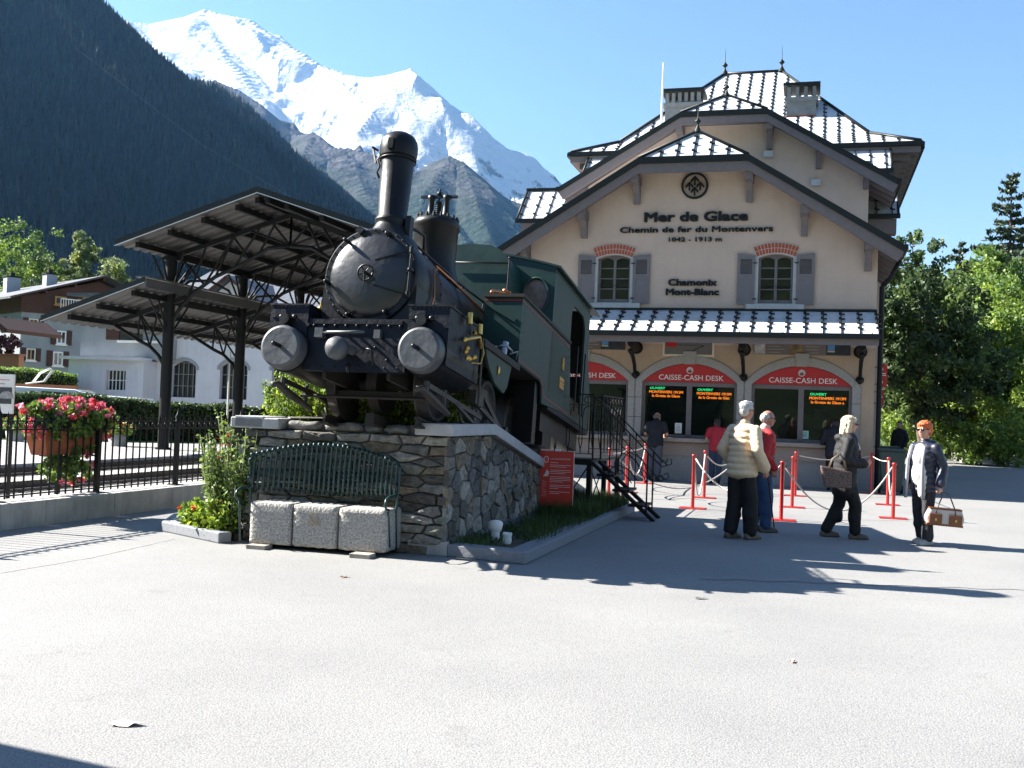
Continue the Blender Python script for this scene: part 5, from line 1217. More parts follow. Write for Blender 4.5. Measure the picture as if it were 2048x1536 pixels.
# side tanks
def poly_x(mb, prof, x0, x1):
    vs = [(x0, y, z) for y, z in prof] + [(x1, y, z) for y, z in prof]; n = len(prof); mb.add(vs, [tuple(range(n)), tuple(reversed(range(n, 2 * n)))] + [(i, i + n, (i + 1) % n + n, (i + 1) % n) for i in range(n)])
TB = [(1.45, .95), (1.45, 1.80), (4.12, 1.80), (4.35, .80), (4.33, .72), (2.95, .68), (2.9, .92), (2.83, 1.0), (2.7, 1.0), (2.3, .95)]
TB = [(1.45, .97), (1.45, 1.80), (4.15, 1.80), (4.155, .97)]
for sx_ in (-1, 1):
    q = MB(); x0, x1 = (.56, 1.05) if sx_ > 0 else (-1.05, -.56); poly_x(q, TB, x0, x1)
    for y, z in [(1.5 + k * .16, 1.74) for k in range(16)] + [(1.5, 1.0 + k * .12) for k in range(6)] + [(4.1, 1.0 + k * .1) for k in range(8)]: q.sph((x1 if sx_ > 0 else x0, y, z), .009, 6, 4)
    q.build('side_tank', m_grn if sx_ < 0 else m_grn2, lo)
    q = MB(); x2, x3 = (1.025, 1.05) if sx_ > 0 else (-1.05, -1.025); poly_x(q, [(2.50, .972), (4.155, .972), (4.45, .78), (2.72, .68), (2.66, .90)], x2, x3); q.build('tank_skirt', m_grn if sx_ < 0 else m_grn2, lo)
    q = MB(); q.bb(min(x0, x1) + .01, max(x0, x1) - .01, 1.46, 4.1, .955, .969); q.build('tank_shade_sheet', m_rust, lo)  # dark sheet under the tank, its colour standing in for the shade there
    if sx_ > 0:
        q = MB(); q.bb(.555, 1.055, 1.440, 1.4485, 1.755, 1.765); q.bb(1.051, 1.054, 1.45, 4.12, 1.745, 1.753); q.bb(1.051, 1.054, 1.45, 2.55, 1.0, 1.008); q.bar((1.0525, 2.6, 1.0), (1.0525, 2.78, .80), .004, .012); q.bb(1.051, 1.054, 2.78, 4.35, .78, .788); q.build('red_lining', m_red, lo)
        q = MB(); poly_x(q, [(1.42, 1.80), (1.42, 1.84), (4.15, 1.84), (4.15, 1.80)], .55, 1.07); q.build('tank_rim', m_rust, lo)
q = MB(); q.bb(.56, 1.05, 1.435, 1.447, .96, 1.74); q.bar((.62, 1.425, 1.70), (.98, 1.425, 1.50), .02, .05); q.build('tank_front', m_grn, lo)
q = MB(); text(q, '8', 0, 0, 0, .26, .012, .01, .8, M=Matrix.Translation((1.055, 3.75, 1.33)) @ Matrix.Rotation(radians(90), 4, 'Z')); q.build('number', m_brass, lo)
q = MB(); q.bb(1.05, 1.06, 3.62, 3.88, 1.06, 1.22); q.k = 1; q.bb(1.06, 1.063, 3.66, 3.84, 1.15, 1.17); q.bb(1.06, 1.063, 3.68, 3.82, 1.10, 1.115); q.build('maker_plate', [m_brass, m_red], lo)
# firebox casing in front of the cab, cab, roof
def roofh(x): return 2.845 - .19 * abs(x) ** 1.4
q = MB(); poly = [(-.57, 2.45), (-.52, 2.60), (-.42, 2.70), (-.28, 2.765), (0, 2.785), (.28, 2.765), (.42, 2.70), (.52, 2.60), (.57, 2.45)] + [(.56, HB - .3), (-.56, HB - .3)]; q.prism(poly, 2.35, 3.0); q.build('firebox_casing', m_grn, lo)
q = MB(); xs = np.linspace(-1.05, 1.05, 21)
out = [(x, roofh(x)) for x in xs] + [(1.05, .7), (-1.05, .7)]
holes = [[(sx_ * .78 + .19 * cos(a), 2.23 + .26 * sin(a)) for a in np.linspace(0, 2 * pi, 28)[:-1]] for sx_ in (-1, 1)]
plate(q, out, holes, 3.0, 3.04); cf = q.build('cab_front', m_grn, lo)
for sx_ in (-1, 1):
    q = MB(); q.M = Matrix.Translation((sx_ * .78, 2.99, 2.23)) @ Matrix.Rotation(radians(90), 4, 'X') @ Matrix.Diagonal((1, 1.35, 1, 1)); q.tube([(.19 * cos(a), .19 * sin(a), 0) for a in np.linspace(0, 2 * pi, 29)], .016, 6); q.build('window_ring', m_grn, cf)
    q = MB(); q.M = Matrix.Translation((sx_ * .78, 3.02, 2.23)) @ Matrix.Rotation(radians(90), 4, 'X') @ Matrix.Diagonal((1, 1.35, 1, 1)); q.lathe([(.19, 0), (.19, .004)], n=28); q.build('window_board', mat('dusty_pane', (0.16, 0.12, 0.10), 0.15, var=.25, vs=12), cf)
# cab sides with door opening
for sx_ in (-1, 1):
    q = MB(); o2 = [(3.04, .74), (5.75, .74), (5.75, 1.35), (5.45, 1.9), (5.42, 2.63), (3.04, 2.63)]
    hole = [(4.42, 0.80), (5.12, 0.80), (5.12, 2.22), (5.04, 2.36), (4.90, 2.42), (4.30, 2.42), (4.18, 2.36), (4.14, 2.25), (4.14, 1.9)]
    me = plate_mesh(o2, [hole], .03)
    q.mesh(me, Matrix.Translation((sx_ * 1.035, 0, 0)) @ Matrix.Rotation(radians(90), 4, 'Z') @ XZ); 
    for y in np.arange(3.1, 5.4, .18): q.sph((sx_ * 1.052, y, 2.58), .009, 6, 4)
    q.build('cab_side', m_grn2, lo)
q = MB(); xs = np.linspace(-1.12, 1.12, 23); rh = lambda x: 2.85 - .19 * abs(x) ** 1.4
poly = [(x, rh(x) + .0) for x in xs] + [(x, rh(x) + .03) for x in reversed(xs)]; q.prism(poly, 2.98, 5.85); q.build('cab_roof', m_grn, lo)
q = MB(); q.bb(-1.04, 1.04, 3.1, 5.8, .66, .74); q.bb(-1.02, 1.02, 5.70, 5.74, .74, 1.6); q.bb(-1.02, 1.02, 5.40, 5.44, 1.6, 2.62); q.bb(-.7, .7, 3.06, 3.5, .74, 2.0); q.build('cab_interior', mat('cab_dark', (.006, .007, .006), .8), lo)
for y in (4.52, 5.08):
    q = MB(); q.cyl((1.09, y, .85), (1.09, y + .0, 1.85), .013, .013, 8); q.build('cab_handrail', m_blk, lo)
q = MB(); q.cyl((.57, 2.32, 1.95), (.57, 2.32, 2.56), .013, .013, 8); q.tube([(-.3, 2.32, 2.52), (.57, 2.32, 2.50)], .010, 6); q.sph((.57, 2.32, 2.57), .022); q.build('casing_handrail', m_blk, lo)
q = MB(); q.tube([(.55, 2.2, 1.95), (.60, 2.15, 2.05), (.50, 1.9, 2.0), (.52, 1.8, 1.95)], .022, 8); q.tube([(.60, 2.2, 2.05), (.62, 2.2, 1.8), (.7, 2.2, 1.72)], .015, 6); q.tube([(.56, 2.0, 2.0), (.64, 2.1, 1.88), (.66, 2.3, 1.78)], .012, 6); q.sph((.58, 2.2, 2.08), .04); q.cyl((.52, 2.2, 2.06), (.66, 2.2, 2.06), .018, .018); q.build('injector_pipe', m_copperpipe, lo)
q = MB(); q.sph((-.18, 3.4, 2.96), .03, 8, 6, (1, 1.3, 1)); q.cyl((-.18, 3.4, 2.83), (-.18, 3.4, 2.95), .022, .018, 8); q.cyl((-.18, 3.4, 2.95), (-.18, 3.4, 3.01), .012, .012, 6); q.build('whistle', m_blk, lo)
q = MB()
for k in range(8): q.tube([(.66 + .0 * k, 1.05 + k * .03, .95), (.66, 1.05 + k * .03, 1.12)], .008, 5)
q.cyl((.8, 1.2, .95), (.8, 1.2, 1.12), .05, .05, 12); q.cyl((.92, 1.2, .98), (.92, 1.25, 1.18), .04, .05, 12); q.tube([(.8, 1.2, 1.1), (.95, 1.2, 1.14), (1.0, 1.3, 1.08)], .02, 8); q.tube([(.97, 1.3, 1.05), (1.05, 1.38, 1.1), (1.02, 1.4, .98)], .012, 6); q.build('feed_pump', mat('bare_steel', (.25, .27, .3), .35, metal=.8), lo)
# running gear
q = MB(); q.bb(.72, 1.0, 2.5, 2.68, .12, .95); q.build('ash_pan_side', m_blk, lo)
q = MB(); q.bb(-1.0, -.72, 2.5, 2.68, .12, .95); q.build('ash_pan_side', m_blk, lo)
q = MB(); q.bb(-.92, .92, 3.2, 5.6, .38, .655); q.bb(.62, .92, 3.4, 3.9, .2, .39); q.build('cab_underframe', m_blk, lo)
def wheel(x, y, r, wdt=.11, spokes=True, name='driving_wheel', disc=True):
    q = MB(); sg = 1 if x > 0 else -1
    M = Matrix.Translation((x, y, r)) @ Matrix.Rotation(radians(90 * sg), 4, 'Y')
    q.lathe([(r + .03, -.05), (r + .03, -.02), (r, -.015), (r - .005, wdt - .03), (r - .06, wdt - .03), (r - .065, wdt - .06), (.10, wdt - .07), (.10, wdt), (.05, wdt + .02), (0, wdt + .02)], M, 40, cap=False)
    q.lathe([(r + .03, -.05), (0, -.05)], M, 40, cap=False)
    w_ = q.build(name, m_grime, lo); return w_
for sx_ in (-1, 1):
    wheel(sx_ * .50, 0.0, .41, name='leading_wheel'); wheel(sx_ * .52, 1.75, .40); wheel(sx_ * .52, 2.9, .40); wheel(sx_ * .52, 4.3, .36, name='trailing_wheel')
for y, r in ((0, .41), (1.75, .40), (2.9, .40), (4.3, .36)):
    q = MB(); q.cyl((-.5, y, r), (.5, y, r), .07, .07, 14); q.cyl((-.14, y, r), (-.02, y, r), r * .8, r * .8, 28); q.build('axle', m_rust, lo)
q = MB(); 
for x in (-.36, .36): q.bb(x - .02, x + .02, -.9, 5.3, .30, .68)
q.bb(-.5, .5, -.35, -.30, .20, .27); q.bb(-.36, .36, .5, .56, .2, .6); q.bb(-.36, .36, 2.2, 2.3, .25, .9); q.bb(-.45, .45, 3.0, 5.2, .55, .8); q.cyl((-.85, -.42, .19), (.62, -.42, .19), .018, .018, 8)
q.build('frame', m_rust, lo)
for sx_ in (-1, 1):
    x = sx_ * .80
    q = MB(); q.bb(x - .03, x + .03, -.05, 1.0, .44, .53); q.bb(x - .05, x + .07, .45, .75, .30, .46); q.bar((x, .9, .48), (x, 1.75, .16), .03, .06); q.bar((x + .02 * sx_, .55, .34), (x + .02, 1.75, .16), .03, .05)
    q.cyl((x, 1.75, .17), (x + sx_ * .08, 1.75, .17), .05, .05, 12); q.build('piston_gear', m_grime, lo)
    q = MB(); q.bar((x - .1 * sx_, 1.75, .25), (x - .1 * sx_, 2.9, .25), .03, .06); q.cyl((x - .12 * sx_, 2.9, .25), (x - .02 * sx_, 2.9, .25), .06, .06, 12); q.build('coupling_rod', m_grime, lo)
    q = MB(); q.bar((x, -.9, .26), (x, .9, .20), .03, .05); q.bar((x, -.05, .22), (x, .95, .04), .03, .035); q.tube([(x - .08, -1.02, .20), (x - .05, -.95, .22), (x, -.8, .15), (x + .02, -.3, .06)], [.03, .035, .045, .03], 10)
    q.cyl((x - .02, -.9, .30), (x - .02, -.9, .20), .03, .03, 8); q.cyl((x, -.4, .30), (x, -.4, .08), .025, .025, 8); q.tube([(x, .1, .15), (x + .05, .15, -.02), (x, .3, .0)], .02, 6); q.build('drain_gear', m_grime, lo)
# short track and wheel chock on the plinth
tk = thing('display_track', 'short length of rail and rack under the locomotive wheels', 'rail track', LM)
for x in (-.53, .53): q = MB(); q.bb(x - .03, x + .03, -.45, 6.6, -.025, -.002); q.bb(x - .012, x + .012, -.45, 6.6, -.09, -.02); q.bb(x - .05, x + .05, -.45, 6.6, -.11, -.09); q.build('rail', m_rust, tk)
q = MB(); q.bb(-.05, .05, -.45, 6.6, -.1, .02); q.build('rack', m_rust, tk)
wc = MB(); wc.M = PM; wc.prism([(-.34, 1.40), (-.14, 1.40), (-.14, 1.50), (-.30, 1.50)], 1.25, 1.5); wc.bar((-.30, 1.25, 1.5), (-.14, 1.25, 1.56), .04, .02); o = wc.build('rail_stop', mat('bare_steel', (0, 0, 0))); tag(o, 'small steel stop bracket on the coping beside the second wheel', 'bracket')
# ------------------------------------------------------------------ metal staircase beside the cab
SF = G(1308, 1043); su, sv = SF.dot(AX), SF.dot(BX)
ST = FR(su, sv)                                                     # local: x up-screen right is away from the cab; foot at the origin
st = thing('metal_staircase', 'black iron staircase and railed landing leading up to the locomotive cab', 'staircase', ST)
TZ = 0.86; RUN = 0.98; WS = 0.55
for y in (0, WS):
    q = MB(); q.bar((0, y, 0.0), (-RUN, y, TZ - .02), .05, .10, up=(0, 1, 0)); q.build('stringer', m_darkmetal, st)
for k in range(3):
    z = TZ * (k + 1) / 4; q = MB(); x = -RUN * z / TZ; q.bb(x - .15, x + .12, -.05, WS + .05, z - .015, z + .02); q.build('step', m_darkmetal, st, bevel=.004)
xa, xb, yb_ = -RUN - .62, -RUN + .02, 2.5
q = MB(); q.bb(xa, xb, -.05, yb_, TZ - .04, TZ); q.bb(xa, xb, -.07, -.05, TZ - .07, TZ + .02); q.build('landing', m_darkmetal, st)
for x, y in ((xa + .12, 0), (xb - .05, 0), (xb - .05, yb_ - .1), (xa + .12, yb_ - .1), (xb - .05, 1.2)):
    q = MB(); q.bb(x - .035, x + .035, y - .035, y + .035, 0, TZ - .04); q.build('leg', m_darkmetal, st)
q = MB()
for a, b in (((xa + .12, 0, .05), (xb - .05, 0, .8)), ((xa + .12, 0, .8), (xb - .05, 0, .05)), ((xb - .05, 0, .1), (xb - .05, 1.2, .8)), ((xb - .05, 0, .8), (xb - .05, 1.2, .1))): q.cyl(a, b, .010, .010, 6)
q.build('cross_brace', m_darkmetal, st)
def rail_panel(p, q_, n, name='railing'):
    p = Vector(p); q_ = Vector(q_); d = (q_ - p); L_ = d.length; e = d / L_; b = MB()
    b.bar(p + ZX * 1.0, q_ + ZX * 1.0, .03, .018); b.bar(p + ZX * .84, q_ + ZX * .84, .015, .012); b.bar(p + ZX * .10, q_ + ZX * .10, .015, .012)
    for t in (0, 1): b.cyl(p + d * t, p + d * t + ZX * 1.0, .015, .015, 6)
    w_ = L_ / n
    for k in range(n):
        c = p + e * (w_ * (k + .5)); h = w_ * .38
        for sg in (-1, 1): b.tube([c + e * sg * h * .0 + ZX * .82, c + e * sg * h * .7 + ZX * .79, c + e * sg * h + ZX * .68, c + e * sg * h + ZX * .28, c + e * sg * h * 1.3 + ZX * .16, c + e * sg * w_ * .5 + ZX * .11], .008, 5)
        b.cyl(c + ZX * .88, c + ZX * .995, .006, .006, 5); b.tube([c + e * .06 * cos(a) + ZX * (.92 + .05 * sin(a)) for a in np.linspace(0, 2 * pi, 10)], .006, 5)
    return b.build(name, m_darkmetal, st)
rail_panel((xa + .05, -.02, TZ), (xb, -.02, TZ), 3)
rail_panel((xb, WS + .05, TZ), (xb, yb_, TZ), 7)
rail_panel((xa + .05, yb_, TZ), (xb, yb_, TZ), 3)
for y in (-.02, WS + .02):
    q = MB(); q.bar((-.02, y, .92), (-RUN, y, TZ + 1.0), .03, .018); q.bar((-.05, y, .62), (-RUN, y, TZ + .72), .012, .012)
    q.cyl((-.12, y, .1), (-.12, y, 1.0), .013, .013, 6)
    q.tube([(-.02, y, .92), (.10, y, .82), (.16, y, .84), (.15, y, .92), (.09, y, .92), (.10, y, .87)], .009, 6)
    q.tube([(-.05, y, .66), (.08, y, .60), (.13, y, .64), (.10, y, .70), (.05, y, .67)], .008, 6)
    q.tube([(-.12, y, .55), (-.3, y, .9), (-.5, y, 1.0), (-.62, y, .85), (-.6, y, .65)], .008, 6); q.tube([(-.35, y, .55), (-.5, y, .72), (-.7, y, .8), (-.8, y, .7)], .008, 6)
    for x in (-.4, -.7): q.cyl((x, y, -x * TZ / RUN + .05), (x, y, -x * TZ / RUN + .95), .010, .010, 6)
    q.build('stair_handrail', m_darkmetal, st)
# red information board on a post
p = G(1111, 1032, 0.1); N = Matrix.Translation((p.x, p.y, .1)) @ Matrix.Rotation(radians(-10), 4, 'Z')
ib = thing('information_board', 'red information board with white writing on a white post in the flower bed', 'sign', N)
q = MB(); q.bb(-.04, .04, 0, .03, 0, .95); q.build('post', m_white, ib)
q = MB(); q.bb(-.24, .24, -.07, -.035, .15, .92); q.build('panel', mat('sign_red', (.62, .035, .025), .4), ib, bevel=.004)
q = MB(); q.bb(-.24, .24, -.033, .0, .15, .92); q.build('backing', m_white, ib)
q = MB(); q.M = Matrix.Translation((0, -.0705, 0))
plate(q, arc(-.15, .80, .035, 0, 360, 20, .048)[:-1], [arc(-.15, .80, .026, 0, 360, 20, .038)[:-1]], -.002, 0); q.bar((-.16, -.001, .78), (-.14, -.001, .82), .006, .002)
text(q, 'LA LOCOMOTIVE', -.09, .80, -.001, .03, .0008, .0006, 1.2, 'LEFT'); q.bb(-.09, .02, -.002, 0, .755, .762)
zz = .72
for para, nl in ((1.0, 2), (.9, 3), (.95, 4), (.9, 3), (.8, 2)):
    for k in range(nl): q.bb(-.09, -.09 + (.29 if k < nl - 1 else .29 * random.uniform(.3, .8)), -.002, 0, zz, zz + .006); zz -= .024
    zz -= .022
for k in range(11): q.bb(-.20, -.20 + random.uniform(.03, .07), -.002, 0, .50 - k * .022, .503 - k * .022)
q.prism([(-.19, .56), (-.12, .56), (-.10, .62), (-.14, .66), (-.16, .60)], -.002, 0); q.build('lettering', mat('pale_print', (.75, .62, .6), .6), ib)
# two small floodlights
for px, py, s_, lab in ((990, 1080, 1.0, 'white round floodlight with tilted head in the flower bed'), (1014, 1088, .62, 'small white cup shaped spotlight in the flower bed')):
    p = G(px, py, .10); t = thing('floodlight', lab, 'floodlight', Matrix.Translation(p))
    q = MB(); q.lathe([(.04, 0), (.05, .02), (.05, .10 * s_)], n=14)
    q.build('body', m_white, t)
    q = MB(); q.M = Matrix.Translation((0, 0, .13 * s_)) @ Matrix.Rotation(radians(-35 if s_ == 1 else 5), 4, 'X'); q.lathe([(.03, -.05), (.07 * s_, -.02), (.085 * s_, .05 * s_), (.085 * s_, .065 * s_), (.07 * s_, .065 * s_), (.06 * s_, .03)], n=20); q.build('head', m_white, t)

# ------------------------------------------------------------------ queue posts and ropes
m_post = mat('post_red', (0.48, 0.018, 0.016), 0.35, coat=0.3)
m_rope = mat('natural_rope', (0.48, 0.43, 0.38), 0.9, var=.3, vs=60)
POSTS = [(1217, 993, 'farthest left red queue post, behind the staircase'), (1252, 985, 'second red queue post from the left, behind the staircase'), (1289, 967, 'red queue post below the man in black at the counter'), (1385, 1017, 'red queue post between the staircase and the man in the beige jacket'),
         (1408, 996, 'red queue post just behind the one nearest the beige jacket'), (1476, 985, 'red queue post hidden behind the legs of the man in the beige jacket'), (1562, 1041, 'nearest red queue post, beside the walking stick'), (1584, 1015, 'red queue post right of the one beside the walking stick, second in that row'),
         (1590, 992, 'red queue post farthest back of the three between the men and the blonde woman'), (1742, 987, 'red queue post in the shade next to the station corner'), (1775, 1010, 'red queue post behind the right hand one, with a hanging rope loop'), (1786, 1037, 'nearest red queue post on the right, between the two women')]
pproto = None; PT = []
for px, py, lab in POSTS:
    p = G(px, py); PT.append(p)
    M = Matrix.Translation((p.x, p.y, 0)) @ Matrix.Rotation(-TH, 4, 'Z')
    if pproto is None:
        t = thing('queue_post', lab, 'queue post', M, 'red rope barrier posts')
        q = MB(); q.bb(-.225, .225, -.15, .15, 0.0, .015); q.build('base_plate', m_post, t, bevel=.004)
        q = MB(); q.lathe([(.032, .012), (.030, .03), (.030, .90), (.038, .905), (.038, .93), (.0, .94)], n=14); q.build('pole', m_post, t)
        q = MB(); q.tube([(.03, 0, .86), (.055, 0, .87), (.055, 0, .84), (.03, 0, .835)], .006, 5); q.build('hook', m_darkmetal, t); pproto = t
    else: dup(pproto, M, lab)
def rope(a, b, sag, lab, r=.014, za=.86, zb=.86):
    pa = Vector((PT[a].x, PT[a].y, za)) if isinstance(a, int) else Vector(a); pb = Vector((PT[b].x, PT[b].y, zb)) if isinstance(b, int) else Vector(b)
    off = (pb - pa).normalized() * .045; pa += off; pb -= off
    n = 24; pts = []
    for i in range(n + 1): t = i / n; p = pa.lerp(pb, t); p.z -= sag * 4 * t * (1 - t); p.z = max(p.z, .03); pts.append(p)
    q = MB(); q.tube(pts, r, 8); o = q.build('barrier_rope', m_rope); tag(o, lab, 'rope', 'pale ropes of the queue barrier')
rope(0, 1, .05, 'short taut rope between the two leftmost red posts'); rope(1, 2, .04, 'taut white rope rising to the post below the man in black')
rope(2, 1, .58, 'rope hanging in a narrow loop behind the stair foot'); rope(0, 5, .66, 'long rope sagging from behind the stairs to the man in beige', zb=.70)
rope(3, 6, .50, 'rope running down from the post left of the beige jacket'); rope(4, 3, .72, 'rope hanging in a tight loop between two posts left of the beige jacket'); rope(4, 5, .25, 'rope curving behind the back of the man in beige')
rope(6, 11, .72, 'long rope sagging to the ground behind the blonde woman and up again'); rope(10, 11, .55, 'rope loop between the two right hand posts'); rope(9, 10, .04, 'thin taut rope from the shaded post beside the station corner', .010); rope(8, 9, .10, 'thin rope crossing in the shade behind the blonde woman', .009)
# wheeled bins at the corner
m_bin = mat('bin_green', (0.012, 0.035, 0.035), .5)
for k, (px, py, lab) in enumerate(((1782, 988, 'dark green wheeled bin beside the corner of the station, the front one'), (1772, 972, 'dark green wheeled bin behind another one at the corner of the station'))):
    p = G(px, py); t = thing('wheeled_bin', lab, 'bin', Matrix.Translation((p.x, p.y, 0)) @ Matrix.Rotation(-TH, 4, 'Z'), 'wheeled bins at the station corner')
    q = MB(); vs = [(-.20, -.22, .06), (.20, -.22, .06), (.20, .22, .06), (-.20, .22, .06), (-.28, -.30, .98), (.28, -.30, .98), (.28, .30, .98), (-.28, .30, .98)]; q.add(vs, [(3, 2, 1, 0), (4, 5, 6, 7), (0, 1, 5, 4), (1, 2, 6, 5), (2, 3, 7, 6), (3, 0, 4, 7)]); q.build('tub', m_bin, t, bevel=.02)
    q = MB(); q.bb(-.30, .30, -.33, .33, .98, 1.03); q.cyl((-.3, .34, 1.0), (.3, .34, 1.0), .02, .02, 8); q.build('lid', m_bin, t, bevel=.015)
    for x in (-.24, .24): q = MB(); q.cyl((x - .03, .25, .10), (x + .03, .25, .10), .10, .10, 14); q.build('wheel', m_darkmetal, t)

# ------------------------------------------------------------------ people
def remesh(mb, name, m, parent, voxel=0.012, smooth=3, cols=None):
    o = mb.build(name, m, parent)
    md = o.modifiers.new('r', 'REMESH'); md.mode = 'VOXEL'; md.voxel_size = voxel; md.use_smooth_shade = True
    if smooth: s = o.modifiers.new('s', 'SMOOTH'); s.iterations = smooth; s.factor = 0.6
    bpy.context.view_layer.update(); dg = bpy.context.evaluated_depsgraph_get()
    me = bpy.data.meshes.new_from_object(o.evaluated_get(dg)); old = o.data; o.modifiers.clear(); o.data = me; me.name = name
    if not me.materials: me.materials.append(m)
    for p in me.polygons: p.use_smooth = True
    bpy.data.meshes.remove(old); return o
def fold(o, amp, sc, stretch=.45):
    me = o.data; n = len(me.vertices); co = np.empty(n * 3, np.float32); me.vertices.foreach_get('co', co); co = co.reshape(-1, 3); nn = np.empty(n * 3, np.float32); me.vertices.foreach_get('normal', nn); nn = nn.reshape(-1, 3)
    x, y, z = co.T; k = fbm(x * sc + z * sc * stretch + 3.3, y * sc - z * sc * stretch * .8, 4, True) * .65 + fbm(z * sc * 1.1 + x * 2, (x + y) * sc * .7 + 9, 3) * .6
    if stretch < 0: k = fbm(x * sc * 1.6 + .15 * z * sc, y * sc * 1.6 + 4, 4, True) * .8 + fbm(x * 9, y * 9 + z * 14, 2) * .7
    co = co + nn * (k * amp)[:, None].astype(np.float32); me.vertices.foreach_set('co', co.astype(np.float32).ravel()); me.update()
def cap(mb, p, q, r0, r1, n=14):
    p = Vector(p); q = Vector(q); d = q - p; L_ = max(d.length, 1e-4); m = frame_from(p, d); pr = []
    for k in range(5): a = -pi / 2 + (pi / 2) * k / 4; pr.append((max(0, r0 * cos(a)), r0 * sin(a)))
    for k in range(5): a = (pi / 2) * k / 4; pr.append((max(0, r1 * cos(a)), L_ + r1 * sin(a)))
    mb.lathe(pr, m, n, False)
def ell(mb, c, r, rot=None): mb.sph(c, 1.0, 18, 12, r, rot)
m_skin = mat('skin', (0.52, 0.27, 0.19), 0.5, var=.06, vs=20); m_skin2 = mat('tanned_skin', (0.40, 0.19, 0.13), 0.5, var=.06, vs=20)
def V3(*a): return Vector(a)
def hand(mb, wrist, d, side, nrm, curl=0.5, s=1.0):
    d = Vector(d).normalized(); nrm = Vector(nrm).normalized(); ac = d.cross(nrm).normalized(); w_ = Vector(wrist)
    pc = w_ + d * .045 * s
    for k in (-1.5, -.5, .5, 1.5): cap(mb, w_ + ac * k * .012 * s, w_ + d * .085 * s + ac * k * .019 * s, .014 * s, .013 * s, 8)
    for k, L_ in ((-1.5, .062), (-.5, .075), (.5, .078), (1.5, .066)):
        a = w_ + d * .085 * s + ac * k * .020 * s; b = a + (d * cos(curl * .8) + nrm * sin(curl * .8)) * L_ * .5 * s; c = b + (d * cos(curl * 1.9) + nrm * sin(curl * 1.9)) * L_ * .5 * s
        cap(mb, a, b, .0095 * s, .009 * s, 8); cap(mb, b, c, .009 * s, .0075 * s, 8)
    a = w_ + d * .02 * s + ac * side * .022 * s; b = a + (d * .7 + ac * side * .6 + nrm * .3).normalized() * .042 * s; c = b + (d * .85 + nrm * .45).normalized() * .032 * s
    cap(mb, a, b, .013 * s, .011 * s, 8); cap(mb, b, c, .011 * s, .009 * s, 8)
def head(mb, c, fwd, up=(0, 0, 1), s=1.0):                          # c: centre of the skull
    f = Vector(fwd).normalized(); u = Vector(up).normalized(); l = u.cross(f).normalized(); f = l.cross(u); R3 = Matrix((f, l, u)).transposed().to_4x4()
    P_ = lambda x, y, z: Vector(c) + (f * x + l * y + u * z) * s
    ell(mb, P_(0, 0, .02), (.097 * s, .076 * s, .098 * s), R3); ell(mb, P_(.028, 0, -.045), (.066 * s, .058 * s, .072 * s), R3); ell(mb, P_(.055, 0, -.088), (.028 * s, .026 * s, .022 * s), R3)
    cap(mb, P_(.086, 0, .012), P_(.108, 0, -.028), .008 * s, .014 * s, 8); ell(mb, P_(.082, 0, .028), (.018 * s, .05 * s, .012 * s), R3)
    for k in (-1, 1): ell(mb, P_(-.008, k * .078, -.008), (.018 * s, .010 * s, .032 * s), R3); ell(mb, P_(.06, k * .034, -.028), (.022 * s, .022 * s, .02 * s), R3)
    cap(mb, P_(.086, -.018, -.056), P_(.086, .018, -.056), .008 * s, .008 * s, 8); cap(mb, P_(.082, -.014, -.066), P_(.082, .014, -.066), .008 * s, .008 * s, 8)
    return P_, R3
def face_bits(t, P_, R3, s, glasses=None):
    q = MB()
    for k in (-1, 1): q.sph(P_(.082, k * .030, .006), .010 * s, 8, 6)
    q.build('eyes', mat('eye_dark', (.05, .035, .03), .3), t)
    q = MB(); cap(q, P_(.093, -.020, -.061), P_(.093, .020, -.061), .004 * s, .004 * s, 6); q.build('mouth', mat('lip', (.35, .10, .09), .5), t)
    if glasses:
        q = MB()
        for k in (-1, 1):
            q.tube([P_(.100, k * .036 + .026 * cos(a), .004 + .018 * sin(a)) for a in np.linspace(0, 2 * pi, 13)], .003 * s, 5)
            q.tube([P_(.098, k * .062, .008), P_(.05, k * .082, .012), P_(-.01, k * .086, .006)], .003 * s, 5)
            if glasses == 'sun': q.M = Matrix(); q.sph(P_(.098, k * .036, .004), .025 * s, 12, 6, (.25, 1, .75), R3)
        q.tube([P_(.102, -.012, .006), P_(.104, 0, .008), P_(.102, .012, .006)], .003 * s, 5)
        q.build('glasses', mat('spectacles_dark', (.012, .008, .008), .15), t)
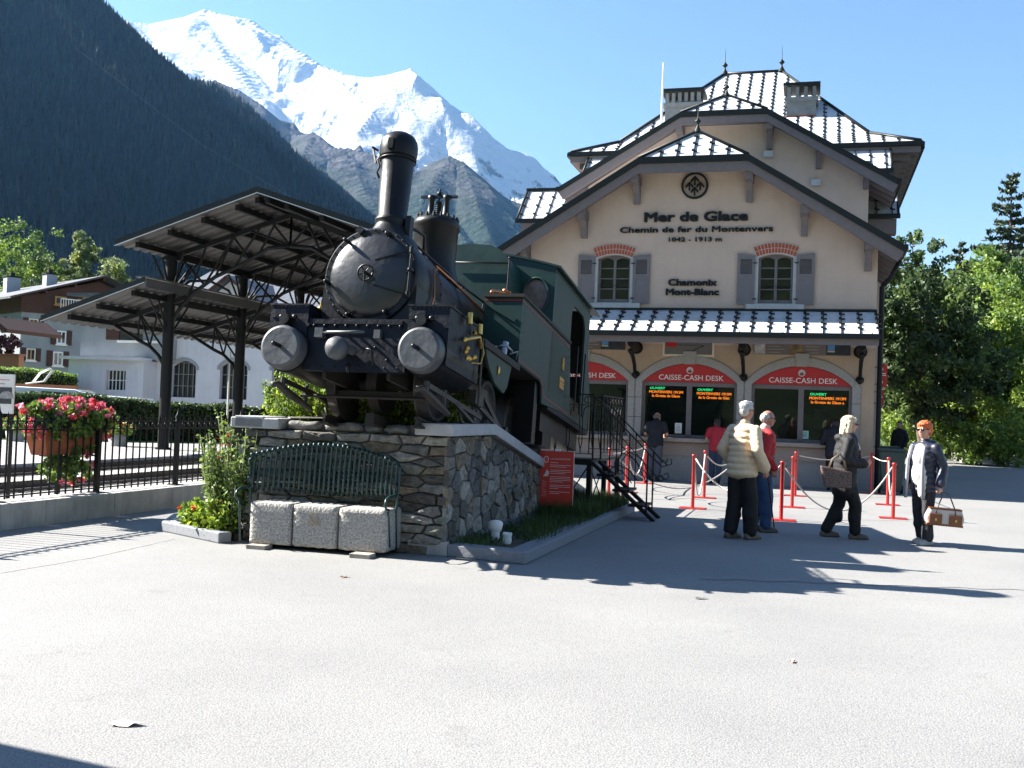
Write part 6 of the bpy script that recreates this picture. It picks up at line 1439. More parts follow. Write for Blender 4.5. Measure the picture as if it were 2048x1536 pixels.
def person(label, pos, yaw, H, cfg, grp=None):
    s = H / 1.75; M = Matrix.Translation(pos) @ Matrix.Rotation(yaw, 4, 'Z')
    t = thing('person', label, 'person', M, grp); c = cfg
    lean = c.get('lean', 0); hipz = .90 * s; hy = .085 * s
    hips = [V3(0, -hy, hipz), V3(0, hy, hipz)]
    ft = c.get('feet', [(-.02, -.10), (.03, .10)]); ank = [V3(a[0] * s, a[1] * s, .085 * s) for a in ft]
    kn = []
    for k in (0, 1):
        m_ = hips[k].lerp(ank[k], .52); m_.x += c.get('kneeb', (.03, .03))[k] * s; kn.append(m_)
    chest = V3(lean * .28, 0, 1.26 * s); neck = V3(lean * .42, 0, 1.47 * s); hd = V3(lean * .52 + c.get('headf', .02), 0, 1.635 * s) + Vector(c.get('hoff', (0, 0, 0)))
    shw = c.get('shw', .185) * s; sh = [V3(lean * .36, -shw, 1.385 * s), V3(lean * .36, shw, 1.385 * s)]
    elb = [Vector(a) * s for a in c['elb']]; wr = [Vector(a) * s for a in c['wr']]
    # body: one continuous skin
    b = MB(); P_, R3 = head(b, hd, c.get('look', (1, 0, 0)), c.get('hup', (0, 0, 1)), s)
    cap(b, hd + V3(-.012, 0, -.06 * s), neck + V3(0, 0, -.06), .055 * s, .062 * s); ell(b, chest, (.11 * s, .16 * s, .22 * s)); ell(b, V3(lean * .1, 0, 1.02 * s), (.11 * s, .15 * s, .18 * s)); ell(b, V3(0, 0, .92 * s), (.12 * s, .165 * s, .12 * s))
    for k in (0, 1):
        cap(b, hips[k], kn[k], .085 * s, .055 * s); cap(b, kn[k], ank[k], .052 * s, .036 * s); cap(b, ank[k] + V3(-.03, 0, -.04), ank[k] + V3(.13, 0, -.05), .035 * s, .03 * s)
        cap(b, chest + V3(0, 0, .12), sh[k], .06 * s, .055 * s); cap(b, sh[k], elb[k], .048 * s, .038 * s); cap(b, elb[k], wr[k], .037 * s, .026 * s)
        hdv = c.get('hd', [(0, 0, -1), (0, 0, -1)])[k]; hand(b, wr[k], hdv, 1 if k else -1, c.get('hn', [(0, 1, 0), (0, -1, 0)])[k], c.get('curl', (.5, .5))[k], s)
    remesh(b, 'body', c.get('skin', m_skin), t, .0075, 2)
    face_bits(t, P_, R3, s, c.get('glasses'))
    # trousers
    b = MB(); tr = c.get('trw', 1.0)
    ell(b, V3(0, 0, .94 * s), (.120 * s, .165 * s, .12 * s))
    for k in (0, 1):
        cap(b, hips[k] + V3(0, 0, .0), kn[k], .100 * s * min(tr, 1.05), .075 * s * tr); cap(b, kn[k], ank[k] + V3(.0, 0, .03), .075 * s * tr, .062 * s * tr); 
        cap(b, kn[k] + V3(-.02, .01, -.05), kn[k] + V3(-.02, -.01, -.18), .062 * s * tr, .066 * s * tr)
    fold(remesh(b, 'trousers', c['trm'], t, .012, 2), .014, 9, .15)
    for k in (0, 1):
        b = MB(); a = ank[k]; a = Vector((a.x, a.y, 0)); cap(b, a + V3(-.055 * s, 0, .045), a + V3(.09 * s, 0, .042), .042 * s, .042 * s); cap(b, a + V3(.09 * s, 0, .038), a + V3(.155 * s, 0, .032), .042 * s, .032 * s); cap(b, a + V3(-.02, 0, .06), a + V3(-.01, 0, .10), .045 * s, .04 * s); b.box((a.x + .05 * s, a.y, .018), (.27 * s, .085 * s, .03))
        remesh(b, 'shoe', c['shm'], t, .008, 2)
    # upper garment
    b = MB(); g = c.get('bulk', .03); z0 = c['hem'] * s; z1 = 1.425 * s; rings = c.get('rings', 0)
    nl = rings or 9
    for k in range(nl):
        f = (k + .5) / nl; z = z0 + (z1 - z0) * f; wz = np.interp(z / s, [.55, .8, .95, 1.08, 1.25, 1.38, 1.46], [c.get('flare', 1.0) * .17, c.get('flare', 1.0) * .172, .172, .150, .165, .165, .09]); dz = np.interp(z / s, [.55, .8, .95, 1.08, 1.25, 1.38, 1.46], [.13, .13, .125, .115, .125, .10, .06])
        hh = (z1 - z0) / nl * (1.12 if rings else 1.7)
        cx = lean * .28 * max(0, (z / s - .9)) / .36
        ell(b, V3(cx + c.get('belly', 0) * (1 if .9 < z / s < 1.2 else .4), 0, z), (dz * s + g, wz * s + g, hh))
        if not rings: pass
    for k in (0, 1):
        cap(b, chest + V3(0, 0, .10 * s), sh[k], .078 * s + g * .25, .058 * s + g * .3)
        if c.get('sleeves', True):
            if rings:
                for (A_, B_) in ((sh[k], elb[k]), (elb[k], wr[k] - (wr[k] - elb[k]) * .08)):
                    for j in range(5): p0 = A_.lerp(B_, j / 5); p1 = A_.lerp(B_, (j + 1) / 5); cap(b, p0.lerp(p1, .35), p0.lerp(p1, .65), .050 * s + g * .62, .050 * s + g * .62)
            cap(b, sh[k], elb[k], .060 * s + g * .35, .050 * s + g * .5); cap(b, elb[k], wr[k] + (elb[k] - wr[k]) * .04, .050 * s + g * .6, .040 * s + g * .4)
        else: cap(b, sh[k], sh[k].lerp(elb[k], .6), .064 * s + g * .5, .058 * s + g * .5)
    if c.get('collar', True): cap(b, neck + V3(-.01, 0, -.06), neck + V3(-.005, 0, .0), .085 * s, .072 * s)
    if c.get('hood'): ell(b, V3(-.10 * s + lean * .3, 0, 1.44 * s), (.075 * s, .12 * s, .06 * s)); 
    o = remesh(b, c.get('topn', 'jacket'), c['top'], t, .0125, 1 if rings else 2)
    fold(o, .011 if rings else .016, 8)
    # hair
    b = MB(); hs = c.get('hair', 'short')
    if hs == 'short': ell(b, P_(-.018, 0, .045), (.098 * s, .084 * s, .082 * s), R3); ell(b, P_(-.045, 0, .0), (.066 * s, .080 * s, .08 * s), R3); ell(b, P_(.03, 0, .085), (.06 * s, .065 * s, .035 * s), R3)
    if hs == 'bald': 
        for k in (-1, 1): ell(b, P_(-.03, k * .055, .015), (.06 * s, .032 * s, .06 * s), R3)
        ell(b, P_(-.055, 0, .015), (.052 * s, .07 * s, .065 * s), R3)
    if hs == 'bob':
        ell(b, P_(-.015, 0, .045), (.108 * s, .095 * s, .088 * s), R3); 
        for k in (-1, 1): cap(b, P_(-.01, k * .068, .03), P_(-.015, k * .085, -.11), .045 * s, .036 * s); cap(b, P_(-.05, k * .05, .0), P_(-.075, k * .055, -.14), .055 * s, .04 * s)
        cap(b, P_(-.06, 0, .0), P_(-.085, 0, -.14), .065 * s, .05 * s); ell(b, P_(.065, 0, .075), (.035 * s, .062 * s, .03 * s), R3)
    if hs == 'full': ell(b, P_(-.015, 0, .055), (.115 * s, .10 * s, .088 * s), R3); ell(b, P_(-.05, 0, .0), (.075 * s, .092 * s, .095 * s), R3); ell(b, P_(.07, 0, .078), (.04 * s, .07 * s, .035 * s), R3); 
    if hs == 'long': ell(b, P_(-.015, 0, .045), (.104 * s, .09 * s, .085 * s), R3); cap(b, P_(-.06, 0, 0), P_(-.10, 0, -.22), .07 * s, .05 * s)
    for k in range(26):
        a = rs.uniform(-2.4, 2.4); r_ = .085
        if hs in ('full', 'bob', 'short'): pass
    fold(remesh(b, 'hair', c['hairm'], t, .007, 2), .009, 34, -1)
    return t, s, dict(wr=wr, hd=hd, sh=sh, P=P_, R=R3)
m_hgrey = mat('grey_hair', (.50, .49, .47), .7, var=.25, vs=45, bump=.8, bs=60); m_hblond = mat('blonde_hair', (.60, .49, .33), .55, var=.3, vs=35, bump=.8, bs=60); m_hred = mat('red_dyed_hair', (.55, .11, .025), .55, var=.35, vs=35, bump=.8, bs=60); m_hdark = mat('dark_hair', (.012, .009, .008), .5)
m_beige = mat('beige_quilted', (.70, .52, .34), .7, var=.06, vs=5, bump=.3, bs=25); m_blacktr = mat('black_cloth', (.006, .006, .007), .8, var=.2, vs=8); m_jean = mat('denim', (.035, .075, .17), .85, var=.25, vs=9)
m_navyj = mat('navy_quilted', (.018, .022, .040), .45, var=.2, vs=6, bump=.3, bs=22); m_shoe = mat('brown_shoe', (.12, .085, .06), .6); m_shoew = mat('pale_shoe', (.36, .35, .34), .6); m_coat = mat('black_coat', (.006, .0065, .008), .75, var=.2, vs=6, bump=.3, bs=18)
m_redsh = mat('red_sweater', (.42, .02, .022), .8, var=.1, vs=8)
def plaid():
    m = bpy.data.materials.new('plaid_wool'); m.use_nodes = True; n = m.node_tree; L = n.links; b = n.nodes['Principled BSDF']; b.inputs['Roughness'].default_value = .9
    tc = n.nodes.new('ShaderNodeTexCoord'); sx = n.nodes.new('ShaderNodeSeparateXYZ'); L.new(tc.outputs['Object'], sx.inputs[0])
    def fr(o, sc):
        a = n.nodes.new('ShaderNodeMath'); a.operation = 'MULTIPLY'; a.inputs[1].default_value = sc; L.new(o, a.inputs[0]); f = n.nodes.new('ShaderNodeMath'); f.operation = 'FRACT'; L.new(a.outputs[0], f.inputs[0]); g = n.nodes.new('ShaderNodeMath'); g.operation = 'GREATER_THAN'; g.inputs[1].default_value = .55; L.new(f.outputs[0], g.inputs[0]); return g.outputs[0]
    m1 = n.nodes.new('ShaderNodeMix'); m1.data_type = 'RGBA'; L.new(fr(sx.outputs['Z'], 11), m1.inputs[0]); m1.inputs[6].default_value = (.10, .09, .10, 1); m1.inputs[7].default_value = (.42, .09, .05, 1)
    m2 = n.nodes.new('ShaderNodeMix'); m2.data_type = 'RGBA'; m2.blend_type = 'MULTIPLY'; m2.inputs[0].default_value = .6; mm = n.nodes.new('ShaderNodeMix'); mm.data_type = 'RGBA'; L.new(fr(sx.outputs['Y'], 14), mm.inputs[0]); mm.inputs[6].default_value = (.5, .5, .5, 1); mm.inputs[7].default_value = (1, 1, 1, 1)
    L.new(m1.outputs[2], m2.inputs[6]); L.new(mm.outputs[2], m2.inputs[7]); L.new(m2.outputs[2], b.inputs['Base Color']); return m
def yaw_of(x, y): return atan2(y, x)
# man in the beige jacket, seen from behind right, right hand on a walking stick
pA = (G(1470, 1076) + G(1497, 1080)) / 2 + Vector((-.02, .02, 0)); tA, sA, iA = person('man with grey hair in a beige quilted jacket and black trousers, seen from behind', pA, yaw_of(.80, .60), 1.80,
    dict(feet=[(.06, -.11), (-.07, .10)], elb=[(-.06, -.29, 1.13), (-.05, .29, 1.13)], wr=[(.14, -.26, .89), (.16, .26, .92)], hd=[(.5, 0, -.85), (.4, 0, -.9)], curl=(1.1, .6), hem=.80, rings=8, bulk=.045, shw=.19, flare=1.10, trm=m_blacktr, trw=1.3, shm=m_shoe, top=m_beige, hair='short', hairm=m_hgrey, lean=.06, skin=m_skin2, glasses='plain', hood=False, look=(1, -.15, -.05)))
h_ = tA.matrix_world @ (iA['wr'][0] + Vector((.05, 0, -.06)) * sA); tip = G(1549, 1062); q = MB(); q.tube([h_ + Vector((-.05, -.02, .01)), h_ + Vector((0, 0, .02)), h_, h_.lerp(tip, .5), tip], [.012, .013, .011, .010, .009], 8); o = q.build('walking_stick', mat('dark_wood', (.05, .02, .015), .5)); tag(o, 'dark wooden walking stick held by the man in the beige jacket', 'walking stick')
# older man in a plaid waistcoat
pB = G(1520, 1063); tB, sB, iB = person('bald grey haired man in glasses, red sleeves, plaid waistcoat and jeans', pB, yaw_of(.97, .1), 1.70,
    dict(feet=[(.04, -.10), (-.08, .10)], elb=[(-.07, -.25, 1.12), (-.02, .25, 1.12)], wr=[(.12, -.20, .92), (.15, .2, .95)], curl=(.9, .6), hem=.86, bulk=.035, trm=m_jean, trw=1.25, shm=m_shoe, top=m_redsh, topn='sweater', hair='bald', hairm=m_hgrey, lean=.08, skin=m_skin2, glasses='plain', look=(1, -.1, -.12)))
b = MB(); 
for k in range(9):
    f = (k + .5) / 9; z = (.84 + .58 * f) * sB; wz = np.interp(z / sB, [.8, .95, 1.08, 1.25, 1.38, 1.46], [.18, .18, .165, .172, .15, .08]); ell(b, V3(.02 * f, 0, z), (.135 * sB + .035, wz * sB + .03, .07))
remesh(b, 'waistcoat', plaid(), tB, .0125, 2)
b = MB(); cap(b, V3(.02, 0, 1.40) * sB, V3(.03, 0, 1.50) * sB, .09, .075); cap(b, V3(.11, -.06, 1.42) * sB, V3(.15, -.05, 1.2) * sB, .02, .02); remesh(b, 'scarf', mat('pale_pink_cloth', (.6, .42, .38), .8), tB, .01, 2)
# blonde woman in a black coat
pC = (G(1665, 1073) + G(1707, 1079)) / 2; tC, sC, iC = person('blonde woman in sunglasses and a black coat, with hands clasped', pC, yaw_of(.96, -.12), 1.66,
    dict(feet=[(.15, -.08), (-.22, .09)], kneeb=(.07, .06), elb=[(-.06, -.24, 1.13), (-.02, .24, 1.13)], wr=[(.26, -.08, 1.07), (.27, .07, 1.09)], hd=[(.7, .5, .3), (.7, -.5, .3)], curl=(1.2, 1.2), hem=.64, bulk=.045, flare=1.08, trm=m_blacktr, trw=1.15, shm=m_shoe, top=m_coat, topn='coat', hair='bob', hairm=m_hblond, lean=.05, glasses='sun', hood=True, look=(1, -.12, 0)))
b = MB(); cap(b, V3(.10, -.03, 1.44) * sC, V3(.17, -.04, 1.30) * sC, .035, .03); remesh(b, 'scarf', mat('white_scarf', (.62, .66, .78), .8), tC, .01, 1)
b = MB(); b.M = Matrix.Identity(4); b.tube([V3(.10, .10, 1.42) * sC, V3(.20, 0, 1.25) * sC, V3(.21, -.08, 1.08) * sC], .018, 8); b.build('shoulder_strap', mat('maroon_leather', (.10, .02, .025), .5), tC)
# her tote bag
e_ = tC.matrix_world @ (Vector((-.06, -.27, 1.12)) * sC); TM = Matrix.Translation((e_.x - .12, e_.y - .06, .70)) @ Matrix.Rotation(radians(-4), 4, 'Z')
tg = thing('tote_bag', 'brown patterned tote bag hanging from the arm of the blonde woman', 'handbag', TM)
m_tote = mat('brown_checked_canvas', (.12, .075, .06), .65, var=.5, vs=60, det=0)
q = MB(); vs = [(-.15, -.07, 0), (.19, -.07, 0), (.19, .07, 0), (-.15, .07, 0), (-.22, -.03, .29), (.20, -.03, .22), (.20, .03, .22), (-.22, .03, .29)]; q.add(vs, [(3, 2, 1, 0), (4, 5, 6, 7), (0, 1, 5, 4), (1, 2, 6, 5), (2, 3, 7, 6), (3, 0, 4, 7)]); q.build('bag_body', m_tote, tg, bevel=.02)
for y in (-.035, .035): q = MB(); q.tube([(-.10, y, .26), (-.06, y * .7, .38), (.04, y * .3, .46), (.10, y * .7, .36), (.12, y, .24)], .009, 6); q.build('handle', m_shoe, tg)
# red haired woman facing left
pD = (G(1824, 1087) + G(1860, 1090)) / 2 + Vector((.02, 0, 0)); tD, sD, iD = person('red haired woman in sunglasses with an open navy padded jacket over white top', pD, yaw_of(-.86, -.50), 1.62,
    dict(feet=[(-.10, -.10), (.05, .12)], elb=[(-.08, -.25, 1.12), (-.08, .26, 1.10)], wr=[(.05, -.25, .90), (.02, .29, .86)], curl=(.6, 1.3), hem=.74, rings=9, bulk=.028, flare=1.08, trm=mat('grey_black_cloth', (.02, .02, .026), .8), trw=1.15, shm=m_shoew, top=m_navyj, hair='full', hairm=m_hred, lean=.0, skin=m_skin, glasses='sun', hood=True, look=(1, .1, -.05)))
b = MB(); ell(b, V3(.09, 0, 1.24) * sD, (.10, .10, .17)); ell(b, V3(.10, .0, 1.02) * sD, (.10, .11, .18)); ell(b, V3(.09, 0, 1.36) * sD, (.07, .08, .08)); cap(b, V3(.10, .06, .95) * sD, V3(.13, .07, .72) * sD, .07, .05); remesh(b, 'blouse', mat('cream_blouse', (.72, .66, .58), .8, var=.05, vs=6), tD, .011, 2)
for sg in (-1, 1):
    b = MB(); vs = [V3(.195, sg * .10, 1.36), V3(.16, sg * .17, 1.36), V3(.19, sg * .17, .62), V3(.235, sg * .12, .60)]; b.slab([v * sD for v in vs], .0); b = MB(); b.tube([V3(.15, sg * .11, 1.40) * sD, V3(.20, sg * .125, 1.2) * sD, V3(.21, sg * .13, .95) * sD, V3(.20, sg * .15, .66) * sD], .022, 8); b.build('jacket_edge', mat('grey_lining', (.30, .31, .36), .7), tD)
hw = tD.matrix_world @ (iD['wr'][1] + Vector((0, 0, -.10)) * sD)
TM = Matrix.Translation((hw.x + .05, hw.y, hw.z - .42)) @ Matrix.Rotation(radians(-8), 4, 'Z') @ Matrix.Rotation(radians(3), 4, 'Y')
tg = thing('travel_bag', 'cream shoulder bag with two brown leather pockets, held by the red haired woman', 'handbag', TM)
q = MB(); q.prism([(-.22, .0), (.22, .0), (.24, .10), (.20, .22), (-.19, .22), (-.24, .10)], -.08, .08); q.build('bag_body', mat('cream_canvas', (.50, .46, .42), .7, var=.06, vs=12), tg, bevel=.025)
m_lea = mat('brown_leather', (.17, .055, .02), .45, var=.15, vs=12)
for x in (-.125, .125):
    q = MB(); q.bb(x - .08, x + .08, -.105, -.08, .02, .15); pk = q.build('pocket', m_lea, tg, bevel=.01); q = MB(); q.bb(x - .012, x + .012, -.113, -.105, .06, .09); q.build('clasp', m_brass, pk)
q = MB(); q.bb(-.225, .225, -.085, .085, -.005, .02); q.bb(-.2, .2, -.083, .083, .205, .225); q.build('trim', m_lea, tg)
q = MB(); q.tube([(-.12, -.08, .15), (-.11, -.07, .22), (-.05, -.02, .36), (-.05, 0, .42), (0, 0, .43), (.05, -.02, .38), (.11, -.07, .22), (.12, -.08, .15)], .009, 6); q.build('handle', m_shoe, tg)
# people at the counter
aw = atan2(BX.y, BX.x)
m_dsh = mat('black_shirt', (.010, .011, .018), .8, var=.2, vs=8); m_gtr = mat('grey_trousers', (.07, .08, .10), .85, var=.15, vs=8)
pE = S(SP(1310, 900, BV - .55)[0], BV - .55); person('man in a black shirt and grey trousers leaning on the middle ticket counter', pE, aw, 1.74, dict(feet=[(-.16, -.10), (-.12, .10)], elb=[(.10, -.27, 1.14), (.12, .27, 1.14)], wr=[(.34, -.18, 1.10), (.36, .16, 1.10)], hd=[(1, .2, 0), (1, -.2, 0)], hem=.86, bulk=.03, sleeves=False, trm=m_gtr, trw=1.12, shm=m_blacktr, top=m_dsh, topn='shirt', hair='bald', hairm=mat('brown_grey_hair', (.12, .10, .09), .6), lean=.35, hoff=(.02, 0, -.07), look=(1, -.6, -.2)))
pF = S(SP(1432, 900, BV - .50)[0], BV - .50); person('woman with dark hair in a red top and jeans at the middle ticket counter', pF, aw, 1.63, dict(feet=[(-.14, -.09), (-.10, .09)], elb=[(.06, -.26, 1.12), (.08, .26, 1.14)], wr=[(.28, -.20, 1.14), (.20, .22, 1.32)], hd=[(1, .2, 0), (.5, -.2, .8)], hem=.88, bulk=.022, sleeves=False, trm=mat('dark_denim', (.03, .045, .08), .85), trw=1.02, shm=m_blacktr, top=mat('red_top', (.40, .015, .03), .75), topn='shirt', hair='long', hairm=m_hdark, lean=.25, hoff=(0, 0, -.05), look=(1, .3, -.2)))
pG = S(SP(1668, 900, BV - .55)[0], BV - .55); person('person in black leaning on the right ticket counter behind the blonde woman', pG, aw, 1.72, dict(feet=[(-.20, -.10), (-.14, .10)], elb=[(.10, -.27, 1.14), (.12, .27, 1.12)], wr=[(.34, -.22, 1.10), (.36, .16, 1.10)], hd=[(1, .2, 0), (1, -.2, 0)], hem=.80, bulk=.035, trm=m_blacktr, trw=1.1, shm=m_blacktr, top=m_dsh, hair='short', hairm=m_hdark, lean=.40, hoff=(.02, 0, -.08), look=(1, .3, -.3)))
pH = G(1797, 942); person('person in dark clothes standing in the shade near the tree, behind the bins', Vector((pH.x, pH.y, 0)), aw + 2.6, 1.72, dict(elb=[(-.05, -.27, 1.12), (-.05, .27, 1.12)], wr=[(.08, -.25, .90), (.1, .25, .90)], hem=.80, bulk=.04, trm=m_blacktr, trw=1.1, shm=m_blacktr, top=m_coat, hair='short', hairm=m_hdark))
# ------------------------------------------------------------------ low retaining wall and iron fence on the left
FU = S_u = G(192, 988, .28).dot(AX)
wu = FU + .22
rw = thing('retaining_wall', 'low grey concrete retaining wall of butted slabs under the iron fence', 'wall', FR(wu, 0))
TOPZ = lambda v: .30
q = MB(); v = 8.0
while v < 24: q.bb(-.42, 0, v, v + 1.28 - .008, -.1, .30); v += 1.28
q.build('slabs', m_conc, rw, bevel=.008)
fe = thing('iron_fence', 'black iron railing with spear tips and small scrolls along the concrete wall', 'fence', FR(FU, 0))
v0f = G(192, 988, .28).dot(BX); sp_ = 1.77; FB = .30
for k in range(-3, 6):
    v = v0f + k * sp_; q = MB(); q.bb(-.03, .03, v - .03, v + .03, FB, FB + .93); q.lathe([(.045, 0), (.03, .03), (.045, .07), (.02, .11), (.002, .20)], Matrix.Translation((0, v, FB + .93)), 8); q.bb(-.10, .10, v - .06, v + .06, FB, FB + .012); q.build('post', m_darkmetal, fe)
    if k == 5: break
    q = MB()
    for z in (.06, .83, .93): q.bb(-.015, .015, v + .03, v + sp_ - .03, FB + z - .008, FB + z + .008)
    nbar = 11
    for j in range(1, nbar + 1):
        y = v + sp_ * j / (nbar + 1); q.bb(-.008, .008, y - .008, y + .008, FB + .02, FB + .95); q.lathe([(.010, 0), (.016, .02), (.001, .09)], Matrix.Translation((0, y, FB + .95)), 6, False)
        for zz in (.88,): q.tube([(0, y + .035 * cos(a), FB + zz + .04 * sin(a)) for a in np.linspace(-1, 4.2, 9)], .006, 5)
        q.tube([(0, y, FB + .93), (0, y + .03, FB + .97), (0, y + .045, FB + .95)], .006, 5)
    q.build('rail_panel', m_darkmetal, fe)
# terracotta planter with geraniums behind the bars
m_leaf = mat('geranium_leaf', (.14, .22, .05), .6, attr='tint', trans=.35); m_petal = mat('petal_pink', (.74, .20, .28), .6, attr='tint', trans=.2)
yc, _ = SU(133, 880, FU - .22); va, _ = SU(70, 880, FU - .2); vb, _ = SU(195, 880, FU - .2)
pt = thing('terracotta_planter', 'long terracotta trough hung behind the iron fence', 'planter', FR(FU - .22, (va + vb) / 2))
L_ = (vb - va) / 2
q = MB(); vs = [(-.12, -L_ + .1, .80), (.12, -L_ + .1, .80), (.12, L_ - .1, .80), (-.12, L_ - .1, .80), (-.16, -L_, 1.10), (.16, -L_, 1.10), (.16, L_, 1.10), (-.16, L_, 1.10)]; q.add(vs, [(3, 2, 1, 0), (4, 5, 6, 7), (0, 1, 5, 4), (1, 2, 6, 5), (2, 3, 7, 6), (3, 0, 4, 7)]); q.bb(-.175, .175, -L_ - .01, L_ + .01, 1.07, 1.11)
q.build('trough', mat('terracotta', (.33, .10, .045), .85, var=.2, vs=9), pt, bevel=.01)
q = MB(); 
for y in (-L_ * .6, L_ * .6): q.bar((.12, y, .78), (.24, y, .78), .02, .02); q.bar((.22, y, .5), (.22, y, .82), .02, .02); q.bar((-.1, y, .79), (.14, y, .79), .02, .02)
q.bar((-.1, 0, .785), (-.1, 0, .0), .05, .05); q.build('bracket', m_darkmetal, pt)
def plant(name, label, cat, M, P, lsize, m, cols, flowers=None, grp=None, up=0.3, stems=None):
    t = thing(name, label, cat, M, grp); rg2 = np.random.default_rng(len(P)); V, F = leaves(P, lsize, rg2, up)
    c = np.array(cols)[rg2.integers(0, len(cols), len(P))] * rg2.uniform(.6, 1.35, (len(P), 1)); o = np_mesh('leaves', V, F, m, c); o.parent = t
    if flowers is not None:
        FP, fm, fs_, fc = flowers; V, F = leaves(FP, fs_, rg2, 0); c = np.array(fc)[rg2.integers(0, len(fc), len(FP))] * rg2.uniform(.7, 1.25, (len(FP), 1)); o = np_mesh('flowers', V, F, fm, c); o.parent = t
    if stems: q = MB(); [q.tube(s, .006, 4) for s in stems]; q.build('stems', mat('green_stem', (.06, .09, .03), .7), t)
    return t
rg = np.random.default_rng(5)
def cloud(n, c, r, rg, hollow=0.0):
    d = rg.normal(size=(n, 3)); d /= np.linalg.norm(d, axis=1, keepdims=True); return np.array(c) + d * (rg.uniform(hollow, 1, (n, 1)) ** .5) * np.array(r)
def clumps(nc, m, c, r, cr_, rg):
    C_ = cloud(nc, c, r, rg, .2); return np.concatenate([cloud(m, k, (cr_,) * 3, rg) for k in C_]), C_
A1, C1 = clumps(150, 45, (0, 0, 1.22), (.30, L_ + .28, .24), .09, rg); A2, _ = clumps(40, 40, (.05, 0, .72), (.18, L_ * .8, .32), .08, rg); 
A2 = A2[A2[:, 2] < 1.12]
HC = cloud(80, (0, 0, 1.34), (.30, L_ + .30, .19), rg, .5); HC = HC[HC[:, 2] > 1.26]; HC2 = cloud(9, (.08, 0, .62), (.16, L_ * .8, .3), rg, .4); HC3 = np.concatenate([HC, HC2, cloud(10, (.1, L_ + .12, 1.15), (.1, .12, .2), rg), cloud(8, (.1, -L_ - .1, 1.15), (.1, .12, .2), rg)])
FP = np.concatenate([cloud(26, k, (.045, .045, .035), rg) for k in HC3])
plant('geraniums', 'pink and red geraniums spilling over the terracotta trough', 'flowers', FR(FU - .22, (va + vb) / 2), np.concatenate([A1, A2]), .045, m_leaf, [(1, 1, 1), (1.4, 1.3, .8), (.7, .8, .8)], (FP, m_petal, .034, [(1, 1, 1), (1.0, .7, .8), (1.1, 1.7, 1.7), (1.1, .3, .15)]))
# white notice board at the far left
p = S(*SP(12, 800, 11.6)[:1], 11.6); u_, zt_ = SP(28, 749, 11.6); _, zb_ = SP(28, 828, 11.6)
nb_ = thing('notice_board', 'white notice board with a dark photograph at the left edge, behind the fence', 'notice board', FR(u_, 11.6))
q = MB(); q.bb(-.62, 0, 0, .03, zb_, zt_); q.build('panel', m_white, nb_); q = MB(); q.bb(-.60, -.02, -.006, 0, zb_ + .13, zb_ + .13 + (zt_ - zb_) * .42); q.k = 1
for k in range(4): q.bb(-.5, -.06 - .08 * (k % 2), -.004, 0, zt_ - .08 - k * .055, zt_ - .068 - k * .055)
q.k = 2; plate(q, arc(-.1, zb_ + .2, .12, 0, 180, 12, .1), [], -.010, -.006)
q.build('print', [mat('dark_photo', (.03, .035, .04), .5, var=.6, vs=9), mat('pink_print', (.5, .2, .22), .6), mat('grey_photo', (.3, .3, .3), .6, var=.5, vs=20)], nb_)
q = MB()
for x in (-.58, -.04): q.bb(x - .02, x + .02, .03, .06, 0, zt_)
q.build('leg', m_darkmetal, nb_)
# tracks with rack rail
def track(u, label):
    t = thing('railway_track', label, 'rail track', FR(u, 0), 'rack railway tracks'); m_rail = mat('rail_steel', (.05, .042, .038), .45, metal=.6, var=.3, vs=5)
    for x in (-.5, .5): q = MB(); q.bb(x - .03, x + .03, 8, 60, .03, .055); q.bb(x - .01, x + .01, 8, 60, .0, .03); q.build('rail', m_rail, t)
    q = MB(); q.bb(-.02, .02, 10, 50, .0, .085)
    for k in range(400): q.bb(-.022, .022, 10 + k * .1, 10.055 + k * .1, .08, .115)
    q.build('rack', m_rail, t); q = MB()
    for k in range(80): q.bb(-.62, .62, 8 + k * .65, 8.14 + k * .65, -.03, .012)
    q.build('sleepers', mat('grey_sleeper', (.16, .15, .14), .9, var=.3, vs=6), t)
track(-12.5, 'rack railway track nearest the iron fence'); track(-14.9, 'rack railway track beside the station platform')

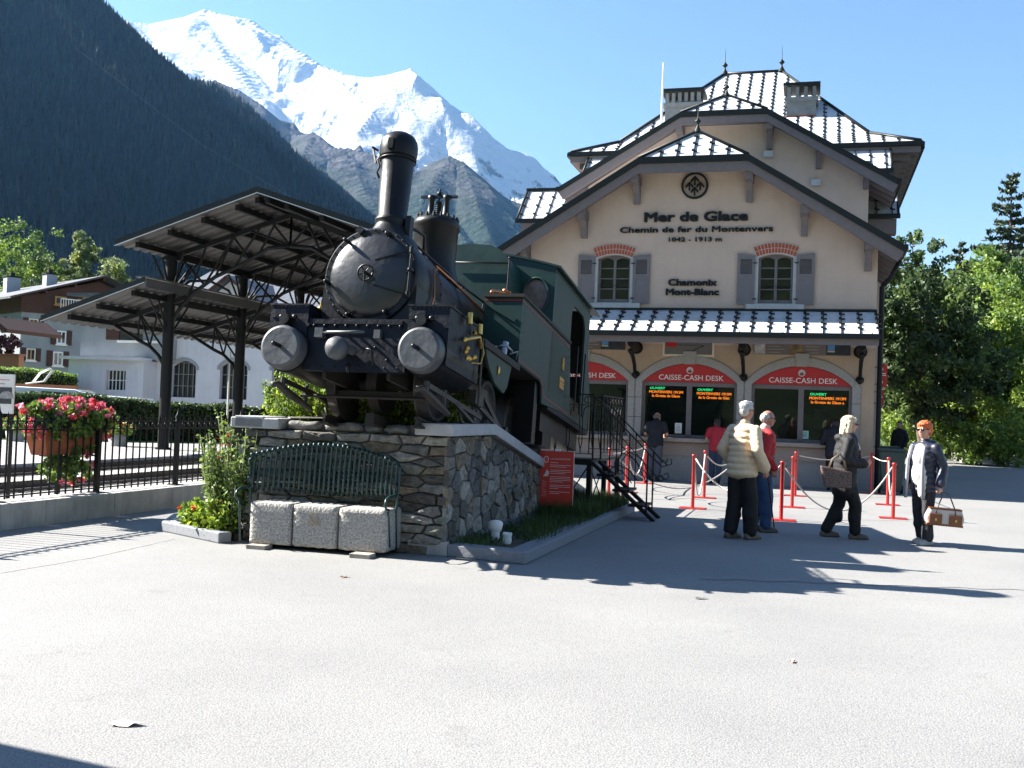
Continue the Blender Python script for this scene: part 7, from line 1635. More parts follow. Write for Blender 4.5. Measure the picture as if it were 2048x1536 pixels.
# ------------------------------------------------------------------ vegetation
m_bark = mat('bark', (.085, .065, .05), .9, var=.4, vs=6, bump=1.0, bs=12)
def leafmat(name, c, tr=.35): return mat(name, c, .55, attr='tint', trans=tr)
def tree(label, base, H, R, trunk_h, m, nclump, nleaf, ls, seed, grp=None, shape='round', trunk_r=.14, cols=((1, 1, 1), (1.35, 1.25, .8), (.65, .72, .75)), name='deciduous_tree', cat='tree', squash=1.0, cs=.16):
    rg2 = np.random.default_rng(seed); t = thing(name, label, cat, Matrix.Translation(base), grp); rr_ = random.Random(seed)
    cz = trunk_h + (H - trunk_h) / 2; hz = (H - trunk_h) / 2
    C_ = []
    while len(C_) < nclump:
        d = rg2.normal(size=3); d /= np.linalg.norm(d); r = rg2.uniform(.25, 1) ** .45; f = 1.0
        zz = d[2] * r
        if shape == 'willow': f = .75 + .25 * (zz < .3)
        if shape == 'cone': f = max(.12, (1 - zz) / 2 * 1.25)
        wob = 1 + .22 * sin(3 * atan2(d[1], d[0]) + seed) + .12 * sin(7 * atan2(d[1], d[0]) + 2 * seed)
        C_.append((d[0] * r * R * f * wob, d[1] * r * R * f * wob, cz + zz * hz * (1 + .15 * sin(5 * atan2(d[1], d[0]) + seed))))
    C_ = np.array(C_); cr_ = R * cs
    P = np.concatenate([cloud(nleaf, k, (cr_ * rr_.uniform(.6, 1.3),) * 2 + (cr_ * squash * rr_.uniform(.5, 1.1),), rg2) for k in C_])
    V, F = leaves(P, ls, rg2, .5 if shape != 'willow' else 1.5, 1.5 if shape != 'willow' else 3.0)
    tone = np.repeat(np.array([cols[rr_.randrange(len(cols))] for _ in C_]) * rg2.uniform(.75, 1.25, (len(C_), 1)), nleaf, axis=0)
    o = np_mesh('crown', V, F, m, tone * rg2.uniform(.7, 1.3, (len(P), 1))); o.parent = t
    q = MB(); top = Vector((rr_.uniform(-.1, .1) * R, rr_.uniform(-.1, .1) * R, H * .86)); pts = [Vector((0, 0, -.05)), Vector((.02 * R, 0, trunk_h * .5)), Vector((-.03 * R, .02 * R, trunk_h)), top.lerp(Vector((0, 0, trunk_h)), .5), top]
    q.tube(pts, [trunk_r * 1.5, trunk_r, trunk_r * .85, trunk_r * .5, .02], 10)
    idx = rg2.choice(len(C_), min(26, len(C_)), replace=False)
    for i in idx:
        c = Vector(C_[i]); z0 = max(trunk_h * .8, min(H * .7, trunk_h + (c.z - trunk_h) * .5)); s0 = Vector((0, 0, z0)); mid = s0.lerp(c, .5) + Vector((0, 0, .05 * H * rr_.uniform(0, 1)))
        q.tube([s0, mid, c], [trunk_r * .4, trunk_r * .22, .012], 6)
    q.build('trunk', m_bark, t); return t
def conifer(label, base, H, R, m, seed, grp=None, z0=.12, sparse=1.0, ls=.16):
    rg2 = np.random.default_rng(seed); rr_ = random.Random(seed); t = thing('conifer_tree', label, 'tree', Matrix.Translation(base), grp)
    q = MB(); q.tube([(0, 0, 0), (0, 0, H * .5), (0, 0, H)], [H * .013, H * .009, .01], 8); PP_ = []; n = int(26 * sparse); 
    for k in range(n):
        f = z0 + (1 - z0) * (k / n) ** .95; z = H * f; L2 = R * (1 - f) ** .8 * rr_.uniform(.75, 1.2) + .15
        for j in range(rr_.randrange(4, 7)):
            a = rr_.uniform(0, 6.28); dr = -.18 + .1 * f + (.35 * f if f > .8 else 0); tipb = Vector((L2 * cos(a), L2 * sin(a), z + L2 * dr)); mid = Vector((L2 * .5 * cos(a), L2 * .5 * sin(a), z + L2 * (dr * .5 - .05)))
            q.tube([(0, 0, z), mid, tipb], [H * .003, H * .002, .008], 4)
            nn = max(10, int(L2 * 26)); 
            for _ in range(nn): s_ = rr_.uniform(.12, 1.0); p = Vector((0, 0, z)).lerp(mid, s_ * 2) if s_ < .5 else mid.lerp(tipb, s_ * 2 - 1); w2 = .16 * L2 * (1.1 - s_); PP_.append((p.x + rr_.gauss(0, w2), p.y + rr_.gauss(0, w2), p.z - abs(rr_.gauss(0, .05 * L2 + .04))))
    P = np.array(PP_); V, F = leaves(P, ls, rg2, 1.0, 2.4); o = np_mesh('crown', V, F, m, np.ones((len(P), 3)) * rg2.uniform(.5, 1.4, (len(P), 1))); o.parent = t
    q.build('trunk', m_bark, t); return t
lm_dark = leafmat('leaf_dark', (.062, .098, .034), .4); lm_mid = leafmat('leaf_mid', (.13, .21, .04), .45); lm_light = leafmat('leaf_light', (.20, .29, .055), .45); lm_grey = leafmat('leaf_greygreen', (.20, .25, .10), .4); lm_fir = leafmat('fir_needles', (.045, .075, .040), .2); lm_lime = leafmat('leaf_lime', (.24, .33, .035), .4)
def at(px, D): d = ray(px, 830); k = D / hypot(d.x, d.y); return Vector((d.x * k, d.y * k, 0))
# right side
tree('round dark maple with bare trunk standing by the bins right of the station', at(1842, 50), 8.2, 3.1, 1.9, lm_dark, 340, 80, .14, 1, trunk_r=.19, cols=((1, 1, 1), (1.6, 1.6, 1.1), (.6, .7, .7)), cs=.15)
tree('tall dark tree behind the round maple, against the station eaves', at(1815, 57), 11.0, 2.8, 2.5, lm_dark, 230, 70, .15, 2, trunk_r=.25, cols=((1, 1, 1), (1.6, 1.7, 1.2), (.7, .8, .7)))
tree('broad pale green tree in the middle of the wood, right of the maple', at(1935, 68), 11.2, 5.0, 1.0, lm_light, 260, 90, .16, 3)
tree('light green tree at the right edge, taller than the shrubs before it', at(2040, 62), 9.4, 5.0, .6, lm_light, 260, 90, .15, 4)
tree('leafy green tree lower right, next to the planter wall', at(1995, 57), 5.6, 3.2, .4, lm_light, 170, 80, .12, 5)
tree('small bushy green tree between the maple and the planter wall', at(1908, 58), 4.6, 2.9, .3, lm_light, 140, 70, .12, 6)
tree('willowy pale tree behind the others at the right', at(1975, 80), 13.6, 5.2, 2.0, lm_mid, 240, 80, .18, 7, shape='willow')
tree('grey green bush tree behind the trunk of the maple', at(1850, 60), 4.6, 3.0, .3, lm_grey, 100, 60, .18, 8)
conifer('tall ragged spruce rising above the wood at the right edge', at(2012, 88), 21.5, 7.0, lm_fir, 9, ls=.20, sparse=1.25)
conifer('small dark spruce tip left of the tall spruce', at(1912, 92), 17.0, 4.2, lm_fir, 10, ls=.24)
for k, (px, D, H_, R_, mm, lab) in enumerate(((1780, 62, 7.5, 3.4, lm_mid, 'green tree directly behind the corner of the station'), (2100, 60, 9, 4.2, lm_mid, 'tree just outside the right edge with branches in view'), (1885, 82, 11.6, 5.0, lm_light, 'yellowish tree deep in the wood at the right'))): tree(lab, at(px, D), H_, R_, .8, mm, 200, 70, .16, 30 + k)
# raised stone bed at the right with shrubs
p = G(1925, 925); t = thing('raised_bed', 'low pale stone raised bed edge across the road at the right', 'planter', FR(p.dot(AX), p.dot(BX)))
q = MB(); q.bb(0, 12, 0, .25, 0, .42); q.bb(0, .25, 0, 4, 0, .42); q.build('edging', m_conc, t); q = MB(); q.bb(.25, 12, .25, 4, 0, .36); q.build('soil', m_earth, t)
def shrub(label, base, r, h, m, n, ls, seed, name='shrub', cols=((1, 1, 1), (1.3, 1.25, .8), (.7, .75, .75)), M=None):
    rg2 = np.random.default_rng(seed); P, C_ = clumps(n, 40, (0, 0, h * .5), (r, r, h * .5), r * .22, rg2); P[:, 2] = np.maximum(P[:, 2], .02)
    return plant(name, label, 'shrub', Matrix.Translation(base) if M is None else M, P, ls, m, cols, stems=[[(0, 0, 0), (random.uniform(-.4, .4) * r, random.uniform(-.4, .4) * r, h * .7)] for _ in range(6)])
for k, (px, D, r_, h_, mm, lab) in enumerate(((1950, 50, 1.6, 1.8, lm_mid, 'green shrub in the raised stone bed, left part'), (2010, 50, 1.8, 2.2, lm_light, 'light green shrub in the raised stone bed, right part'), (1880, 60, 2.2, 2.4, lm_light, 'bright shrub behind the maple trunk'), (1790, 55, 2.0, 2.2, lm_light, 'sunlit shrub seen between the bins and the maple trunk'))): shrub(lab, at(px, D), r_, h_, mm, 60, .13, 50 + k)
# trees behind the left side
tree('tall silvery birch like tree behind the chalet roof', at(148, 112), 18.2, 2.3, 2.5, lm_grey, 190, 80, .15, 11, shape='willow', cs=.2)
tree('second silvery tree right of the tallest one behind the chalet', at(212, 114), 15.6, 4.0, 2.0, lm_grey, 230, 80, .15, 12, shape='willow', cs=.2)
tree('dark green tree above the chalet at the left edge', at(15, 112), 18.0, 5.0, 2, lm_mid, 240, 80, .16, 13)
tree('low grey green tree between the chalet chimneys', at(90, 118), 15.6, 4.0, 2, lm_grey, 190, 70, .16, 14, shape='willow', cs=.2)
tree('light green round tree top right of the chalet', at(262, 118), 13.8, 4.0, 2, lm_light, 190, 70, .16, 15)
tree('light tree top seen just above the lower canopy roof', at(320, 120), 13.0, 2.4, 2, lm_grey, 130, 70, .16, 16)
# bright feathery shrub beside the plinth and round the corner
def spiky(label, M, specs, m, seed, ls=.035, flowers=None):
    rr_ = random.Random(seed); P = []; st_ = []
    for (x, y, z, hx, n) in specs:
        for _ in range(n):
            a = rr_.uniform(0, 6.28); L2 = hx * rr_.uniform(.55, 1.1); tip_ = Vector((x + cos(a) * L2 * .45, y + sin(a) * L2 * .45, z + L2)); b0 = Vector((x + cos(a) * L2 * .12, y + sin(a) * L2 * .12, z)); mid = b0.lerp(tip_, .5) + Vector((cos(a), sin(a), 0)) * L2 * .08
            st_.append([b0, mid, tip_])
            for j in range(46): s_ = rr_.uniform(.12, 1.02); p = b0.lerp(mid, s_ * 2) if s_ < .5 else mid.lerp(tip_, s_ * 2 - 1); w_ = .05 * (1.15 - s_) + .012; P.append((p.x + rr_.gauss(0, w_), p.y + rr_.gauss(0, w_), p.z + rr_.gauss(0, w_)))
    return plant('shrub', label, 'shrub', M, np.array(P), ls, m, ((1, 1, 1), (1.25, 1.15, .8), (.6, .75, .7)), stems=st_, flowers=flowers)
spiky('bright yellow green feathery shrub behind the left end of the plinth', PM, [(-2.3 + .26 * k, .70 + .3 * (k % 2), 1.15, .82, 34) for k in range(8)] + [(-2.4, 1.6, .95, .85, 26), (-1.9, 2.2, .9, .95, 24), (-1.3, 1.6, 1.1, .6, 18), (-2.6, 1.0, .9, .5, 14)], lm_lime, 3)
rgf = np.random.default_rng(8)
spiky('loose grey green shrub with orange flowers at the left corner of the plinth', PM, [(-PWD - .20, .05, .30, .85, 50), (-PWD - .28, .30, .20, .90, 50), (-PWD - .22, .7, .3, 1.05, 55), (-PWD - .15, -.02, .1, .55, 12)], leafmat('leaf_olive', (.17, .24, .065), .4), 4, .03, (cloud(26, (-PWD - .45, .3, .9), (.12, .2, .32), rgf), mat('petal_orange', (.75, .12, .02), .6, attr='tint', trans=.2), .035, [(1, 1, 1), (1, .4, 1)]))
rgf = np.random.default_rng(9)
spiky('low yellow green bedding plants with two orange flowers inside the left kerb', PM, [(-PWD - .18, -.10, .08, .34, 16), (-PWD - .45, .0, .08, .26, 12), (-PWD - .75, .15, .08, .24, 10), (-PWD - .35, .25, .08, .4, 14), (-PWD - .8, .5, .08, .3, 8)], lm_lime, 5, .045, (np.concatenate([cloud(14, c, (.03, .03, .02), rgf) for c in ((-PWD - .62, -.02, .33), (-PWD - .88, .1, .30), (-PWD - .25, -.1, .42))]), mat('petal_orange', (0, 0, 0)), .035, [(1, 1, 1)]))
# grass and small blue flowers in the bed beside the plinth
rg = np.random.default_rng(12); n = 15000
us = rg.uniform(0.0, .9, n); vs_ = rg.uniform(0.05, 6.6, n); base_ = np.stack([us, vs_, np.full(n, .09)], 1)
lim = (.90 - .04) * np.clip((vs_ + .25) / .55, 0.2, 1); k_ = us < lim; dens = (np.clip(vs_ / 6, .15, 1) + .25 * np.sin(vs_ * 3 + us * 5)) > rg.uniform(0, .8, n); base_ = base_[k_ & dens]; n = len(base_)
h_ = rg.uniform(.05, .14, n) * (1 + 1.2 * (base_[:, 1] > 3.5)); a = rg.uniform(0, 6.28, n); w_ = .007; V = np.zeros((n, 3, 3)); V[:, 0] = base_; V[:, 1] = base_; V[:, 0, 0] += w_ * np.cos(a); V[:, 0, 1] += w_ * np.sin(a); V[:, 1, 0] -= w_ * np.cos(a); V[:, 1, 1] -= w_ * np.sin(a); V[:, 2] = base_ + np.stack([rg.normal(0, .03, n), rg.normal(0, .03, n), h_], 1)
o = np_mesh('grass', V.reshape(-1, 3), np.arange(3 * n).reshape(-1, 3), leafmat('grass_blades', (.055, .10, .025)), np.ones((n, 3)) * rg.uniform(.6, 1.4, (n, 1))); o.matrix_world = PM; tag(o, kind='stuff')
P = np.concatenate([cloud(60, (.3, 1.2, .13), (.25, .5, .05), rg), cloud(60, (.15, 2.4, .17), (.12, .7, .06), rg)]); P = P[P[:, 0] > .02]
V, F = leaves(P, .016, rg, 0); o = np_mesh('blue_flowers', V, F, mat('petal_blue', (.16, .18, .50), .6)); o.matrix_world = PM; tag(o, kind='stuff')
P = cloud(900, (.25, 1.3, .10), (.28, 1.2, .05), rg); P = P[P[:, 0] > .02]; V, F = leaves(P, .03, rg, 0); o = np_mesh('ground_cover', V, F, leafmat('leaf_dark', (0, 0, 0)), np.ones((len(P), 3))); o.matrix_world = PM; tag(o, kind='stuff')
# ------------------------------------------------------------------ hedges and verge on the left
def hedge(label, a, b_, wd, h0, h1, n, seed, m=None):
    m = m or leafmat('hedge_leaf', (.040, .070, .022), .25)
    rg2 = np.random.default_rng(seed); d = b_ - a; L_ = d.length; e = d / L_; nn = Vector((-e.y, e.x, 0)); t = thing('hedge', label, 'hedge', Matrix())
    q = MB(); q.add([tuple(a + nn * s * wd * .42 + ZX * z) for s in (-1, 1) for z in (0, h0 - .12)] + [tuple(b_ + nn * s * wd * .42 + ZX * z) for s in (-1, 1) for z in (0, h1 - .12)], [(0, 1, 3, 2), (4, 6, 7, 5), (0, 4, 5, 1), (2, 3, 7, 6), (1, 5, 7, 3), (0, 2, 6, 4)]); q.build('core', mat('hedge_core', (.01, .016, .006), .95), t)
    s = rg2.uniform(0, 1, n); f = rg2.integers(0, 3, n); P = np.zeros((n, 3)); hh = h0 + (h1 - h0) * s + .05 * np.sin(s * L_ * 1.3 + seed) + .03 * np.sin(s * L_ * 4)
    off = np.where(f == 0, rg2.uniform(-.5, .5, n), np.where(f == 1, -.5, .5)) * wd + rg2.normal(0, .05, n); z = np.where(f == 0, hh + rg2.normal(0, .035, n), rg2.uniform(0, 1, n) * hh)
    A_ = np.array(a); D_ = np.array(d); N_ = np.array(nn); P = A_ + s[:, None] * D_ + off[:, None] * N_; P[:, 2] = z
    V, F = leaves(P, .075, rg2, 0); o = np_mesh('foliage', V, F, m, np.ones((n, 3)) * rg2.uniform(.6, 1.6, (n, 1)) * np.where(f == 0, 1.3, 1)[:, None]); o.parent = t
a_, b_ = G(-60, 878), G(560, 890)
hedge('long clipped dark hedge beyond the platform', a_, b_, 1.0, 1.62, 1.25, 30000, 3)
e_ = (b_ - a_).normalized(); nn = Vector((e_.y, -e_.x, 0))
q = MB(); q.slab([tuple(p + ZX * .075) for p in (a_ + nn * 1.7, b_ + nn * 1.7, b_, a_)], .1); o = q.build('grass_verge', mat('verge_grass', (.10, .19, .03), .9, var=.4, vs=3, bump=.8, bs=30)); tag(o, kind='structure')
hedge('hedge in front of the chalet, farther back', at(-40, 60), at(140, 62), 1.4, 2.9, 2.7, 9000, 4, lm_mid)
rgf = np.random.default_rng(15)
P, _ = clumps(20, 40, (0, 0, .38), (.5, .4, .2), .12, rgf)
# planters beyond the fence
for px, py, lab in ((235, 890, 'pale concrete tub with yellow and red flowers on the platform'), (30, 880, 'flower tub at the left edge beyond the fence')):
    p = G(px, py + 6); t = thing('flower_tub', lab, 'planter', Matrix.Translation(p)); q = MB(); q.lathe([(.24, 0), (.30, .42), (.26, .42), (.25, .36)], n=12); q.build('tub', m_conc, t)
    V, F = leaves(cloud(700, (0, 0, .58), (.55, .5, .24), rgf), .06, rgf); o = np_mesh('leaves', V, F, lm_mid, np.ones((700, 3)) * rgf.uniform(.6, 1.4, (700, 1))); o.parent = t
    V, F = leaves(cloud(120, (0, 0, .68), (.55, .5, .22), rgf), .055, rgf); o = np_mesh('flowers', V, F, mat('petal_mixed', (.7, .3, .06), .6, attr='tint'), np.array([(1, 1, 1), (1, .15, .6), (1, 1.6, .5)])[rgf.integers(0, 3, 120)]); o.parent = t

# ------------------------------------------------------------------ buildings on the left
m_hall = mat('white_lime_render', (.55, .58, .62), .9, streak=.1, var=.05, vs=.7, bump=.2, bs=10); m_greyr = mat('grey_cement_render', (.26, .28, .30), .9, var=.14, vs=.9, bump=.2, bs=10)
m_slate = mat('slate_roof', (.07, .08, .10), .6, var=.35, vs=2.5); m_wood = mat('brown_boards', (.060, .024, .016), .8, var=.3, vs=3)
HV = S(0, 0).dot(BX); HV = Vector((-16, 57, 0)).dot(BX)
def HP(px, py, v=0.0): return SP(px, py, HV + v)
hl_ = thing('workshop_hall', 'white railway workshop hall with arched barred windows behind the canopy', 'building', FR(0, HV))
u0 = HP(290, 700)[0]; u1 = HP(800, 700)[0]
aw_ = [(344, 393, 721, 794), (441, 496, 721, 798), (545, 600, 722, 800)]
holes = []; AWL = []
for a, b, c, d in aw_:
    x0, z1 = HP(a, c); x1, _ = HP(b, c); _, z0 = HP(a, d); holes.append([(x0, z0), (x1, z0), (x1, z1 - .30)] + list(reversed(segarc((x0 + x1) / 2, (x1 - x0) / 2, z1 - .30, z1, 10)))[1:-1] + [(x0, z1 - .30)]); AWL.append((x0, x1, z0, z1))
for k in (3, 4, 5): 
    x0, x1, z0, z1 = AWL[1]; dx = (AWL[1][0] - AWL[0][0]) * (k - 1); x0 += dx; x1 += dx; holes.append([(x0, z0), (x1, z0), (x1, z1 - .30)] + list(reversed(segarc((x0 + x1) / 2, (x1 - x0) / 2, z1 - .30, z1, 10)))[1:-1] + [(x0, z1 - .30)]); AWL.append((x0, x1, z0, z1))
q = MB(); plate(q, [(u0, 0), (u1, 0), (u1, 6.2), (u0, 6.2)], holes, 0, .4); q.bb(u0, u0 + .4, .4, 14, 0, 6.2); q.build('wall', m_hall, hl_)
for x0, x1, z0, z1 in AWL:
    q = MB(); w_ = x1 - x0
    for k in range(6): q.bb(x0 + w_ * k / 5 - .014, x0 + w_ * k / 5 + .014, .22, .28, z0, z1 - (.22 if k in (0, 5) else .08))
    for k in range(4): q.bb(x0, x1, .22, .28, z0 + (z1 - z0 - .1) * k / 3 - .014, z0 + (z1 - z0 - .1) * k / 3 + .014)
    wn = q.build('window', mat('grey_bar', (.25, .26, .26), .6), hl_); q = MB(); q.bb(x0, x1, .31, .33, z0, z1); q.build('pane', mat('dark_pane', (.012, .016, .022), .08), wn)
    q = MB(); o2 = segarc((x0 + x1) / 2, w_ / 2 + .16, z1 - .32, z1 + .17, 10); plate(q, [(x0 - .16, z1 - .5), ] + o2 + [(x1 + .16, z1 - .5), (x1, z1 - .5)] + list(reversed(segarc((x0 + x1) / 2, w_ / 2, z1 - .30, z1, 10))) + [(x0, z1 - .5)], [], -.06, .0); q.build('hood_mould', m_greyr, hl_)
q = MB(); rzh = 9.6
q.slab([(u0 - .5, -.6, 6.1), (u1 + .5, -.6, 6.1), (u1 + .5, 7, rzh), (u0 - .5, 7, rzh)], .15); q.slab([(u0 - .5, 7, rzh), (u1 + .5, 7, rzh), (u1 + .5, 14.6, 6.1), (u0 - .5, 14.6, 6.1)], .15)
q.build('roof', m_slate, hl_)
gx, gz = HP(468, 552); gl, gzl = HP(408, 604); gr, gzr = HP(556, 626)
q = MB(); q.prism([(gl + .3, 5.9), (gr - .3, 5.9), (gr - .3, gzr), (gx, gz - .25), (gl + .3, gzl)], -.2, 6); q.build('dormer_gable', m_hall, hl_)
q = MB(); q.slab([(gl, -.7, gzl + .1), (gx, -.7, gz), (gx, 7, gz), (gl, 7, gzl + .1)], .14); q.slab([(gx, -.7, gz), (gr, -.7, gzr + .1), (gr, 7, gzr + .1), (gx, 7, gz)], .14); q.build('dormer_roof', m_slate, hl_)
q = MB(); 
for sg, ga in ((-1, (gl, gzl)), (1, (gr, gzr))): q.bar((gx, -.72, gz - .12), (ga[0], -.72, ga[1] - .02), .08, .26, up=(0, 1, 0))
q.build('barge_board', m_wood, hl_)
q = MB(); cx_, cz_ = HP(402, 574, 5); q.bb(cx_ - .6, cx_ + .6, 5, 6, 6, cz_ - .3)
for k in range(4): q.bb(cx_ - .6 + k * .33, cx_ - .45 + k * .33, 5, 6, cz_ - .3, cz_)
q.bb(cx_ - .7, cx_ + .7, 4.9, 6.1, cz_, cz_ + .12); q.build('chimney', mat('chimney_stone', (0, 0, 0)), hl_)
q = MB(); q.cyl((u0 + .3, -.15, 0), (u0 + .3, -.15, 4.6), .07, .07, 8); q.tube([(u0 + .3, -.15, 4.5), (u0 + .1, -.3, 4.9), (u0 - .3, -.3, 5.1)], .07, 8); q.build('drainpipe', m_white, hl_)
# annex
ax_ = thing('annex_building', 'white flat fronted annex with a cornice and barred square window, left of the hall', 'building', FR(0, HV - 1.2))
a0 = SP(138, 717, HV - 1.2)[0]; a1 = SP(288, 717, HV - 1.2)[0]; zc_ = SP(138, 718, HV - 1.2)[1]
wx0, wz1 = SP(212, 740, HV - 1.2); wx1, wz0 = SP(250, 781, HV - 1.2)
q = MB(); plate(q, [(a0, 0), (a1, 0), (a1, zc_), (a0, zc_)], [[(wx0, wz0), (wx1, wz0), (wx1, wz1), (wx0, wz1)]], 0, .4); q.bb(a0, a0 + .3, .4, 9, 0, zc_); q.bb(a1 - .3, a1, .4, 2, 0, zc_); q.build('wall', m_hall, ax_)
q = MB(); q.bb(a0 - .35, a1 + .1, -.35, .6, zc_ + .001, zc_ + .16); q.build('cornice', m_hall, ax_)
q = MB(); q.bb(a0 + .15, a1 + 1.2, .7, 9, zc_ + .1, 7.3); q.build('upper_storey', m_greyr, ax_)
q = MB(); q.bb(wx0 + .1, wx1, .2, .24, wz0, wz1); q.k = 1
for k in range(6): x = wx0 + .1 + (wx1 - wx0 - .1) * k / 5; q.bb(x - .02, x + .02, .14, .19, wz0, wz1)
for k in range(3): z = wz0 + (wz1 - wz0) * k / 2; q.bb(wx0 + .1, wx1, .14, .19, z - .02, z + .02)
q.build('window', [mat('dark_pane', (0, 0, 0)), m_white], ax_)
ux0, uz1 = SP(214, 672, HV - .5); ux1, uz0 = SP(260, 684, HV - .5)
q = MB(); q.bb(ux0 + .9, ux0 + 2.3, .62, .69, uz0 + .1, uz0 + 1.2); q.k = 1; q.bb(ux0, ux0 + .85, .60, .69, uz0 + .1, uz0 + 1.2); q.k = 2; q.bb(ux0 + .8, ux0 + 3.4, .5, .69, uz0 - .05, uz0 + .08); q.build('upper_window', [mat('dark_pane', (0, 0, 0)), m_wood, m_white], ax_)
q = MB(); q.slab([(a0 - .2, -.2, 7.25), (a1 + 1.5, -.2, 7.25), (a1 + 1.5, 10, 7.7), (a0 - .2, 10, 7.7)], .15); q.build('roof', m_slate, ax_)
# chalet: gable to the right front, eave to the left front
ca = radians(45); C0 = at(33, 79.6); CM = Matrix.Translation(C0) @ Matrix.Rotation(ca, 4, 'Z'); CI = CM.inverted(); HW = 5.2; ZE, ZR, ZB = 8.35, 10.1, 7.2
def CP(px, py, side=0):                                             # on the gable wall (side 0) or the eave wall (side 1), local coordinates
    d = CI.to_3x3() @ ray(px, py); o = CI @ CAMP; ax_i = 1 if side == 0 else 0; t = -o[ax_i] / d[ax_i]; p = o + d * t; return (p.x, p.z) if side == 0 else (p.y, p.z)
chl = thing('alpine_chalet', 'large chalet with brown boarded upper floor, grey lower walls and slate roof with two chimneys', 'house', CM)
q = MB(); q.bb(0, 2 * HW, 0, 16, 0, ZB); q.build('lower_wall', m_greyr, chl)
q = MB(); q.prism([(-.1, ZB), (2 * HW + .1, ZB), (2 * HW + .1, ZE - .1), (HW, ZR - .25), (-.1, ZE - .1)], -.15, 16); q.build('boarded_wall', m_wood, chl)
q = MB(); q.slab([(-1.2, -1.2, ZE - .25), (HW, -1.2, ZR + .15), (HW, 17, ZR + .15), (-1.2, 17, ZE - .25)], .14); q.slab([(HW, -1.2, ZR + .15), (2 * HW + 1.2, -1.2, ZE - .25), (2 * HW + 1.2, 17, ZE - .25), (HW, 17, ZR + .15)], .14)
q.build('roof', mat('stone_slab_roof', (.075, .085, .10), .7, var=.4, vs=3, bump=.6, bs=8), chl)
q = MB(); q.bar((-1.2, -1.22, ZE - .36), (HW, -1.22, ZR + .04), .06, .25, up=(0, 1, 0)); q.bar((HW, -1.22, ZR + .04), (2 * HW + 1.2, -1.22, ZE - .36), .06, .25, up=(0, 1, 0))
for x in (1.2, 3.2, HW, 7.2, 9.2): z = ZR - .25 - abs(x - HW) * .33; q.bb(x - .09, x + .09, -1.1, 0, z, z + .18)
q.build('barge_board', m_wood, chl)
for x, y, w_, h_ in ((2.6, 9.5, .5, 1.05), (3.4, 4.2, .38, .75)):
    z = ZE + .2 + x * .33; q = MB(); q.bb(x - w_, x + w_, y - .4, y + .4, z - .5, z + h_); q.k = 1; q.bb(x - w_ - .06, x + w_ + .06, y - .45, y + .45, z + h_, z + h_ + .1); q.bb(x - .15, x + .15, y - .15, y + .15, z + h_, z + h_ + .4); q.build('chimney', [mat('chimney_white', (.34, .37, .40), .8), m_darkmetal], chl)
m_ywin = mat('yellow_window_frame', (.42, .24, .06), .6)
for px0, px1, py0, py1, fr_, sh_ in ((46, 86, 636, 666, m_ywin, 1), (102, 142, 660, 690, m_white, 1), (42, 80, 696, 722, m_ywin, 1), (94, 136, 702, 733, m_white, 1), (108, 130, 592, 611, m_ywin, 0), (153, 166, 598, 612, m_ywin, 0)):
    x0, z1 = CP(px0, py0); x1, z0 = CP(px1, py1); vv = -.02 if sh_ else -.17; w_ = x1 - x0; i0, i1 = (x0 + w_ * .27, x1 - w_ * .27) if sh_ else (x0, x1)
    q = MB(); q.bb(i0, i1, vv - .05, vv, z0, z1); q.bb(i0 - .08, i1 + .08, vv - .14, vv, z0 - .10, z0); wn = q.build('window', m_white if sh_ else fr_, chl); q = MB()
    q.bb(i0 + .10, (i0 + i1) / 2 - .04, vv - .06, vv - .05, z0 + .1, z1 - .1); q.bb((i0 + i1) / 2 + .04, i1 - .10, vv - .06, vv - .05, z0 + .1, z1 - .1); q.build('pane', mat('dark_pane', (0, 0, 0)), wn); q = MB(); q.bb(i0 + .06, i1 - .06, vv - .055, vv - .05, z0 + .05, z1 - .05); q.build('casement', fr_, wn)
    if sh_:
        for a, b in ((x0, i0 - .04), (i1 + .04, x1)): q = MB(); q.bb(a, b, vv - .10, vv - .02, z0 - .05, z1 + .05); q.build('shutter', m_wood, chl)
y0, z1 = CP(14, 634, 1); y1, z0 = CP(2, 664, 1)
q = MB(); q.bb(-.06, 0, y0, y1, z0, z1); q.build('window', mat('dark_pane', (0, 0, 0)), chl)
q = MB(); x0, z0 = CP(110, 622); x1, _ = CP(175, 622); q.bb(x0, x1, -1.0, -.15, z0 - .15, z0)
for k in range(14): q.bb(x0 + (x1 - x0) * k / 13 - .02, x0 + (x1 - x0) * k / 13 + .02, -1.0, -.96, z0, z0 + .8)
q.bb(x0, x1, -1.02, -.95, z0 + .8, z0 + .86); q.build('balcony', m_white, chl)
# corner of a roofed shed with terracotta wall at the left edge
sh_ = thing('garden_shed', 'small shed with brown eaves and terracotta wall at the left edge', 'shed', FR(0, 50)); x1, z1 = SP(30, 660, 50); x2, z2 = SP(38, 708, 50); _, zb_ = SP(38, 742, 50)
q = MB(); q.prism([(x1 - 6, z1 + 1.0), (x1 - 1.2, z1 + .75), (x1, z1 - .0), (x1 - .1, z1 - .2), (x1 - 1.4, z1 + .3), (x1 - 6, z1 + .5)], -.6, 4); q.build('roof', m_wood, sh_)
q = MB(); q.bb(x2 - 6, x2, 0, .4, 0, z2 - .1); q.k = 1; q.bb(x2 - 6, x2 + .1, -.1, .5, z2 - .1, z2); q.build('wall', [mat('terracotta_render', (.30, .13, .07), .9, var=.1, vs=2), mat('shed_cap', (.25, .10, .06), .8)], sh_)
shrub('dark purple leaved plant above the terracotta wall', S(x2 - 1.0, 50.2, z2), .75, 1.2, leafmat('leaf_purple', (.10, .03, .05)), 40, .10, 71)
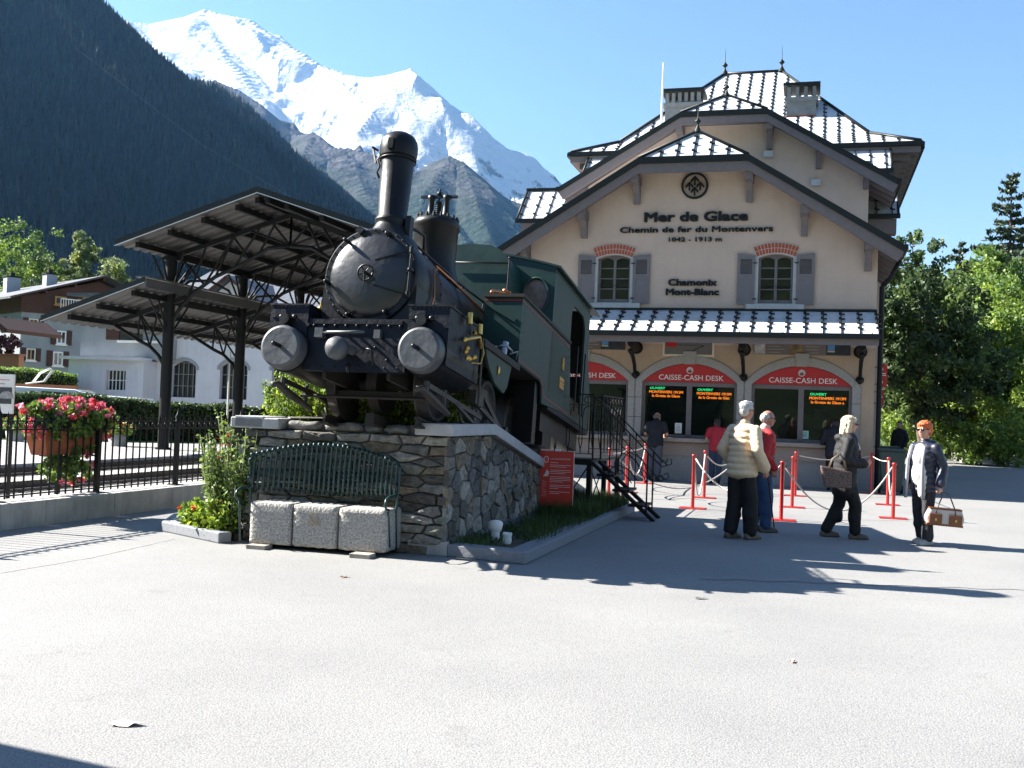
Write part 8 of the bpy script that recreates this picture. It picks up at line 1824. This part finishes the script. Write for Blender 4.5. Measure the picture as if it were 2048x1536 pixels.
# white van behind the hedge
vp_ = at(110, 41); vn = thing('white_van', 'white van roof glinting above the long hedge', 'van', Matrix.Translation(vp_ - ZX * .12) @ Matrix.Rotation(radians(6), 4, 'Z'))
m_car = mat('car_white', (.75, .76, .78), .18, coat=1.0)
q = MB(); q.prism([(-2.4, .4), (2.4, .4), (2.45, 1.1), (1.6, 1.25), (1.15, 1.82), (.9, 1.9), (-2.2, 1.95), (-2.45, 1.8)], -.9, .9); q.build('body', m_car, vn, bevel=.08)
q = MB(); q.prism([(-.2, 1.25), (1.35, 1.25), (1.0, 1.75), (-.2, 1.8)], -.91, .91); q.build('window', mat('dark_pane', (0, 0, 0)), vn)
for x in (-1.5, 1.5):
    for y in (-.85, .85): q = MB(); q.cyl((x, y - .1, .34), (x, y + .1, .34), .34, .34, 20); q.build('wheel', m_darkmetal, vn)
vp_ = at(262, 43); vn = thing('white_car', 'white car roof above the hedge in front of the annex window', 'car', Matrix.Translation(vp_) @ Matrix.Rotation(radians(4), 4, 'Z'))
q = MB(); q.prism([(-2.1, .35), (2.1, .35), (2.15, .85), (1.2, 1.0), (.6, 1.55), (-1.0, 1.62), (-1.8, 1.05), (-2.15, .9)], -.82, .82); q.build('body', m_car, vn, bevel=.06)
q = MB(); q.prism([(-1.5, 1.05), (1.0, 1.02), (.55, 1.46), (-.95, 1.52)], -.83, .83); q.build('window', mat('dark_pane', (0, 0, 0)), vn)
for x in (-1.35, 1.35):
    for y in (-.78, .78): q = MB(); q.cyl((x, y - .1, .32), (x, y + .1, .32), .32, .32, 20); q.build('wheel', m_darkmetal, vn)
# folded chair on the terrace wall
cw = at(75, 56); tw = thing('terrace_wall', 'low brown terrace wall in front of the chalet hedge', 'wall', Matrix.Translation(cw)); q = MB(); q.bb(-1.6, 1.8, 0, .3, 0, 2.05); q.build('masonry', mat('terracotta_render', (0, 0, 0)), tw)
dc = thing('deck_chair', 'white reclining deck chair on the terrace wall', 'chair', Matrix.Translation(cw + ZX * 2.05) @ Matrix.Rotation(.3, 4, 'Z')); q = MB(); q.tube([(-.6, 0, 0), (.2, 0, .15), (.55, 0, .7), (.45, 0, .8), (.0, 0, .55), (-.3, 0, .1)], .03, 6); q.tube([(-.6, .5, 0), (.2, .5, .15), (.55, .5, .7), (.45, .5, .8), (.0, .5, .55), (-.3, .5, .1)], .03, 6); q.build('frame', m_white, dc)
q = MB(); q.slab([(-.5, 0, .04), (.2, 0, .16), (.2, .5, .16), (-.5, .5, .04)], .03); q.slab([(.2, 0, .16), (.55, 0, .7), (.55, .5, .7), (.2, .5, .16)], .03); q.build('seat', m_white, dc)
# pale pole in front of the second column
p = G(452, 893); q = MB(); _, z1 = SU(459, 745, p.dot(AX)); o = q.cyl((0, 0, 0), (0, 0, 3.3), .035, .03, 8).build('marker_pole', m_white); o.matrix_world = Matrix.Translation(p); tag(o, 'thin pale pole in front of the second canopy column', 'pole')
# cable far away across the valley side
a, b_ = Vector(wp(150, 95, 1250)), Vector(wp(600, 405, 1500)); q = MB(); q.tube([a, a.lerp(b_, .5) + Vector((0, 0, -12)), b_], .045, 4); o = q.build('lift_cable', mat('steel_cable', (.35, .36, .38), .5)); tag(o, 'thin pale cable crossing in front of the dark wooded slope', 'cable')
# litter and dead leaves
for k, (px, py, sz, m, lab) in enumerate(((250, 1450, .07, mat('dry_leaf_pale', (.62, .58, .50), .8), 'pale dry leaf lying on the asphalt lower left'), (1401, 1198, .05, mat('grey_scrap', (.12, .12, .13), .8), 'small grey scrap on the asphalt near the centre right'), (688, 1155, .04, mat('dry_leaf_brown', (.22, .12, .07), .8), 'small brown leaf on the asphalt in front of the granite blocks'), (1585, 1325, .03, mat('pink_petal', (.6, .35, .28), .8), 'tiny pale petal on the asphalt at the right'))):
    p = G(px, py); q = MB(); n = 10; q.add([(sz * (1 - .35 * (i % 2)) * cos(2 * pi * i / n) * 1.3, sz * .6 * sin(2 * pi * i / n), .006 + .012 * (i % 3 == 0)) for i in range(n)] + [(0, 0, .010)], [(i, (i + 1) % n, n) for i in range(n)]); o = q.build('fallen_leaf' if 'leaf' in lab else 'litter_scrap', m, recalc=False); o.matrix_world = Matrix.Translation(p) @ Matrix.Rotation(.4 * k, 4, 'Z'); tag(o, lab, 'leaf' if 'leaf' in lab else 'litter')
# unseen open roof, added to cast the shadow in the lower left corner
e0 = G(0, 1486); e1 = G(232, 1536); hz_ = 2.9; up_ = SUN * (hz_ / SUN.z); a = e0 + up_; b_ = e1 + up_; d = (b_ - a).normalized(); nn = Vector((d.y, -d.x, 0)); a2 = a - d * 1.6; b2 = b_ + d * .9
osh = thing('added_shade_shelter', 'unseen timber shelter added left of the viewer to shade the lower left corner', 'shelter', Matrix())
q = MB(); q.slab([tuple(p) for p in (a2, b2, b2 + nn * 2.2, a2 + nn * 2.2)], .10); q.build('roof', m_slate, osh)
for p in (a2 + nn * .3 + d * .3, b2 + nn * .3 - d * .3, b2 + nn * 1.9 - d * .3, a2 + nn * 1.9 + d * .3): q = MB(); q.bar((p.x, p.y, 0), (p.x, p.y, hz_ - .1), .1, .1); q.build('post', m_wood, osh)
